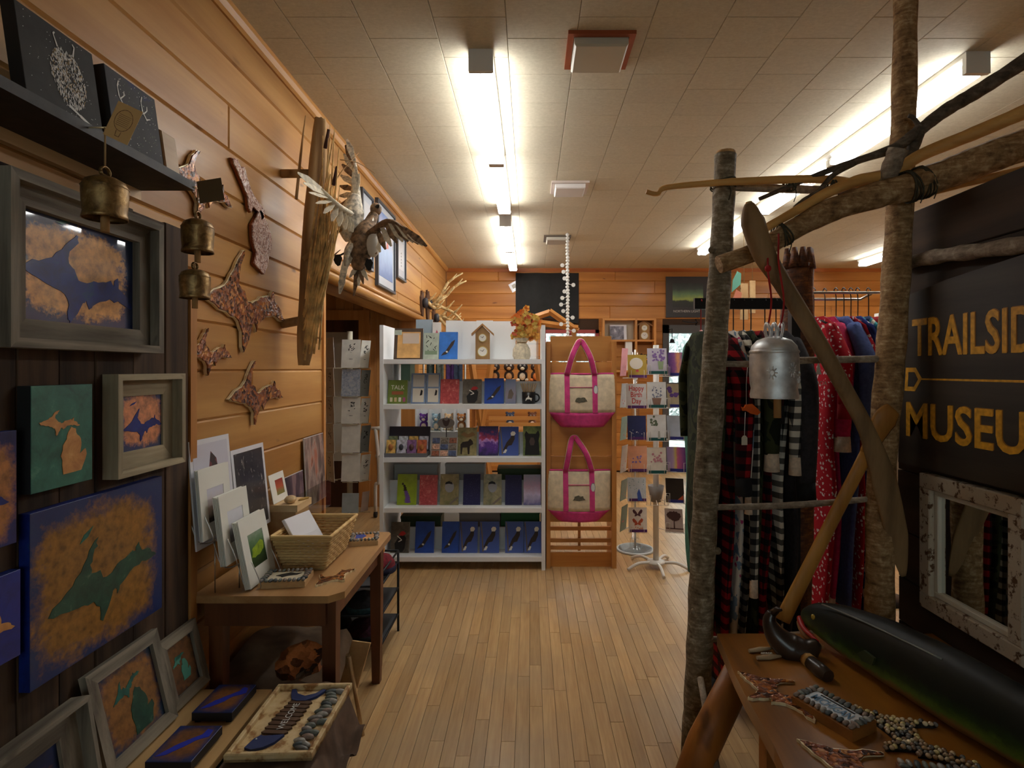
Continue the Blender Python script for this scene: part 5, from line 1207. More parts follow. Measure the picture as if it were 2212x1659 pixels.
def plush(x, y, z, s, cb, cf, label, ears=True, group='plush toys'):
    t = thing('plush_toy', label, 'toy', (x, y, z), group); m = plain('plush_%d_%d_%d' % cb, cb, .95, var=.15, scale=60, bump=.4); f = plain('plush_%d_%d_%d' % cf, cf, .95, var=.1, scale=60)
    MB().ball((x, y, z + .07 * s), (.065 * s, .055 * s, .075 * s), 12, 8).build('body', m, t)
    MB().ball((x, y - .03 * s, z + .065 * s), (.042 * s, .035 * s, .05 * s), 10, 8).build('tummy', f, t)
    h = MB().ball((x, y - .01 * s, z + .185 * s), (.068 * s, .06 * s, .06 * s), 12, 8).build('head', m, t)
    MB().ball((x, y - .06 * s, z + .165 * s), (.028 * s, .022 * s, .022 * s), 8, 6).build('muzzle', f, h)
    for q in (-1, 1):
        if ears: MB().ball((x + q * .05 * s, y, z + .235 * s), (.022 * s, .012 * s, .022 * s), 8, 6).build('ear', m, h)
        MB().ball((x + q * .025 * s, y - .06 * s, z + .2 * s), .012 * s, 8, 6).build('eye', plain('toy_eye_white', (230, 230, 226), .2), h)
        MB().ball((x + q * .025 * s, y - .071 * s, z + .2 * s), .007 * s, 6, 5).build('pupil', BLK, h)
        MB().ball((x + q * .055 * s, y - .035 * s, z + .0205 * s), (.025 * s, .04 * s, .02 * s), 8, 6).build('foot', f, t)
    return t
for k, (px, lab) in enumerate(((917, 'purple plush toy with big eyes in the white cubby'), (943, 'pale blue plush toy with big eyes in the white cubby'), (969, 'cream plush toy with big eyes in the white cubby'), (996, 'golden brown plush toy with big eyes in the white cubby'))):
    yy = YS + .42; plush((px - VX) * yy / F, yy, SHZ[2] + .001, 1.0, PL[k], (226, 206, 180), lab) if False else None
# toy cubby standing behind the bookshelf
yc_ = 5.15; kc = yc_ / F; cz0 = H - (932 - VY) * kc; cx0, cx1 = (898 - VX) * kc, (1008 - VX) * kc
t = thing('toy_cubby', 'white cubby stand with big-eyed plush toys behind the bookshelf', 'stand', ((cx0 + cx1) / 2, yc_, 0)); cw = (cx1 - cx0)
MB().box(cx0, cx1, yc_, yc_ + .2, 0, cz0).build('plinth', WSH, t)
MB().box(cx0, cx1, yc_ + .2, yc_ + .215, 0, cz0 + .26).build('back_panel', WSH, t)
for k in range(5): a = cx0 + cw * k / 4; MB().box(a - .006, a + .006, yc_, yc_ + .2, cz0, cz0 + .26).build('divider', WSH, t)
for k, lab in enumerate(('purple', 'pale blue', 'cream', 'golden brown')): plush(cx0 + cw * (k + .5) / 4, yc_ + .1, cz0, .62, PL[k], (226, 206, 180), lab + ' big-eyed plush toy in the white cubby')

# ================================================================ WOODEN PANEL WITH TOTE BAGS
YP = 4.30; kp = YP / F
def qx(px): return (px - VX) * kp
def qz(py): return H - (py - VY) * kp
OAKP = wood('honey_board', (206, 146, 78), (178, 116, 54), 0, .45, .9, .5); OAKZ = wood('honey_post', (196, 136, 72), (166, 106, 50), 2, .45, .9, .3)
t = thing('tote_display_stand', 'honey-coloured wooden panel stand carrying two tote bags', 'stand', (qx(1255), YP, 0))
for a, e in ((1180, 1189), (1321, 1331)): MB().box(qx(a), qx(e), YP - .02, YP + .26, 0, qz(738)).build('side_post', OAKZ, t)
for (y0, y1) in ((726, 780), (782, 880), (882, 984), (986, 1060), (1062, 1128)): MB().box(qx(1189), qx(1321), YP + .01, YP + .025, qz(y1), qz(y0)).build('board', OAKP, t)
for y0 in (1142, 1168, 1184): MB().box(qx(1189), qx(1321), YP + .05, YP + .07, qz(y0 + 8), qz(y0)).build('slat', OAKP, t)
MB().box(qx(1189), qx(1321), YP + .02, YP + .04, qz(1227), qz(1196)).build('kick_board', wood('knotty_kick', (206, 140, 66), (170, 104, 40), 0, .45, .9, 1.6), t)
MB().box(qx(1250), qx(1256), YP + .07, YP + .08, qz(1196), qz(1130)).build('brace', OAKZ, t)
CANV = plain('natural_canvas', (206, 190, 162), .9, var=.07, scale=30, bump=.15); PINK = plain('pink_canvas', (196, 60, 122), .85, var=.08, scale=30, bump=.1)
EMB = mottled('embroidery', (60, 56, 48), (110, 104, 86), (150, 140, 110), 120, .8, 0, 0)
def tote(label, px0, px1, py_rim, py_bot, hook, split, lean_, strapx):
    """open-topped boat tote: bulging canvas body, pink base, straps, handles, pocket and tag"""
    y0 = YP - .012; t = thing('tote_bag', label, 'bag', (qx((px0 + px1) / 2), y0, qz(py_bot)), 'canvas tote bags on the panel')
    xa, xb, zr, zb, zs = qx(px0), qx(px1), qz(py_rim), qz(py_bot), qz(split); w = xb - xa; inset = w * .19
    def row(z):
        f = (zr - z) / (zr - zb); g = max(0, (zs - z) / (zs - zb)); bul = .02 + .055 * math.sin(min(1, f * 1.1) * math.pi * .62)
        return xa + inset * g * .95, xb - inset * g * .95, bul
    def shell(za, zt, n):
        mb = MB(); m = 14; vs = []
        for j in range(n + 1):
            z = za + (zt - za) * j / n; l, r, bu = row(z)
            for i in range(m + 1):
                u = i / m; vs.append(V((l + (r - l) * u, y0 - bu * (math.sin(u * math.pi) ** .45) - .002, z + .004 * math.sin(u * 9) * (j == n))))
            for i in range(m + 1): u = 1 - i / m; vs.append(V((l + (r - l) * u, y0 + .006, z)))
        W_ = 2 * (m + 1); fs = []
        for j in range(n):
            for i in range(W_): fs.append((j * W_ + i, j * W_ + (i + 1) % W_, (j + 1) * W_ + (i + 1) % W_, (j + 1) * W_ + i))
        fs += [tuple(range(W_))[::-1], tuple(n * W_ + i for i in range(W_))]; return mb.add(vs, fs, True)
    shell(zs, zr - .012, 10).build('body', CANV, t); shell(zb, zs, 5).build('base', PINK, t); shell(zr - .012, zr, 1).build('rim_trim', PINK, t)
    def front(x, z, off=.004):
        l, r, bu = row(z); u = min(1, max(0, (x - l) / (r - l))); return V((x, y0 - bu * (math.sin(u * math.pi) ** .45) - .002 - off, z))
    sw = .019
    for px in strapx:
        xs = qx(px); mb = MB(); n = 10; vs = []
        for j in range(n + 1):
            z = zs + (zr - zs) * j / n
            for dx, o in ((-sw, .003), (sw, .003), (sw, 0), (-sw, 0)): vs.append(front(xs + dx, z, o))
        fs = [(j * 4 + i, j * 4 + (i + 1) % 4, j * 4 + 4 + (i + 1) % 4, j * 4 + 4 + i) for j in range(n) for i in range(4)]; mb.add(vs, fs); mb.build('strap', PINK, t)
    x1, x2 = qx(strapx[0]), qx(strapx[1]); hk = V((qx(hook[0]), y0 - .02, qz(hook[1])))
    for k, (m_, dy) in enumerate(((PINK, -.012), (CANV, -.006))):
        pts = [front(x1, zr, .003) + V((0, dy, -.01)), V(((x1 * 2 + hk.x) / 3, y0 - .05 + dy, (zr + hk.z) / 2)), hk + V((-.022, dy, -.02)), hk + V((0, dy, 0)), hk + V((.022, dy, -.02)), V(((x2 * 2 + hk.x) / 3, y0 - .05 + dy, (zr + hk.z) / 2)), front(x2, zr, .003) + V((0, dy, -.01))]
        c = curve(pts, 5); MB().tube(c, .019 if k == 0 else .023, 8, flat=.2, up=(0, -1, 0)).build('handle', m_, t)
    zp = zr - (zr - zs) * .36; l = front(x1 + sw, zp); mb = MB()
    mb.tube([front(x1 + sw + (x2 - x1 - 2 * sw) * k / 6, zp, .002) for k in range(7)], .005, 6, flat=.5); mb.build('pocket_trim', PINK, t)
    ze = zr - (zr - zs) * .68; fe = Fr(front((x1 + x2) / 2, ze, .001), (1, 0, 0), (0, 0, 1))
    MB().prism(fe, rough_edge(place([(0, .2), (.15, .8), (.45, 1), (.8, .9), (1, .3), (.7, .1), (.3, 0)], 0, 0, .09, .04), .004), -.008, .003).build('emblem', EMB, t)
    ft_ = Fr(front(x2 + .006, zr - (zr - zs) * .42, .006), (1, 0, 0), (0, 0, 1)); o_ = [(math.cos(a) * .017, math.sin(a) * .034) for a in [k * math.pi / 10 for k in range(20)]]
    tg = MB().prism(ft_, o_, 0, .0016).build('tag', plain('teal_tag', (80, 120, 130), .5), t); MB().prism(ft_, [(a * .82, q * .88) for a, q in o_], .0016, .0026).build('tag_face', plain('tag_white', (222, 224, 222), .5), tg)
    MB().tube([(hk.x, YP + .012, hk.z - .006), (hk.x, y0 - .045, hk.z - .006), (hk.x, y0 - .048, hk.z + .01)], .004, 6).build('peg', OAKZ, t)
tote('upper natural canvas tote with pink base and handles', 1184, 1330, 806, 921, (1253, 738), 890, 0, (1224, 1283))
tote('lower natural canvas tote with pink base and cream handles', 1181, 1318, 1013, 1122, (1240, 944), 1099, 0, (1221, 1277))

# ================================================================ CARD SPINNERS
WIRE = plain('white_wire', (216, 212, 204), .4)
def greeting(label, fr, w, h, base, strip, motif, group, name='greeting_card'):
    t = thing(name, label, 'card', fr.o, group)
    p = MB().fbox(fr, -w / 2, w / 2, 0, h, -.003, 0).build('card_front', base, t)
    if strip: MB().fbox(fr, -w / 2 + .012, w / 2, 0, .022, 0, .0015).build('sleeve_band', strip, t)
    if motif: motif(fr.sub(-w / 2, 0, .0002), p, w, h)
    return t
def blobs(c, n, rad, area, seed, nm):
    m = plain(nm, c, .7)
    def f(fr, p, w, h):
        rr = random.Random(seed)
        for k in range(n):
            a, q = (area[0] + (area[1] - area[0]) * rr.random()) * w, (area[2] + (area[3] - area[2]) * rr.random()) * h; r = rad * rr.uniform(.6, 1.2)
            MB().prism(fr, [(a + math.cos(t_) * r, q + math.sin(t_) * r) for t_ in [j * math.pi / 3 for j in range(6)]], 0, .0008 + k * .00004).build('painted_dot', m, p)
    return f
def both(*fs):
    def f(fr, p, w, h):
        for k, q in enumerate(fs): q(fr.sub(0, 0, k * .0008), p, w, h)
    return f
def shape(poly, x, y, w_, h_, c, nm):
    return lambda fr, p, w, h: MB().prism(fr, place(poly, x * w, y * h, w_ * w, h_ * h), 0, .0009).build(nm, plain('print_' + nm + '_%d_%d_%d' % c, c, .6), p)
def words(lines, c, size, top):
    def f(fr, p, w, h):
        for k, l in enumerate(lines): MB().text(l, fr.sub(w * .5, h * (top - k * .26), 0), size * h, sx=.8, depth=.0008, bold=.012).build('lettering', plain('print_red', c, .6), p)
    return f
CIR = [(.5 + .5 * math.cos(a), .5 + .5 * math.sin(a)) for a in [k * math.pi / 8 for k in range(16)]]
WING = [(.5, .3), (.6, .6), (.85, 1), (1, .8), (.9, .45), (.75, .35), (.8, .0), (.58, .1), (.5, .2), (.42, .1), (.2, 0), (.25, .35), (.1, .45), (0, .8), (.15, 1), (.4, .6)]
POT = [(0, 1), (.15, 0), (.85, 0), (1, 1)]
PURB = plain('band_purple', (84, 40, 104), .5); GRNB = plain('band_green', (28, 84, 80), .5); BLUB = plain('band_blue', (44, 46, 120), .5)
def cardm(n, c): return plain(n, c, .5, var=.04, scale=20)
def tree(fr, p, w, h):
    m = plain('tree_ink', (70, 44, 40), .7); MB().prism(fr, [(w * .47, h * .15), (w * .49, h * .6), (w * .53, h * .6), (w * .55, h * .15)], 0, .001).build('trunk', m, p); MB().prism(fr, rough_edge(place(CIR, w * .5, h * .7, w * .8, h * .4), .006), 0, .0012).build('tree_crown', m, p); MB().fbox(fr, 0, w, h * .14, h * .18, 0, .001).build('horizon', m, p)
GA = 'greeting cards on the clear spinner'; GB = 'greeting cards on the white wire spinner'; GC = 'note cards on the side-room spinner'
def spin_card(label, pxc, py0, py1, wpx, Y, base, strip, motif, group, yaw=0.0):
    k = Y / F; z0 = H - (py1 - VY) * k; h = (py1 - py0) * k; u = V((math.cos(yaw), math.sin(yaw), 0))
    return greeting(label, Fr(((pxc - VX) * k, Y, z0), u, (-.10 * u.y * -1, .10 * u.x, 1)), wpx * k, h, base, strip, motif, group)
YA, YW = 4.46, 4.12
spin_card('gold card with a white round sheep, top of the clear spinner', 1377, 766, 816, 41, YA, cardm('gold_card', (176, 148, 62)), PURB, both(shape(CIR, .45, .62, .7, .5, (214, 208, 196), 'fleece'), shape(CIR, .5, .3, .16, .1, (196, 70, 84), 'bow')), GA)
spin_card('pale card lettered Happy Birth Day', 1375, 829, 882, 44, YA, cardm('pale_card', (206, 206, 206)), PURB, words(['Happy', 'Birth', 'Day'], (190, 62, 56), .30, .72), GA)
spin_card('navy card with party horns on the clear spinner', 1376, 898, 950, 40, YA, cardm('navy_card', (40, 48, 96)), PURB, both(blobs((200, 196, 190), 10, .004, (.1, .9, .1, .4), 3, 'confetti'), shape([(0, 0), (.1, .1), (1, 1)], .7, .4, .4, .3, (196, 120, 120), 'horn')), GA)
spin_card('peach card with small violets', 1378, 964, 1019, 42, YA, cardm('peach_card', (222, 160, 126)), PURB, blobs((130, 110, 170), 12, .008, (.15, .7, .35, .65), 4, 'violet'), GA)
spin_card('pale card with a blue peacock', 1376, 1032, 1083, 40, YA, cardm('mist_card', (196, 206, 214)), PURB, both(blobs((120, 150, 160), 20, .004, (.1, .9, .4, .95), 5, 'plume'), shape([(.3, 0), (.2, .6), (.5, 1), (.7, .7), (1, 0)], .62, .28, .35, .5, (60, 90, 170), 'peacock')), GA)
spin_card('white card with two butterflies, lowest on the clear spinner', 1378, 1097, 1150, 40, YA, cardm('white_card2', (224, 216, 206)), PURB, both(shape(WING, .5, .78, .55, .3, (84, 48, 56), 'butterfly'), shape(WING, .5, .42, .6, .3, (176, 80, 48), 'butterfly_orange'), blobs((200, 120, 60), 14, .004, (.08, .92, .12, .22), 6, 'flower_dot')), GA)
spin_card('lilac card with a lavender bouquet, top of the wire spinner', 1420, 752, 808, 42, YW, cardm('lilac_card', (206, 200, 214)), GRNB, both(blobs((140, 110, 176), 26, .009, (.25, .95, .5, .92), 7, 'lavender'), shape(POT, .68, .34, .3, .32, (150, 170, 130), 'vase')), GB)
spin_card('white card with a lavender flowerpot', 1419, 825, 881, 41, YW, cardm('white_card3', (222, 222, 220)), GRNB, both(blobs((120, 128, 150), 22, .006, (.25, .75, .4, .82), 8, 'sprig'), shape(POT, .5, .25, .5, .26, (134, 104, 90), 'pot')), GB)
spin_card('white card with green-grey flower heads', 1419, 896, 952, 41, YW, cardm('white_card3', (222, 222, 220)), GRNB, both(blobs((96, 110, 86), 18, .009, (.18, .55, .6, .95), 9, 'flower_head'), shape([(0, 0), (.2, 1), (.8, 1), (1, 0)], .62, .22, .14, .3, (170, 168, 160), 'bud_vase')), GB)
spin_card('cream card with a pink rose spray', 1419, 967, 1023, 41, YW, cardm('cream_card', (222, 214, 200)), GRNB, blobs((190, 130, 140), 18, .009, (.2, .75, .45, .8), 10, 'rose_dot'), GB)
SUNS = scene_paint('violet_sunset_card', [(0, (70, 52, 120)), (.35, (150, 90, 150)), (.55, (226, 160, 110)), (.8, (130, 90, 160)), (1, (80, 64, 140))], axis=0, warp=.3)
STRP = scene_paint('striped_card', [(0, (150, 130, 180)), (.3, (176, 150, 190)), (.45, (206, 180, 90)), (.55, (190, 90, 130)), (.8, (130, 70, 130)), (1, (70, 40, 110))], axis=0, warp=.15)
yw2 = 4.16
spin_card('violet sunset card, top of the outer wire column', 1464, 761, 812, 38, yw2, SUNS, BLUB, None, GB, -.25)
spin_card('tan card with purple thistles', 1462, 829, 880, 38, yw2, cardm('tan_card', (176, 160, 130)), BLUB, blobs((96, 66, 130), 7, .016, (.1, .9, .2, .8), 11, 'thistle'), GB, -.25)
spin_card('pale blue card with a green hill', 1462, 898, 950, 38, yw2, cardm('paleblue_card', (180, 190, 204)), BLUB, shape([(.3, 0), (.5, .6), (.7, 1), (1, .8), (1, 0)], .78, .45, .45, .8, (140, 146, 110), 'hill'), GB, -.25)
spin_card('violet and yellow striped card on the outer wire column', 1463, 966, 1019, 40, yw2, STRP, BLUB, None, GB, -.25)
spin_card('dark window-scene card in the lower wire pocket', 1459, 1034, 1086, 38, yw2, cardm('black_card', (46, 36, 28)), BLUB, shape([(0, 0), (1, 1), (1, 0)], .75, .2, .4, .25, (170, 76, 44), 'ember'), GB, -.25)
spin_card('grey card with a bare tree, lowest on the wire spinner', 1457, 1100, 1150, 38, yw2, cardm('grey_card', (176, 162, 156)), None, tree, GB, -.25)
for r_, (y0, y1, c) in enumerate(((752, 812, (214, 150, 160)), (828, 880, (190, 196, 200)), (900, 950, (150, 180, 170)), (962, 1020, (186, 182, 176)), (1036, 1080, (120, 134, 124)), (1092, 1145, (110, 124, 110)))):
    k = YA + .06; spin_card('edge-on %s card on the side of the clear spinner' % ('pink', 'silver', 'mint', 'stone', 'moss', 'fern')[r_], 1346, y0, y1, 36, k, cardm('side_card_%d' % r_, c), None, blobs((206, 120, 130), 3, .006, (.2, .8, .1, .4), 20 + r_, 'side_dot'), GA, 1.05)
# clear spinner body
ca = V(((1372 - VX) * 4.72 / F, 4.72, 0)); t = thing('card_spinner', 'clear card spinner on a round grey disc base', 'card rack', ca)
MB().lathe([(.155, 0), (.155, .012), (.15, .016)], ca, 28).build('round_base', plain('pale_disc', (186, 192, 194), .3), t)
MB().lathe([(.14, .016), (.045, .018), (.045, .09), (.03, .10)], ca, 20).build('hub', ACR, t)
MB().lathe([(.035, .09), (.035, 1.64)], ca, 4).build('column', ACR, t)
MB().tube([ca + V((0, 0, .016)), ca + V((0, 0, 1.66))], .008, 8).build('core_rod', WIRE, t)
for py in (816, 881, 950, 1019, 1083, 1150):
    z = H - (py - VY) * YA / F - .004; xa = (1377 - VX) * YA / F
    MB().box(xa - .075, xa + .075, YA - .01, YA + .012, z - .004, z).build('pocket_shelf', ACR, t)
    for s in (-1, 1): MB().tube([(xa + s * .05, YA - .012, z), (xa + s * .05, YA - .012, z + .06), (xa + s * .05, YA - .006, z + .062)], .0018, 5).build('pocket_wire', WIRE, t)
    MB().tube([(xa, YA + .01, z), (ca.x, ca.y, z)], .004, 5).build('arm', WIRE, t)
    xs = (1346 - VX) * (YA + .06) / F; MB().tube([(xs, YA + .08, z), (ca.x, ca.y, z)], .004, 5).build('side_arm', WIRE, t)
# white wire spinner body
cb = V(((1417 - VX) * 4.30 / F, 4.30, 0)); t = thing('card_spinner', 'white wire card spinner on five curved feet', 'card rack', cb)
MB().tube([cb + V((0, 0, .03)), cb + V((0, 0, 1.68))], .022, 12).build('post', WIRE, t)
MB().lathe([(.068, .035), (.068, .05), (.03, .06)], cb, 20).build('foot_plate', WIRE, t)
for k in range(5):
    a = -math.pi / 2 + k * 2 * math.pi / 5 + .02; d = V((math.cos(a), math.sin(a), 0)); MB().tube(curve([cb + d * .05 + V((0, 0, .042)), cb + d * .15 + V((0, 0, .048)), cb + d * .24 + V((0, 0, .012))], 4), .012, 8).build('foot', WIRE, t)
for pxs, Y, pys, yaw in ((1420, YW, (808, 881, 952, 1023, 1090), 0), (1462, yw2, (812, 880, 950, 1019, 1086, 1150), -.25)):
    for py in pys:
        z = H - (py - VY) * Y / F - .003; xa = (pxs - VX) * Y / F; u = V((math.cos(yaw), math.sin(yaw), 0)); f0 = V((xa, Y, z)) + V((u.y, -u.x, 0)) * .008
        MB().tube([f0 - u * .08, f0 + u * .08], .0022, 5).build('pocket_rail', WIRE, t)
        for s in (-1, 1): MB().tube([f0 + u * s * .05, f0 + u * s * .05 + V((0, 0, .07)), f0 + u * s * .075 + V((0, 0, .07)), f0 + u * s * .078 + V((0, .01, .0))], .0022, 5).build('pocket_wire', WIRE, t)
        MB().tube([f0, (cb.x, cb.y, z)], .003, 5).build('arm', WIRE, t)
MB().lathe([(.035, .50), (.06, .62), (.062, .62), (.038, .50)], cb, 14).build('bin', plain('bin_grey', (140, 134, 130), .6), t)
# side-room spinner with note cards
cl = V((-1.44, 4.55, 0)); t = thing('card_spinner', 'ivory card spinner standing in the side-room opening', 'card rack', cl); IV = plain('ivory_wire', (196, 188, 166), .5)
MB().tube([cl, cl + V((0, 0, 1.80))], .022, 12).build('post', IV, t); MB().lathe([(.2, 0), (.2, .02), (.05, .03)], cl, 24).build('round_base', IV, t)
ROWS = ((733, 794), (797, 856), (858, 915), (917, 978), (980, 1040))
ink = lambda s: (lambda fr, p, w, h: mo_ink(fr, p, w, h, s))
def mo_ink(fr, p, w, h, s):
    rr = random.Random(s); mb = MB()
    for k in range(16): a, q = rr.uniform(.35, .68) * w, rr.uniform(.5, .82) * h; strokes(mb, fr, [(a, q), (a + rr.uniform(-.014, .014), q + rr.uniform(-.014, .014))], .0032, .0006)
    strokes(mb, fr, [(w * .42, h * .3), (w * .6, h * .3)], .002, .0006); mb.build('ink_drawing', BLK, p, kind='stuff')
nm5 = ('top', 'second', 'third', 'fourth', 'fifth')
NOTE = cardm('ivory_note', (228, 224, 214)); NOTE2 = mottled('blue_floral_note', (120, 132, 160), (190, 196, 204), (206, 190, 110), 60, .5, 0, 0)
for r_, (y0, y1) in enumerate(ROWS):
    spin_card('%s note card facing the room on the ivory spinner' % nm5[r_], 757, y0, y1, 40, 4.38, NOTE2 if r_ == 1 else NOTE, None, ink(r_) if r_ in (0, 2) else None, GC, .06)
    spin_card('%s narrow card on the door side of the ivory spinner' % nm5[r_], 786, y0 + 2, y1, 24, 4.46, cardm('slate_note', (130, 132, 128)) if r_ % 2 else NOTE, None, ink(30 + r_), GC, .95)
    spin_card('%s card on the wall side of the ivory spinner' % nm5[r_], 714, y0 - 4, y1, 38, 4.46, NOTE, None, ink(50 + r_) if r_ else None, GC, -.8)
    z = H - (y1 - VY) * 4.38 / F - .004
    for (px, Y) in ((757, 4.375), (786, 4.455), (714, 4.455)): q = (px - VX) * Y / F; MB().tube([(q - .06, Y - .01, z), (q + .06, Y - .01, z)], .003, 5).build('pocket_rail', IV, t); MB().tube([(q, Y - .01, z), (cl.x, cl.y, z)], .004, 5).build('arm', IV, t)
spin_card('pale blue envelope card hanging lowest on the ivory spinner', 756, 1066, 1108, 36, 4.38, cardm('pale_blue_note', (176, 190, 196)), None, None, GC)
spin_card('pink card beside the lowest envelope card', 787, 1062, 1104, 18, 4.44, cardm('pink_note', (206, 186, 176)), None, None, GC, .9)
z = H - (1108 - VY) * 4.38 / F - .004
for (px, Y) in ((756, 4.375), (787, 4.435)): q = (px - VX) * Y / F; MB().tube([(q - .05, Y - .01, z), (q + .05, Y - .01, z)], .003, 5).build('pocket_rail', IV, t); MB().tube([(q, Y - .01, z), (cl.x, cl.y, z)], .004, 5).build('arm', IV, t)
# white rolling stand in the side room
t = thing('rolling_stand', 'white tubular rolling stand with black caster beside the bookshelf', 'stand', (-1.56, 5.75, 0)); WT = plain('white_tube', (206, 200, 192), .4)
MB().tube(curve([(-1.56, 5.75, .06), (-1.56, 5.75, .32), (-1.53, 5.75, .36), (-1.53, 5.75, .55), (-1.56, 5.75, .9)], 4), .018, 8).build('leg', WT, t)
MB().tube([(-1.60, 5.75, .9), (-1.45, 5.75, .9)], .018, 8).build('arm', WT, t); MB().tube([(-1.56, 5.75, .62), (-1.4, 5.75, .62)], .016, 8).build('brace', WT, t)
MB().lathe([(.03, -.015), (.032, 0), (.03, .015)], (-1.56, 5.75, .032), 14, axis=0).build('caster', BLK, t)
for yy in (5.95,): MB().tube([(-1.56, yy, 0), (-1.56, yy, .9), (-1.56, 5.75, .9)], .016, 8).build('leg', WT, t)

# ================================================================ BEHIND THE BOOKSHELF
t = thing('cross_braced_stand', 'honey wood display stand with crossed braces behind the bookshelf', 'stand', (-.2, 6.0, 0)); yq = 5.95; kq = yq / F
def gx(px): return (px - VX) * kq
def gz(py): return H - (py - VY) * kq
for (p, q) in (((1018, 1060), (1062, 780)), ((1062, 1060), (1018, 780)), ((1160, 1060), (1200, 780)), ((1200, 1060), (1160, 780))):
    MB().tube([(gx(p[0]), yq, max(0, gz(p[1]))), (gx(q[0]), yq + .004, gz(q[1]))], .036, 4, smooth=False).build('cross_brace', OAKZ, t)
for zz in (gz(825), gz(930)): MB().box(gx(1015), gx(1205), yq + .05, yq + .45, zz - .02, zz).build('shelf_board', OAKP, t)
for py in (900, 914, 985, 1000): MB().box(gx(1055), gx(1172), yq + .04, yq + .05, gz(py + 8), gz(py)).build('slat', OAKP, t)
for xx in (gx(1015), gx(1205)): MB().box(xx - .02, xx + .02, yq + .4, yq + .46, 0, gz(785)).build('post', OAKZ, t)
for (p, q) in (((1125, 692), (1190, 670)), ((1188, 668), (1252, 712)), ((1140, 690), (1252, 706))): MB().tube([(gx(p[0]), yq + .2, gz(p[1])), (gx(q[0]), yq + .21, gz(q[1]))], .034, 4, smooth=False).build('rafter', OAKZ, t)
for px in (1136, 1243): MB().box(gx(px) - .025, gx(px) + .025, yq + .2, yq + .25, gz(825), gz(700)).build('post', OAKZ, t)
z = gz(825)
for k, (px, c1_, c2_, lab) in enumerate(((1066, (44, 36, 32), (176, 124, 76), 'black bear plush behind the second shelf journals'), (1098, (60, 44, 34), (196, 150, 100), 'brown bear plush beside the black bear plush'), (1128, (40, 36, 36), (214, 200, 176), 'black and cream plush with a large tummy'), (1158, (70, 50, 38), (206, 120, 60), 'brown and orange plush nearest the tote panel'))):
    plush(gx(px), yq + .2, z, .85, c1_, c2_, lab, group='plush animals on the braced stand')
z = gz(930)
for k, (px, c1_, c2_, lab) in enumerate(((1035, (90, 90, 96), (190, 190, 190), 'grey plush seal low on the braced stand'), (1100, (70, 84, 110), (196, 196, 200), 'blue-grey plush low on the braced stand'), (1150, (120, 80, 60), (220, 200, 180), 'tan plush low on the braced stand'))):
    plush(gx(px), yq + .25, z, .7, c1_, c2_, lab, group='plush animals on the braced stand')
# clothes hung behind, seen through the second shelf
for k, (px, c, lab) in enumerate(((930, (60, 70, 66), 'dark teal'), (950, (96, 100, 92), 'grey'), (972, (70, 40, 90), 'violet'), (990, (50, 60, 80), 'slate blue'))):
    yy = 5.55; x = (px - VX) * yy / F; z1 = H - (786 - VY) * yy / F
    t = thing('folded_scarf', '%s scarf hanging behind the bookshelf' % lab, 'scarf', (x, yy, z1 - .5), 'scarves behind the bookshelf')
    mb = drape(-.04, .04, 0, .42, lambda a, q: .012 * math.sin(a * 120 + k), 10, 8); mb.v = [V((x + q.x, yy + q.z, z1 - q.y)) for q in mb.v]; mb.build('cloth', plain('scarf_%d' % k, c, .9, var=.2, scale=30), t)
    MB().tube([(x, yy, z1 + .02), (x, yy, z1 - .02)], .006, 6).build('hook', METAL, t)
yy = 5.55; z1 = H - (786 - VY) * yy / F
t = thing('scarf_rail', 'thin metal rail carrying scarves behind the bookshelf', 'rail', ((940 - VX) * yy / F, yy, 0))
MB().tube([((915 - VX) * yy / F, yy, z1 + .02), ((1005 - VX) * yy / F, yy, z1 + .02)], .008, 8).build('rail', METAL, t)
for px in (915, 1005): MB().tube([((px - VX) * yy / F, yy, 0), ((px - VX) * yy / F, yy, z1 + .02)], .010, 8).build('upright', METAL, t)

# ---------------------------------------------------------------- back wall things
fyb = face_y(0, 0, YB)
def wx(px): return (px - VX) * YB / F
def wz(py): return H - (py - VY) * YB / F
mb = drape(wx(1114), wx(1250), 0, 1, lambda a, q: 0, 24, 12)
mb.v = [V((q.x, YB - .012 - .01 * math.sin(q.x * 16) * (1 - .5 * q.y) + q.z, wz(590) - (wz(590) - wz(694 - 6 * math.sin(q.x * 6))) * q.y)) for q in mb.v]
mb.build('black_banner', plain('black_cloth', (34, 34, 34), .9, var=.1, scale=10), label='plain black cloth banner pinned to the back wall', cat='banner')
t = thing('snapshot', 'small white-bordered snapshot pinned askew beside the black banner', 'photo', (wx(1110), YB, wz(632))); fr = Fr((wx(1111), YB - .002, wz(619)), (.88, 0, .48), (-.48, 0, .88))
MB().fbox(fr, -.065, .065, -.065, .065, 0, .003).build('border', WHT, t); MB().fbox(fr, -.03, .03, -.025, .035, .003, .004).build('image', mottled('snap_image', (120, 110, 96), (170, 160, 140), None, 40), t)
t = thing('aurora_poster', 'dark poster of green northern lights above the glazed door', 'poster', (wx(1484), YB, wz(686)))
MB().fbox(fyb, wx(1438), wx(1532), wz(686), wz(598), 0, .02).build('poster_board', plain('poster_black', (52, 50, 52), .4, coat=.3), t)
AUR = scene_paint('aurora', [(0, (44, 46, 48)), (.25, (50, 56, 50)), (.32, (150, 164, 84)), (.5, (104, 134, 96)), (.75, (64, 74, 68)), (1, (48, 52, 52))], nscale=3, warp=.35)
pz = MB().fbox(fyb, wx(1452), wx(1518), wz(664), wz(612), .02, .022).build('aurora_image', AUR, t)
MB().text('NORTHERN LIGHTS', Fr((wx(1484), YB - .0205, wz(675)), (1, 0, 0), (0, 0, 1)), .048, sx=.95, depth=.0006).build('lettering', plain('poster_grey', (176, 170, 164), .6), t)
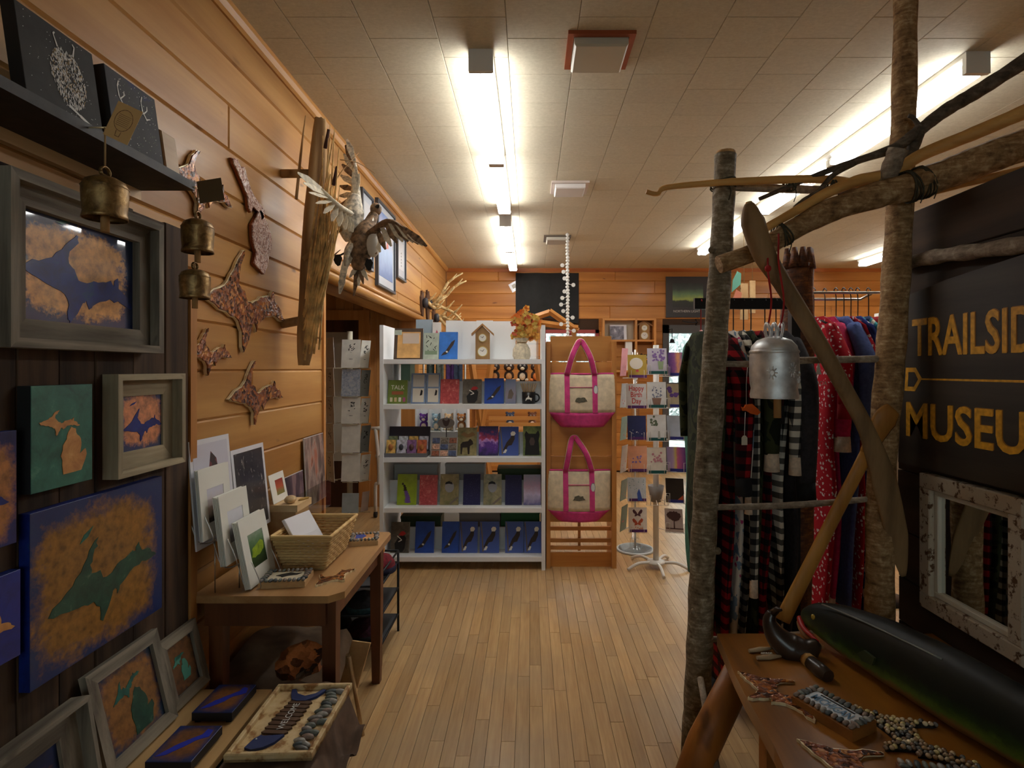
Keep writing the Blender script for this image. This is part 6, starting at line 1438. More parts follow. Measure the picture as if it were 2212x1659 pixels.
# wall cubby with photo, bird-house clock and owl
t = thing('wall_cubby', 'open honey wood cubby shelf high on the back wall', 'shelf', (wx(1360), YB, wz(790)))
x0, x1, x2 = wx(1301), wx(1370), wx(1410); za, zm, zb_ = wz(690), wz(735), wz(800); dp = .16
for xx in (x0, x1, x2): MB().box(xx - .015, xx + .015, YB - dp, YB, zb_, za).build('upright', OAKZ, t)
for zz in (za, zm, zb_): MB().box(x0 + .015, x1 - .015, YB - dp, YB, zz - .025, zz).build('shelf_board', OAKP, t); MB().box(x1 + .015, x2 - .015, YB - dp, YB, zz - .025, zz).build('shelf_board', OAKP, t)
MB().box(x0 + .015, x1 - .015, YB - .02, YB - .002, zm, za - .025).build('back_panel', plain('cubby_back', (190, 178, 156), .7), t)
t = thing('wedding_photo', 'black and white photo standing in the wall cubby', 'photo', (wx(1330), YB - .06, zm)); fr = Fr((wx(1316), YB - .09, zm), (1, 0, 0), (0, .12, 1))
MB().fbox(fr, 0, .24, 0, .22, -.006, 0).build('print', plain('photo_white', (206, 204, 210), .4), t); MB().fbox(fr, .0, .20, .0, .20, 0, .001).build('image', mottled('photo_image', (40, 38, 44), (130, 126, 140), (206, 204, 214), 14), t)
house_clock((x1 + x2) / 2 - .0, YB - .07, zm, .15, .29, 'bird-house clock with two white dials in the wall cubby', wood('clock_case_far', (176, 132, 82), (146, 104, 60), 2, .5))
plush((x1 + x2) / 2, YB - .09, zb_, .95, (60, 44, 36), (206, 120, 60), 'orange-faced plush owl in the lower wall cubby')
MB().box(wx(1348), wx(1362), YB - .14, YB - .06, zb_, wz(738)).build('white_box', plain('white_carton', (214, 212, 208), .5), label='tall white carton standing in the lower wall cubby', cat='box')
# bracket with hanging wind bell in front of the door glass
t = thing('wind_bell', 'small black wind bell hanging before the glazed door', 'bell', (wx(1446), YB - .2, wz(742))); yb_ = YB - .16
MB().tube([(wx(1446), YB, wz(712)), (wx(1446), yb_, wz(712)), (wx(1446), yb_, wz(736))], .006, 6).build('cord', BLKM, t)
MB().lathe([(.045, 0), (.035, .015), (.025, .05), (.006, .06)], (wx(1446), yb_, wz(742)), 14).build('bell_body', BLKM, t)
t = thing('wall_bracket', 'thin black iron bracket arm above the glazed door', 'bracket', (wx(1490), YB, wz(697)))
MB().tube(curve([(wx(1468), YB - .12, wz(694)), (wx(1482), YB - .1, wz(697)), (wx(1505), YB - .05, wz(697))], 4), .009, 6).build('arm', BLKM, t); MB().tube([(wx(1503), YB, wz(703)), (wx(1503), YB - .05, wz(697)), (wx(1503), YB, wz(690))], .009, 6).build('back_plate', BLKM, t)
# white shell garland from the ceiling
yg = 6.1; xg = (1226 - VX) * yg / F; t = thing('shell_garland', 'white chain garland with shell discs hanging from the ceiling', 'garland', (xg, yg, 1.85)); SHL = plain('shell_white', (224, 222, 216), .5); rr = random.Random(12)
z = ZC
k = 0
while z > 1.86:
    MB().lathe([(.004, -.02), (.019, -.008), (.019, .008), (.004, .02)], (xg + rr.uniform(-.003, .003), yg, z - .022), 8, sx=1.0, sy=.5).build('chain_link', SHL, t); z -= .035; k += 1
    if z < 2.62 and k % 2 == 0:
        s = rr.choice((-1, 1)) * rr.uniform(.03, .07); MB().prism(Fr((xg + s, yg, z), (1, 0, 0), (0, 0, 1)), [(math.cos(a) * .022, math.sin(a) * .022) for a in [j * math.pi / 5 for j in range(10)]], 0, .005).build('shell_disc', SHL, t); MB().tube([(xg, yg, z + .01), (xg + s, yg + .002, z)], .003, 5).build('thread', SHL, t)
# ================================================================ RUSTIC STICK FRAME
def bark(name, c1, c2, c3, rings=0.0, rough=.8):
    b = NB(name, rough, 0, .3); MATS[name] = b.m
    v = b.vec('pos', (1, 1, 1)); n1 = b.noise(v, 28, 6, .7, .5); n2 = b.noise(b.vec('pos', (1, 1, 5)), 22, 3)
    f = b.math('ADD', b.math('MULTIPLY', n1, .65), b.math('MULTIPLY', n2, .35))
    b.set('Base Color', b.ramp(f, [(.34, c2), (.52, c1), (.68, c3)])); b.bump(f, .6, .01); return b.m
BIRCH = bark('alder_bark', (128, 114, 92), (74, 62, 46), (184, 176, 158)); CHERRY = bark('cherry_bark', (156, 122, 82), (92, 66, 42), (206, 180, 140))
PEEL = wood('peeled_stick', (226, 174, 100), (184, 130, 68), 0, .55, 2.0, 0); DARKB = bark('dark_branch_bark', (92, 80, 68), (54, 46, 38), (128, 114, 98)); GREYS = bark('grey_stick_bark', (146, 130, 112), (100, 84, 70), (184, 170, 150))
CUT = plain('cut_wood_end', (190, 150, 100), .8, var=.2)
sf = thing('stick_frame', 'rustic frame of bark-covered posts, rungs and tied branches', 'frame', (1.05, 2.25, 0))
def limb(nm, pts, rpx, mat, wob=.0, n=10, knots=0, seed=1, parent=sf, sub=6, flat=1.0):
    """pts: (px, py, depth); radii in px at that depth"""
    c = curve([P(*p) for p in pts], sub); rd = lerp_list([r * p[2] / F for r, p in zip(rpx, pts)], len(c)); rr = random.Random(seed)
    rd = [r * (1 + rr.uniform(-wob, wob)) for r in rd]
    o = MB().tube(c, rd, n, flat=flat).build(nm, mat, parent)
    for k in range(knots):
        i = rr.randrange(2, len(c) - 2); a = rr.uniform(0, 6.28); d = V((math.cos(a), math.sin(a) * .5 - .5, 0)).normalized(); MB().ball(c[i] + d * rd[i] * .75, rd[i] * .5, 8, 6).build('knot', mat, o)
    return o
b0 = P(1499, 1640, 2.19); b0.z = 0
post1 = MB().tube([b0] + curve([P(1503, 1560, 2.19), P(1511, 1400, 2.19), P(1518, 1200, 2.19), P(1532, 950, 2.19), P(1548, 700, 2.19), P(1560, 500, 2.19), P(1567, 335, 2.19)], 5),
    [r * (1 + .05 * math.sin(k * 2.3)) for k, r in enumerate(lerp_list([.05, .05, .048, .049, .045, .042, .040], 32))], 14).build('post', BIRCH, sf)
for (px, py, r) in ((1545, 1165, .02), (1490, 1320, .012), (1570, 735, .018), (1558, 1190, .014), (1545, 540, .014)): MB().ball(P(px - (8 if px > 1520 else -8), py, 2.165), r, 8, 6).build('knot', BIRCH, post1)
MB().tube([P(1567, 335, 2.19), P(1567, 328, 2.19)], [.040, .036], 14).build('cut_end', CUT, post1)
b1 = P(1900, 1400, 2.16); b1.z = 0; tpz = P(1957, 0, 2.16); tpz.z = ZC
MB().tube([b1] + curve([P(1900, 1300, 2.16), P(1905, 1000, 2.16), P(1917, 850, 2.16), P(1932, 650, 2.16), P(1945, 420, 2.16), P(1952, 250, 2.16), tpz], 5),
    [r * (1 + .05 * math.sin(k * 1.9)) for k, r in enumerate(lerp_list([.05, .05, .05, .05, .048, .045, .042, .04], 32))], 14).build('post', CHERRY, sf)
limb('thick_branch', [(1553, 572, 2.12), (1640, 540, 2.12), (1720, 492, 2.11), (1800, 452, 2.09), (1900, 420, 2.07), (1960, 405, 2.06), (2060, 370, 2.03), (2150, 335, 1.99), (2240, 305, 1.96)], [20, 20, 23, 25, 28, 31, 32, 34, 35], CHERRY, .05, 12, 3, 4)
limb('peeled_stick', [(1396, 414, 2.14), (1420, 419, 2.14), (1440, 405, 2.14), (1545, 395, 2.13), (1600, 392, 2.13), (1700, 388, 2.14), (1790, 388, 2.15), (1870, 398, 2.16), (1930, 400, 2.18)], [5, 5, 6, 7, 8, 9, 9, 9, 8], PEEL, .05)
limb('peeled_stick', [(1655, 492, 2.1), (1720, 455, 2.1), (1790, 415, 2.1), (1860, 388, 2.1), (1925, 375, 2.1), (1990, 335, 2.08), (2100, 290, 2.02), (2240, 230, 1.95)], [9, 10, 12, 12, 13, 14, 15, 16], PEEL, .04)
limb('peeled_stick', [(1960, 430, 2.18), (2050, 405, 2.12), (2130, 385, 2.06), (2240, 360, 2.0)], [6, 8, 9, 9], PEEL, .04)
db = limb('dark_branch', [(2250, 108, 1.95), (2120, 192, 2.02), (2040, 240, 2.06), (1985, 282, 2.08), (1930, 320, 2.1), (1850, 348, 2.12), (1760, 380, 2.14), (1640, 430, 2.16)], [18, 15, 14, 13, 10, 8, 6, 4], DARKB, .08, 9, 4, 6)
limb('fork', [(1985, 282, 2.08), (1972, 320, 2.1), (1950, 345, 2.12)], [13, 12, 9], DARKB, .05, 8, 0, 1, db)
limb('fork', [(1985, 272, 2.08), (1972, 254, 2.07), (1962, 250, 2.07)], [6, 5, 4], DARKB, .05, 6, 0, 1, db)
limb('fork', [(1850, 350, 2.12), (1800, 378, 2.12), (1770, 410, 2.12), (1735, 432, 2.12), (1715, 448, 2.12)], [7, 6, 5, 4, 3], DARKB, .08, 6, 0, 1, db)
limb('grey_stick', [(1585, 404, 2.18), (1700, 408, 2.2), (1840, 412, 2.2), (1940, 412, 2.2)], [8, 9, 9, 8], GREYS, .06)
st_ = limb('branch_stub', [(1912, 400, 2.1), (1925, 362, 2.07), (1940, 322, 2.05)], [16, 19, 20], GREYS, .06)
limb('rung', [(1548, 786, 2.19), (1640, 786, 2.16), (1720, 779, 2.21), (1915, 775, 2.16)], [6, 8, 8, 8], GREYS, .05)
limb('rung', [(1528, 1096, 2.19), (1640, 1094, 2.2), (1760, 1088, 2.21), (1900, 1076, 2.16)], [6, 7, 7, 6], GREYS, .05)
limb('rung', [(1515, 1380, 2.19), (1560, 1380, 2.21), (1700, 1372, 2.21), (1900, 1356, 2.16)], [6, 6, 6, 6], GREYS, .05)
TW = plain('green_grey_twine', (66, 62, 48), .9)
for (px, py, d, ax_, r) in ((1562, 398, 2.19, (0, 0, 1), .047), (1690, 507, 2.115, (.8, 0, .38), .044), (1990, 395, 2.055, (.93, 0, .3), .058), (1962, 404, 2.06, (.93, 0, .3), .057), (1705, 398, 2.165, (1, 0, 0), .026), (1795, 400, 2.16, (1, 0, 0), .026)):
    c = P(px, py, d); A = V(ax_).normalized(); B1_ = A.cross(V((0, 1, 0))).normalized(); B2_ = A.cross(B1_)
    for k in range(4): MB().tube([c + A * ((k - 1.5) * .007 + .006 * math.sin(a * 2 + k)) + (B1_ * math.cos(a) + B2_ * math.sin(a)) * r for a in [j * math.pi / 8 for j in range(17)]], .003, 5, cap=False).build('twine', TW, sf)
    MB().tube(curve([c + V((0, -r, 0)), c + V((.012, -r - .006, -.04)), c + V((.005, -r, -.075))], 3), .002, 5).build('twine_end', TW, sf)

# ================================================================ PARTITION, SIGN, MIRROR
XPT = 1.5
PDARK = wood('dark_partition_board', (70, 52, 38), (40, 30, 22), 1, .8, 1.0, .6, bri=.2, dark=(24, 16, 10))
pt = thing('display_partition', 'dark rough-sawn partition carrying the carved sign and mirror', 'partition', (XPT, 1.5, 0))
z = 0.0
while z < 2.1:
    h = R.uniform(.17, .26); e = min(z + h, 2.12)
    MB().fbox(Fr((XPT, 2.33 + R.uniform(-.012, .0), z), (0, -1, 0), (0, 0, 1)), 0, 1.9, 0, e - z - .004, -.03, R.uniform(-.004, .0), .003).build('board', PDARK, pt); z = e
for yy in (.5, 2.28): MB().box(XPT + .03, XPT + .1, yy, yy + .05, 0, 2.08).build('stud', PDARK, pt)
lg = MB().tube(curve([(1.47, 2.25, 1.915), (1.465, 2.05, 1.905), (1.47, 1.85, 1.885), (1.465, 1.6, 1.86)], 5), [.026 * (1 + .12 * math.sin(k * 1.7)) for k in range(16)], 10).build('branch_rail', GREYS, pt)
sgn = thing('carved_sign', 'dark wood sign carved with yellow lettering TRAILSIDE MUSEUM', 'sign', (XPT, 1.9, 1.13))
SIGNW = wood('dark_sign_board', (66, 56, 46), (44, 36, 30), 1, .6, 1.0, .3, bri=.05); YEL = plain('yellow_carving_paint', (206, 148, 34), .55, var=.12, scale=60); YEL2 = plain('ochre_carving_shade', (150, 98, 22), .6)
fs = Fr((XPT - .001, 2.245, 1.13), (0, -1, 0), (0, 0, 1))
MB().prism(fs, [(-.02, .0), (.74, .0), (.74, .33), (-.005, .33)], 0, .035).build('sign_board', SIGNW, sgn)
MB().prism(fs, [(-.005, .333), (.74, .333), (.74, .725), (.25, .685), (.03, .655), (.008, .65), (.005, .58)], 0, .035).build('sign_board', SIGNW, sgn)
def fit_text(body, fr, x0, x1, capz, nm, bold=.02):
    mb = MB().text(body, Fr((0, 0, 0), (1, 0, 0), (0, 1, 0)), 1, 'LEFT', 0, bold=bold); lo = min(v.x for v in mb.v); hi = max(v.x for v in mb.v); ylo = min(v.y for v in mb.v); yhi = max(v.y for v in mb.v)
    k = (x1 - x0) / (hi - lo); ky = capz / (yhi - ylo)
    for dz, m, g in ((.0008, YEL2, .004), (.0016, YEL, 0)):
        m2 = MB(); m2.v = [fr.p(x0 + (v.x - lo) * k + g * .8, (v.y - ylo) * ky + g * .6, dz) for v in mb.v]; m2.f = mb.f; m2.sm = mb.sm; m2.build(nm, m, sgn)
ft2 = fs.sub(0, 0, .035)
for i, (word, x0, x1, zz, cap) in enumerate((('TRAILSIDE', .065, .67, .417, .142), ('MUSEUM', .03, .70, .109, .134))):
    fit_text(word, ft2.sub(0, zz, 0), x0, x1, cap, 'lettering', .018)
ar = [(.035, .30), (.035, .365), (.085, .365), (.115, .335), (.64, .335), (.64, .328), (.115, .328), (.085, .285), (.02, .285)]
for q in ([(.02, .285), (.028, .375), (.085, .375), (.118, .335), (.64, .337), (.64, .329), (.115, .329), (.08, .285)],):
    MB().prism(ft2, q, .0004, .0010).build('arrow', YEL, sgn); MB().prism(ft2, [(.04, .302), (.044, .358), (.078, .358), (.098, .331), (.074, .302)], .001, .0016).build('arrow_centre', SIGNW, sgn)
# mirror in a peeling sash frame
mr = thing('sash_mirror', 'mirror in a peeling white window sash under the carved sign', 'mirror', (XPT, 1.92, .61)); fm_ = Fr((XPT - .001, 2.14, .612), (0, -1, 0), (0, 0, 1)); mw, mh = .45, .50
b = NB('peeling_white_paint', .75, 0, .3); v = b.vec('pos'); n1 = b.noise(v, 30, 6, .7); b.set('Base Color', b.mix(b.step(n1, .40, .46), (92, 64, 42), (186, 172, 152))); b.bump(n1, .5, .004); PEELW = b.m
SASH = plain('sash_white', (214, 208, 192), .5)
for (a0, a1, q0, q1) in ((0, mw, 0, .055), (0, mw, mh - .055, mh), (0, .055, .055, mh - .055), (mw - .055, mw, .055, mh - .055)): MB().fbox(fm_, a0, a1, q0, q1, 0, .038, .004).build('sash_rail', PEELW, mr)
for (a0, a1, q0, q1) in ((.055, mw - .055, .055, .075), (.055, mw - .055, mh - .075, mh - .055), (.055, .075, .075, mh - .075), (mw - .075, mw - .055, .075, mh - .075)): MB().fbox(fm_, a0, a1, q0, q1, 0, .020, .003).build('glazing_bead', SASH, mr)
MB().fbox(fm_, .075, mw - .075, .075, mh - .075, .0, .006).build('mirror_glass', plain('mirror_silver', (225, 228, 226), .02, 1.0), mr)

# ================================================================ BENCH AND ITS CRAFTS
ZN = .54
SLAB = wood('golden_slab', (152, 98, 36), (100, 60, 20), 1, .35, .7, .8, coat=.4, dark=(60, 30, 12)); SLABL = wood('golden_leg', (168, 110, 48), (120, 72, 28), 2, .5, .8, .5)
bn = thing('slab_bench', 'golden live-edge slab bench in front of the stick frame', 'bench', (1.05, 1.5, 0))
MB().prism(Fr((0, 0, ZN - .045), (1, 0, 0), (0, 1, 0)), [(.678, 2.066), (.668, 1.98), (.645, 1.80), (.634, 1.68), (.628, 1.55), (.622, 1.45), (.61, 1.36), (.605, 1.2), (.615, .85), (1.46, .85), (1.46, 2.066)], 0, .045).build('slab_top', SLAB, bn)
for (x, y) in ((.665, 1.60), (.665, 1.0), (1.38, 1.9), (1.38, 1.0)): MB().box(x, x + .055, y, y + .055, 0, ZN - .045).build('leg', SLABL, bn)
MB().box(.70, 1.40, 1.96, 1.99, ZN - .12, ZN - .045).build('apron', SLABL, bn); MB().box(.675, .70, .95, 1.66, ZN - .12, ZN - .045).build('apron', SLABL, bn)
lgp = MB().tube([(.47, 1.86, 0), (.58, 1.90, .25), (.72, 1.93, ZN - .046)], [.06, .058, .052], 12, flat=.8).build('splayed_log_leg', wood('log_leg_wood', (170, 106, 44), (120, 68, 24), 2, .5, .8, 1.4, dark=(60, 30, 12)), bn)
MB().tube([(1.30, 1.93, ZN - .046), (1.38, 1.90, .25), (1.44, 1.86, 0)], [.05, .055, .06], 12).build('splayed_log_leg', SLABL, bn)
MB().tube([(.628, 2.10, .36), (.60, 1.75, .12), (.585, 1.62, .0)], .012, 8).build('loose_stick', GREYS, label='thin grey stick leaning from the birch post to the floor', cat='stick')
# carved fish
fz = NB('painted_fish', .5, 0, .35); v = fz.vec('pos'); g = fz.n('SeparateXYZ', {0: v}).outputs[2]
nz = fz.noise(fz.vec('pos', (1, 1, 1)), 26, 4, .7); f = fz.math('ADD', g, fz.math('MULTIPLY', fz.math('SUBTRACT', nz, .5), .05))
col = fz.ramp(fz.step(f, ZN, ZN + .2), [(.02, (150, 104, 58)), (.15, (140, 100, 50)), (.25, (88, 120, 36)), (.40, (38, 58, 26)), (.55, (24, 30, 22)), (1, (20, 22, 20))])
fz.set('Base Color', col); FISHM = fz.m
fh = thing('carved_fish', 'large carved fish with dark back and green belly on the slab bench', 'fish', (1.1, 1.6, ZN))
ax = curve([(.985, 2.05, ZN + .075), (1.005, 1.99, ZN + .088), (1.04, 1.88, ZN + .098), (1.085, 1.72, ZN + .105), (1.14, 1.52, ZN + .105), (1.20, 1.30, ZN + .1), (1.26, 1.08, ZN + .085)], 5)
hr = lerp_list([.022, .055, .082, .098, .103, .09, .05], len(ax)); n = 16; vs = []
for i, p in enumerate(ax):
    tdir = (ax[min(i + 1, len(ax) - 1)] - ax[max(i - 1, 0)]).normalized(); sd = tdir.cross(V((0, 0, 1))).normalized()
    for k in range(n):
        a = 2 * math.pi * k / n; vs.append(p + sd * (math.cos(a) * hr[i] * .62) + V((0, 0, math.sin(a) * hr[i])))
fs_ = [(i * n + k, i * n + (k + 1) % n, (i + 1) * n + (k + 1) % n, (i + 1) * n + k) for i in range(len(ax) - 1) for k in range(n)] + [tuple(range(n))[::-1], tuple((len(ax) - 1) * n + k for k in range(n))]
MB().add(vs, fs_, True).build('body', FISHM, fh)
sdv = V((-.95, -.1, 0))
MB().tube(curve([ax[0] + V((-.012, .005, -.012)), ax[4] + V((-.035, 0, -.04)), ax[8] + V((-.048, 0, -.058))], 4), [.010, .011, .011, .010, .009, .008, .007, .006, .004], 8).build('red_mouth', plain('lip_red', (176, 36, 34), .4), fh)
MB().tube(curve([ax[0] + V((-.012, .012, -.03)), ax[4] + V((-.03, 0, -.062)), ax[8] + V((-.03, 0, -.078))], 4), [.008, .01, .011, .011, .011, .01, .009, .008, .005], 8).build('lower_jaw', plain('jaw_tan', (150, 104, 60), .5), fh)
MB().ball(ax[7] + V((-.05, -.005, .02)), (.006, .009, .009), 8, 6).build('eye', plain('fish_eye', (180, 150, 50), .2), fh)
MB().prism(Fr(ax[14] + V((-.062, 0, -.02)), (.2, -1, .1), (0, .1, 1)), [(0, 0), (.03, .02), (.07, .012), (.06, -.012), (.02, -.015)], 0, .008).build('fin', plain('fin_dark', (50, 60, 34), .5), fh)
MB().prism(Fr(ax[-1] + V((0, .02, 0)), (.28, -.96, 0), (0, 0, 1)), [(0, -.04), (.12, -.11), (.10, 0), (.12, .11), (0, .04)], -.008, .008).build('tail', plain('fin_dark', (50, 60, 34), .5), fh)
MB().tube(curve([ax[8] + V((-.035, 0, .068)), ax[14] + V((-.042, 0, .075)), ax[20] + V((-.04, 0, .08))], 4), .003, 6).build('pale_stripe', plain('pale_stripe', (120, 122, 116), .5), fh)
# dark carved loon on a knob base
LOON = wood('dark_carved_wood', (66, 50, 40), (40, 30, 24), 0, .35, 1.2, 0, coat=.3)
ln = thing('carved_loon', 'dark carved loon with curved neck beside the carved fish', 'carving', (.9, 1.9, ZN))
c = curve([P(1668, 1322, 1.93), P(1662, 1342, 1.93), P(1676, 1372, 1.92), P(1705, 1398, 1.91), P(1740, 1405, 1.9), P(1768, 1388, 1.9)], 5)
MB().tube(c, lerp_list([.014, .022, .036, .048, .042, .014], len(c)), 12).build('body', LOON, ln)
MB().tube([P(1668, 1326, 1.93), P(1680, 1316, 1.90), P(1688, 1318, 1.88)], [.014, .010, .004], 8).build('bill', LOON, ln)
MB().tube([P(1735, 1418, 1.88), P(1752, 1432, 1.84), P(1772, 1448, 1.78), P(1790, 1462, 1.745)], [.02, .022, .024, .02], 10).build('knob_base', LOON, ln)
MB().tube([P(1742, 1424, 1.865), P(1752, 1432, 1.84)], [.0235, .0245], 10).build('tan_band', PEEL, ln)
mb = MB(); tk = thing('driftwood_sticks', 'pair of pale driftwood sticks joined by tiny pearls', 'craft', PZ(1655, 1412, ZN))
for (a, q) in (((1618, 1406), (1668, 1400)), ((1635, 1421), (1688, 1417))): p0, p1 = PZ(*a, ZN + .008), PZ(*q, ZN + .008); MB().tube([p0, p0.lerp(p1, .5), p1], [.006, .009, .004], 8).build('stick', plain('bleached_drift', (176, 152, 120), .8), tk)
for k in range(5): MB().ball(PZ(1646 + k * 5, 1412, ZN + .008), .0045, 8, 6).build('pearl', plain('pearl', (220, 214, 204), .25), tk)
flat_plaque('reddish glazed peninsula plaque on the bench nearest the birch post', .728, 1.675, ZN, .28, .20, -1.1, GLAZE, 'glazed plaques on the bench')
flat_plaque('glazed peninsula plaque cut off by the bottom of the picture', .79, 1.33, ZN, .34, .24, -1.0, GLAZE, 'glazed plaques on the bench')
t = pebble_plaque('pebble-edged block lettered MICHIGAN in blue on the bench', .832, 1.565, ZN, .18, .10, -1.1, plain('pale_label', (206, 210, 214), .5), [], 11, base=wood('plaque_block', (150, 96, 44), (110, 66, 28), 0, .5), name='pebble_block', th=.03)
ub = V((math.cos(-1.1), math.sin(-1.1), 0)); fb_ = Fr((.832, 1.565, ZN + .0325), ub, (-ub.y, ub.x, 0))
MB().text('MICHIGAN', fb_.sub(0, -.018, .001), .044, depth=.0006, sx=.54, bold=.015).build('lettering', plain('slate_blue_ink', (84, 120, 150), .5), t)
MB().fbox(fb_, -.05, .05, .018, .023, 0, .0012).build('caption_line', BLK, t)
pebble_plaque('dark pebble-edged block at the bottom edge of the picture', .95, 1.30, ZN, .17, .10, -.2, plain('dark_label', (44, 48, 50), .4), [], 13, base=wood('plaque_block', (150, 96, 44), (110, 66, 28), 0, .5), name='pebble_block', th=.02)
# peninsula made of pebbles
pm = thing('pebble_peninsula', 'peninsula shape built of glossy pebbles between block and fish', 'craft', (.985, 1.555, ZN)); fr = Fr((1.0, 1.455, ZN), (1, 0, 0), (0, 1, 0)); poly = place(PEN, 0, 0, .34, .22, -1.12)
MB().prism(fr, poly, 0, .006).build('backing', BLK, pm)
def inside(p, poly):
    r_ = False
    for i in range(len(poly)):
        (x1_, y1_), (x2_, y2_) = poly[i - 1], poly[i]
        if (y1_ > p[1]) != (y2_ > p[1]) and p[0] < (x2_ - x1_) * (p[1] - y1_) / (y2_ - y1_) + x1_: r_ = not r_
    return r_
rr = random.Random(21); PEB2 = [plain('agate_%d' % k, c, .25, var=.2, scale=80, coat=.5) for k, c in enumerate([(176, 150, 116), (190, 172, 140), (130, 104, 84), (150, 120, 84), (100, 96, 92), (196, 176, 120)])]
pts = []
for k in range(9000):
    q = (rr.uniform(-.2, .2), rr.uniform(-.2, .2))
    if inside(q, poly) and all((q[0] - a) ** 2 + (q[1] - b_) ** 2 > .0105 ** 2 for a, b_ in pts): pts.append(q)
for q in pts: MB().ball(fr.p(q[0], q[1], .010), (rr.uniform(.006, .008), rr.uniform(.006, .008), .006), 7, 5).build('pebble', PEB2[rr.randrange(6)], pm)

# ================================================================ PADDLES AND SILVER BELL
PADW = wood('weathered_paddle', (150, 118, 80), (100, 76, 50), 2, .7, 1.4, 0); PADO = wood('varnished_paddle', (190, 134, 62), (146, 96, 40), 2, .5, 1.4, 0)
pd = thing('wooden_paddle', 'weathered paddle with a thick rounded grip slanting down to the sign', 'paddle', P(1950, 1240, 2.05), 'crossed paddles on the stick frame')
c = curve([P(1618, 440, 2.02), P(1626, 480, 2.02), P(1650, 548, 2.02), P(1690, 612, 2.03), P(1760, 726, 2.04), P(1830, 850, 2.06), P(1872, 930, 2.07), P(1910, 1040, 2.09), P(1938, 1160, 2.12), P(1952, 1245, 2.14)], 5)
MB().tube(c, lerp_list([.016, .043, .040, .032, .030, .029, .031, .048, .044, .010], len(c)), 12, flat=lerp_list([.8, .8, .8, .8, .8, .7, .5, .28, .22, .2], len(c)), up=(0, -1, 0)).build('shaft_and_blade', PADW, pd)
MB().tube([P(1617, 436, 2.02), P(1618, 441, 2.02)], [.010, .015], 10).build('worn_tip', CUT, pd)
pd = thing('wooden_paddle', 'honey-coloured paddle crossing behind with its blade by the sign', 'paddle', P(1690, 1340, 2.14), 'crossed paddles on the stick frame')
c = curve([P(1930, 884, 2.07), P(1912, 905, 2.07), P(1892, 940, 2.08), P(1872, 980, 2.09)], 5); MB().tube(c, lerp_list([.030, .046, .036, .026], len(c)), 10, flat=.25, up=(0, -1, 0)).build('blade', PADO, pd)
c = curve([P(1872, 980, 2.09), P(1790, 1140, 2.12), P(1690, 1340, 2.13)], 5); MB().tube(c, lerp_list([.026, .026, .031], len(c)), 10, flat=.45, up=(0, -1, 0)).build('shaft', PADO, pd)
SILV = plain('galvanised_tin', (220, 222, 224), .5, .8, var=.10, scale=30, bump=.12); REDT = plain('red_cord', (170, 34, 34), .8)
cb2 = P(1672, 860, 2.02); r_ = .082; h_ = .21
t = thing('silver_bell', 'large embossed silver bell hanging on red cords', 'bell', cb2, 'bells')
body = MB().lathe([(r_ * .97, 0), (r_ * .99, .012), (r_ * .94, .035), (r_ * .98, .05), (r_ * 1.02, .09), (r_ * 1.0, .15), (r_ * .97, .162), (r_ * .975, .166), (r_ * .92, .185), (r_ * .7, .205), (r_ * .35, .216), (.004, .22)], cb2, 32, cap=False).build('body', SILV, t)
MB().lathe([(r_ * .985, .158), (r_ * 1.03, .164), (r_ * .985, .170)], cb2, 32, cap=False).build('seam', SILV, body)
for k, (a, zz, s) in enumerate(((-1.15, .10, 1.0), (-2.05, .09, .9), (-.65, .075, .9))):
    for j in range(9):
        th = a + (.24 * s) * math.cos(j * .7); z = zz + .026 * s * math.sin(j * .7); q = cb2 + V((math.cos(th) * r_ * 1.012, math.sin(th) * r_ * 1.012, z)); q2 = cb2 + V((math.cos(a) * r_ * 1.015, math.sin(a) * r_ * 1.015, zz)); MB().tube([q2.lerp(q, .35), q], [.0032, .002], 5).build('embossing', SILV, body)
for k in (-1, 0, 1):
    MB().tube([cb2 + V((k * .022 + .004 * k * math.sin(a), math.cos(a) * .02, .235 + math.sin(a) * .028)) for a in [j * math.pi / 7 for j in range(15)]], .005, 8, flat=1.6, cap=False).build('loop', SILV, t)
MB().tube([cb2 + V((.012, 0, .12)), cb2 + V((.012, 0, -.07))], .013, 10).build('clapper', CLAP, t)
for dx, px, py in ((-.022, 1659, 545), (.022, 1682, 528)): MB().tube(curve([cb2 + V((dx, 0, .25)), cb2 + V((dx, -.03, .34)), P(px, py + 40, 1.965), P(px, py - 6, 2.03), P(px, py - 22, 2.075)], 4), .0035, 6).build('red_cord', REDT, t)
MB().ball(P(1659, 580, 1.965), .012, 8, 6).build('cord_knot', REDT, t)
t = thing('fish_ornament', 'small orange fish ornament with white price tag hanging from the rung', 'ornament', P(1620, 890, 2.2))
MB().prism(face_y(*[P(1622, 884, 2.2)[i] for i in (0, 2)], 2.2), place([(0, .6), (.12, .5), (.2, .85), (.5, 1), (.85, .6), (1, .35), (.85, .05), (.5, .1), (.25, .3), (.1, .25)], 0, 0, .075, .042, -.15), -.006, .006).build('fish_body', plain('orange_glass', (214, 92, 26), .25, coat=.6), t)
MB().tube([P(1615, 790, 2.21), P(1612, 830, 2.2), P(1612, 878, 2.2)], .001, 5).build('thread', WIRE, t); MB().tube([P(1610, 890, 2.195), P(1608, 942, 2.195)], .0012, 5).build('tag_string', WIRE, t)
MB().prism(face_y(*[P(1608, 950, 2.19)[i] for i in (0, 2)], 2.19), [(-.011, -.02), (.011, -.02), (.011, .008), (.005, .016), (-.005, .016), (-.011, .008)], 0, .0015).build('price_tag', plain('price_tag', (206, 196, 176), .7), t)

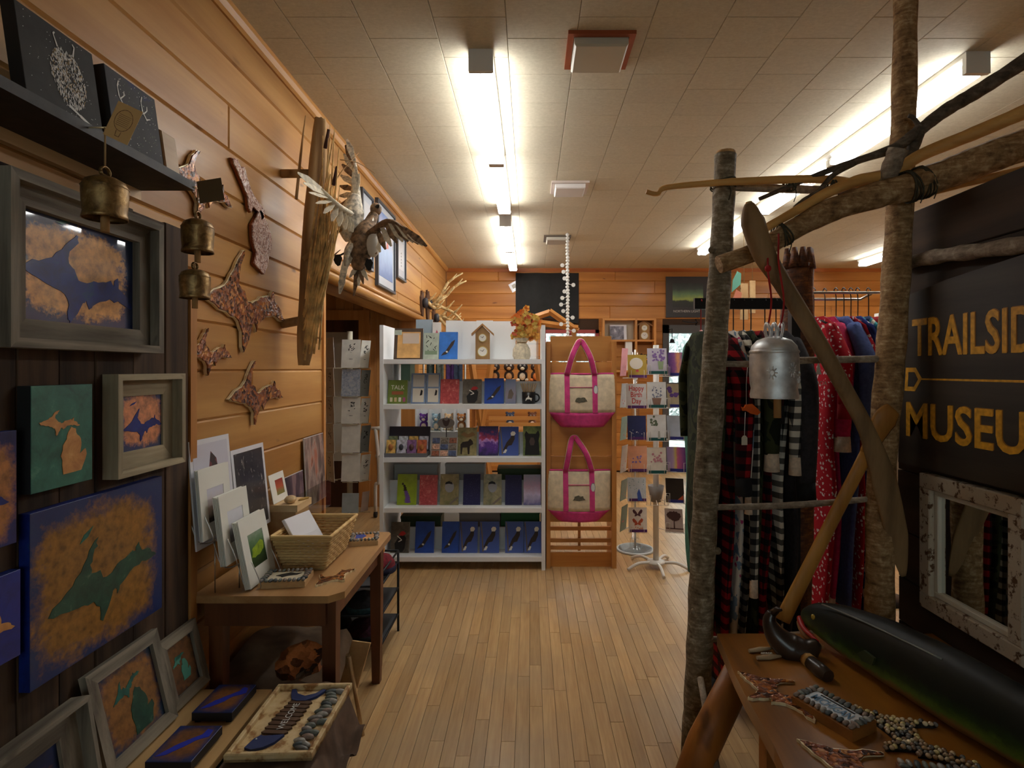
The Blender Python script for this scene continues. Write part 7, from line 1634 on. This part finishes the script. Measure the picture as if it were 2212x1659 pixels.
# ================================================================ LOG POST AND CLOTHES RACKS
LOGM = bark('stripped_log', (98, 54, 26), (44, 24, 14), (150, 92, 40), rough=.55)
t = thing('log_post', 'stripped dark log post with notched top between the clothes racks', 'post', (1.28, 2.74, 0)); lp = P(1722, 600, 2.74)
MB().tube(curve([(lp.x, 2.74, 0), (lp.x - .01, 2.74, .5), (lp.x + .008, 2.74, 1.0), (lp.x, 2.74, 1.6), (lp.x, 2.74, 2.0)], 5), [.074 * (1 + .05 * math.sin(k * 1.3)) for k in range(21)], 14).build('log', LOGM, t)
for k in range(5):
    a = -math.pi / 2 + (k - 2) * .62; MB().tube([(lp.x + math.cos(a) * .056, 2.74 + math.sin(a) * .056, 1.98), (lp.x + math.cos(a) * .06, 2.74 + math.sin(a) * .06, 2.075)], [.03, .012], 6).build('crown_point', LOGM, t)

def plaid(name, c1, c2, size=.055, white=False):
    b = NB(name, .95, 0, .2); MATS[name] = b.m
    g = b.n('SeparateXYZ', {0: b.vec('obj')}); a = b.math('ADD', b.math('MULTIPLY', g.outputs[0], 1.0), b.math('MULTIPLY', g.outputs[1], .7))
    st = lambda q: b.math('GREATER_THAN', b.math('FRACT', b.math('DIVIDE', b.math('ADD', q, 40.0), size)), .5)
    s = b.math('MULTIPLY', b.math('ADD', st(a), st(g.outputs[2])), .5); mid = tuple((p + q) / 2.6 for p, q in zip(c1, c2))
    b.set('Base Color', b.ramp(s, [(0, c1), (.34, mid), (.75, c2)], 'CONSTANT')); return b.m
def printed(name, base, c2, scale=26, thr=.16, c3=None):
    b = NB(name, .95, 0, .2); MATS[name] = b.m; v = b.vec('obj'); w2 = b.n('VectorMath', {0: v, 1: b.n('VectorMath', {0: b.n('TexNoise', {'Vector': v, 'Scale': 60.0}).outputs['Color'], 1: (.02, .02, .02)}, operation='MULTIPLY').outputs[0]}, operation='ADD').outputs[0]
    vo = b.n('TexVoronoi', {'Vector': w2, 'Scale': scale}); d = b.math('MULTIPLY', vo.outputs['Distance'], 1.0); col = b.mix(b.step(d, thr * 1.9, thr * 1.6), base, c2)
    if c3: col = b.mix(b.math('GREATER_THAN', b.n('SeparateXYZ', {0: vo.outputs['Color']}).outputs[0], .72), col, c3)
    b.set('Base Color', col); return b.m
def camo(name, a, c, d):
    b = NB(name, .95, 0, .2); MATS[name] = b.m; b.set('Base Color', b.ramp(b.noise(b.vec('obj'), 9, 2, .5, 1.0), [(0, a), (.45, c), (.56, d)], 'CONSTANT')); return b.m
FAB = dict(red_plaid=plaid('red_buffalo_plaid', (150, 22, 30), (18, 16, 18)), gingham=plaid('black_gingham', (206, 200, 186), (28, 28, 30), .05), camo=camo('green_camo', (34, 40, 26), (54, 58, 36), (24, 28, 20)), floral=printed('white_floral', (206, 196, 184), (176, 60, 110), 22, .13, (110, 130, 150)),
           red_print=printed('red_white_print', (166, 24, 38), (214, 200, 196), 44, .17), pink=plain('pink_knit', (186, 36, 84), .95, var=.1, scale=60), blue=plain('denim_blue_knit', (72, 90, 146), .95, var=.1, scale=60), bluem=printed('blue_moose_print', (46, 66, 140), (206, 206, 210), 16, .2), teal=printed('teal_penguin_print', (70, 156, 160), (206, 200, 180), 16, .17, (40, 60, 100)),
           red=plain('plain_red_knit', (156, 20, 30), .95, var=.1, scale=60), navy=printed('navy_print', (34, 38, 52), (170, 176, 186), 14, .1), green=printed('dark_green_print', (34, 46, 38), (150, 156, 140), 14, .09), beige=plain('beige_knit', (176, 158, 138), .95, var=.1, scale=60), grey=plain('grey_knit', (120, 118, 118), .95, var=.1, scale=60),
           dark=plain('charcoal_knit', (40, 38, 42), .95, var=.2, scale=60), dteal=plain('sea_green_knit', (58, 112, 94), .95, var=.15, scale=40), white=plain('white_knit', (206, 200, 192), .95, var=.06, scale=60), rust=plain('rust_cloth', (140, 72, 50), .95, var=.1, scale=40))
CUFF = plain('cream_cuff', (206, 186, 164), .95, var=.08, scale=80); CUFFB = plain('black_cuff', (26, 26, 28), .95)
GR = {}
def garment(label, px, Y, railz, fab, cuff, z_cuff, z_leg, sleeve_px=None, thick=.040, hang=METAL, group='clothes on the black rail', depth=.21, slw=.042, sh=.13, hook=True):
    """one-piece suit hung edge-on: body, two sleeves, legs and hanger"""
    x = (px - VX) * Y / F; t = thing('hanging_onesie', label, 'clothing', (x, Y, z_leg), group); zt = railz - sh; rr = random.Random(int(px * 7 + Y * 100)); f = FAB[fab]
    zs = [zt, zt - .06, zt - .3, zt - .62, zt - .85, (zt - .85 + z_leg) / 2, z_leg]; ty = [.10, depth, depth * 1.1, depth * .98, depth * .95, depth * .75, depth * .6]; tx = [.012, thick * .45, thick * .55, thick * .6, thick * .55, thick * .5, thick * .42]
    if z_leg > zt - .85: zs = [zt, zt - .06, zt - .2, zt - .35, zt - .5, zt - .6, z_leg]
    m = 22; n = 16; vs = []; ZS, TY, TX = lerp_list(zs, m), lerp_list(ty, m), lerp_list(tx, m); ph = rr.uniform(0, 6)
    for i in range(m):
        sx = .008 * math.sin(i * .5 + ph)
        for k in range(n):
            a = 2 * math.pi * k / n; cx, sy = math.cos(a), math.sin(a); vs.append(V((x + sx + TX[i] * (abs(cx) ** .7) * (1 if cx > 0 else -1) + .004 * math.sin(a * 5 + i * .4), Y + TY[i] * sy * (1 + .05 * math.sin(a * 3 + i * .3)), ZS[i])))
    fs = [(i * n + (k + 1) % n, i * n + k, (i + 1) * n + k, (i + 1) * n + (k + 1) % n) for i in range(m - 1) for k in range(n)] + [tuple(range(n)), tuple((m - 1) * n + k for k in range(n))[::-1]]
    MB().add(vs, fs, True).build('body', f, t)
    if cuff is not None and z_leg < .8: MB().tube([(x, Y - .02, z_leg + .01), (x, Y - .03, z_leg - .06)], [.036, .03], 10, flat=1.5, up=(0, 1, 0)).build('foot_cuff', cuff, t)
    for s in (-1, 1):
        if z_cuff is None: continue
        dx = 0 if sleeve_px is None or s > 0 else (sleeve_px - px) * (Y - .26) / F
        c = curve([(x + dx * .2, Y + s * depth * .75, zt - .05), (x + dx * .6, Y + s * (depth + .045), zt - .2), (x + dx, Y + s * (depth + .06), (zt + z_cuff) / 2), (x + dx, Y + s * (depth + .05), z_cuff + .07)], 4)
        MB().tube(c, lerp_list([slw * .9, slw * 1.15, slw * 1.05, slw * .85], len(c)), 10, flat=.8).build('sleeve', f, t)
        if cuff is not None: MB().tube([(x + dx, Y + s * (depth + .05), z_cuff + .075), (x + dx, Y + s * (depth + .05), z_cuff)], [slw * .8, slw * .9], 10).build('cuff', cuff, t)
    if hook:
        MB().tube(curve([(x, Y, zt - .01), (x, Y, railz - .02), (x, Y + .02, railz + .012), (x, Y + .002, railz + .026), (x, Y - .018, railz + .01)], 4), .0028, 6).build('hanger_hook', hang, t)
        MB().tube([(x, Y - depth * .8, zt - .05), (x, Y, zt + .005), (x, Y + depth * .8, zt - .05)], .006, 6).build('hanger_bar', hang, t)
    return t
Y1, Z1 = 2.62, 1.80
def gz1(py, d=Y1 - .26): return H - (py - VY) * d / F
t = thing('clothes_rail', 'flat black clothes rail on a single stand behind the birch post', 'rack', (1.05, Y1, 0)); MB().box(.755, 1.235, Y1 - .012, Y1 + .012, Z1 - .025, Z1 + .025).build('rail', BLKM, t)
MB().box(1.195, 1.235, Y1 - .02, Y1 + .02, .03, Z1 + .025).build('stand_post', BLKM, t); MB().box(.95, 1.3, Y1 - .03, Y1 + .03, 0, .03).build('foot', BLKM, t); MB().box(1.185, 1.245, Y1 - .3, Y1 + .03, 0, .03).build('foot', BLKM, t)
HR, HB, HW = plain('red_hanger', (170, 30, 36), .4), plain('black_hanger', (30, 30, 32), .4), plain('white_hanger', (206, 206, 206), .4)
garment('green camouflage suit at the open end of the black rail', 1514, Y1, Z1, 'camo', None, gz1(1010), .30, 1511, .034, HR, slw=.03)
garment('sea green suit showing beside the birch post', 1504, Y1 + .22, Z1, 'dteal', None, None, .45, None, .03, hang=HW, hook=False)
garment('white floral suit next to the red plaid suit', 1566, Y1, Z1, 'floral', CUFF, gz1(1110), .12, 1572, .035, HB, slw=.022)
garment('red and black plaid suit with black cuffs behind the birch post', 1548, Y1, Z1, 'red_plaid', CUFFB, gz1(1070), .08, 1562, hang=HR, slw=.04)
garment('narrow black gingham suit beside the floral suit', 1584, Y1, Z1, 'gingham', CUFF, gz1(1290), .2, 1580, .035, HB, slw=.02)
garment('dark camouflage suit with wide cream cuff', 1606, Y1, Z1, 'camo', CUFF, gz1(1018), .16, 1616, hang=HB, slw=.036)
garment('second red and black plaid suit seen below the cream cuff', 1622, Y1, Z1, 'red_plaid', CUFFB, gz1(915), .18, 1628, .045, HB, slw=.03)
garment('wide black gingham suit with cream cuff behind the silver bell', 1652, Y1, Z1, 'gingham', CUFF, gz1(1026), .12, 1662, hang=HB, slw=.03)
garment('charcoal suit between gingham suit and log post', 1676, Y1, Z1, 'dark', CUFFB, gz1(1080), .2, 1684, hang=HB)
garment('rust coloured cloth bag low on the black rail', 1636, Y1 + .05, .62, 'rust', None, None, .12, None, .07, hook=False, depth=.12)
Y2, Z2 = 2.95, 1.895
def gz2(py, d=Y2 - .26): return H - (py - VY) * d / F
t = thing('clothes_rail', 'double chrome clothes rail behind the paddles', 'rack', (1.65, Y2, 0))
MB().tube([(1.42, Y2, Z2), (1.84, Y2, Z2), (1.87, Y2 - .05, Z2 + .015)], .007, 8).build('rail', METAL, t); MB().tube([(1.42, Y2 + .12, Z2 - .02), (1.78, Y2 + .12, Z2 - .02), (1.84, Y2 + .12, Z2 + .01)], .007, 8).build('rail', METAL, t)
MB().tube([(1.43, Y2 + .06, 0), (1.43, Y2 + .06, Z2 + .01)], .014, 8).build('upright', METAL, t); MB().tube([(1.42, Y2, Z2), (1.42, Y2 + .12, Z2 - .02)], .007, 8).build('link', METAL, t); MB().box(1.38, 1.85, Y2 + .03, Y2 + .09, 0, .03).build('foot', BLKM, t); MB().box(1.40, 1.46, Y2 - .25, Y2 + .35, 0, .03).build('foot', BLKM, t)
G2 = 'clothes on the chrome rail'
gt = garment('red suit printed with white moose and trees, nearest the log post', 1758, Y2, Z2, 'red_print', plain('red_cuff', (156, 22, 32), .95), gz2(905), .22, 1764, .04, HB, G2, slw=.034)
MB().text('CANADA', Fr(((1764 - VX) * (Y2 - .31) / F, Y2 - .308, gz2(832, Y2 - .31)), (1, 0, 0), (0, 0, 1)), .026, depth=.0, sx=.9).build('lettering', WHD, gt)
for k, (px, py, s) in enumerate(((1768, 790, .04), (1757, 815, .028))):
    q = P(px, py, Y2 - .31); MB().prism(Fr(q, (1, 0, 0), (0, 0, 1)), [(-s * .35, -s), (-s * .2, -s * .5), (-s * .26, -s * .5), (-s * .12, 0), (-s * .16, 0), (0, s * .6), (s * .16, 0), (s * .12, 0), (s * .26, -s * .5), (s * .2, -s * .5), (s * .35, -s)], 0, .001).build('white_tree', WHD, gt)
garment('bright pink suit with cream cuff on the chrome rail', 1782, Y2 + .02, Z2, 'pink', CUFF, gz2(980), .34, 1770, .03, HB, G2, slw=.046, depth=.16)
garment('denim blue suit hanging beside the pink suit', 1806, Y2, Z2, 'blue', None, gz2(935), .3, 1808, .035, HB, G2, slw=.038)
garment('blue suit with white moose pattern on the chrome rail', 1838, Y2, Z2, 'bluem', CUFF, gz2(1000), .24, 1842, .032, HB, G2, slw=.02)
garment('second red and white print suit behind the slanting paddle', 1823, Y2, Z2, 'red_print', None, gz2(960), .26, 1826, .03, HB, G2, slw=.018)
garment('teal suit with penguin pattern on the chrome rail', 1853, Y2, Z2, 'teal', CUFF, gz2(1060), .28, 1855, .032, HB, G2, slw=.022)
garment('plain dark red sweater suit at the end of the chrome rail', 1876, Y2, Z2, 'red', None, gz2(960), .55, 1876, .05, HB, G2, slw=.046)
garment('navy print suit low behind the honey paddle', 1838, Y2 + .16, Z2, 'navy', CUFF, None, .2, None, .06, HB, G2, hook=False)
garment('dark green print suit low behind the red moose suit', 1796, Y2 + .16, Z2, 'green', CUFF, None, .15, None, .06, HB, G2, hook=False)
garment('beige suit hanging low at the end of the chrome rail', 1880, Y2 + .14, Z2 - .3, 'beige', CUFF, None, .12, None, .07, HB, G2, hook=False)
# pale sweaters on the wall beyond, carved birds
t = thing('white_sweater', 'white sweater on a form beyond the plain red suit', 'clothing', ((1902 - VX) * 3.7 / F, 3.7, 0)); xw = (1904 - VX) * 3.7 / F
MB().tube([(xw, 3.7, .6), (xw, 3.7, 1.0), (xw, 3.7, 1.5), (xw, 3.7, 1.72), (xw, 3.7, 1.80)], [.15, .15, .19, .17, .06], 16, flat=.6).build('torso', FAB['white'], t)
MB().tube([(xw, 3.7, 0), (xw, 3.7, .62)], .02, 10).build('stand_pole', BLKM, t); MB().lathe([(.14, 0), (.14, .02), (.02, .03)], (xw, 3.7, 0), 20).build('stand_base', BLKM, t); MB().tube([(xw, 3.7, 1.79), (xw, 3.7, 1.86)], .04, 10).build('collar', FAB['white'], t)
t = thing('hanging_boards', 'two pine boards with a teal leaf hanging from the ceiling beyond', 'ornament', P(1610, 650, 5.2)); yy = 5.2
for (a, e, y0, y1, m) in ((1600, 1616, 612, 690, PINEB), (1620, 1632, 606, 676, PINEB)): p0, p1 = P(a, y1, yy), P(e, y0, yy); MB().box(p0.x, p1.x, yy, yy + .02, p0.z, p1.z).build('board', m, t); MB().tube([((p0.x + p1.x) / 2, yy + .01, p1.z), ((p0.x + p1.x) / 2, yy + .01, ZC)], .003, 5).build('cord', TWINE, t)
MB().prism(face_y(P(1592, 610, yy).x, P(1592, 610, yy).z, yy), [(-.05, -.09), (.03, -.02), (.035, .08), (0, .1), (-.04, .02)], 0, .01).build('teal_leaf', plain('teal_leaf', (90, 150, 130), .6), t)
MB().prism(face_y(P(1590, 640, yy).x, P(1590, 640, yy).z, yy), [(-.04, -.12), (.03, -.10), (.05, .03), (0, .06), (-.03, -.02)], 0, .01).build('coral_leaf', plain('coral_leaf', (186, 110, 84), .6), t)
MB().tube([P(1592, 585, yy), P(1600, 625, yy)], .004, 5).build('twig', TWINE, t)
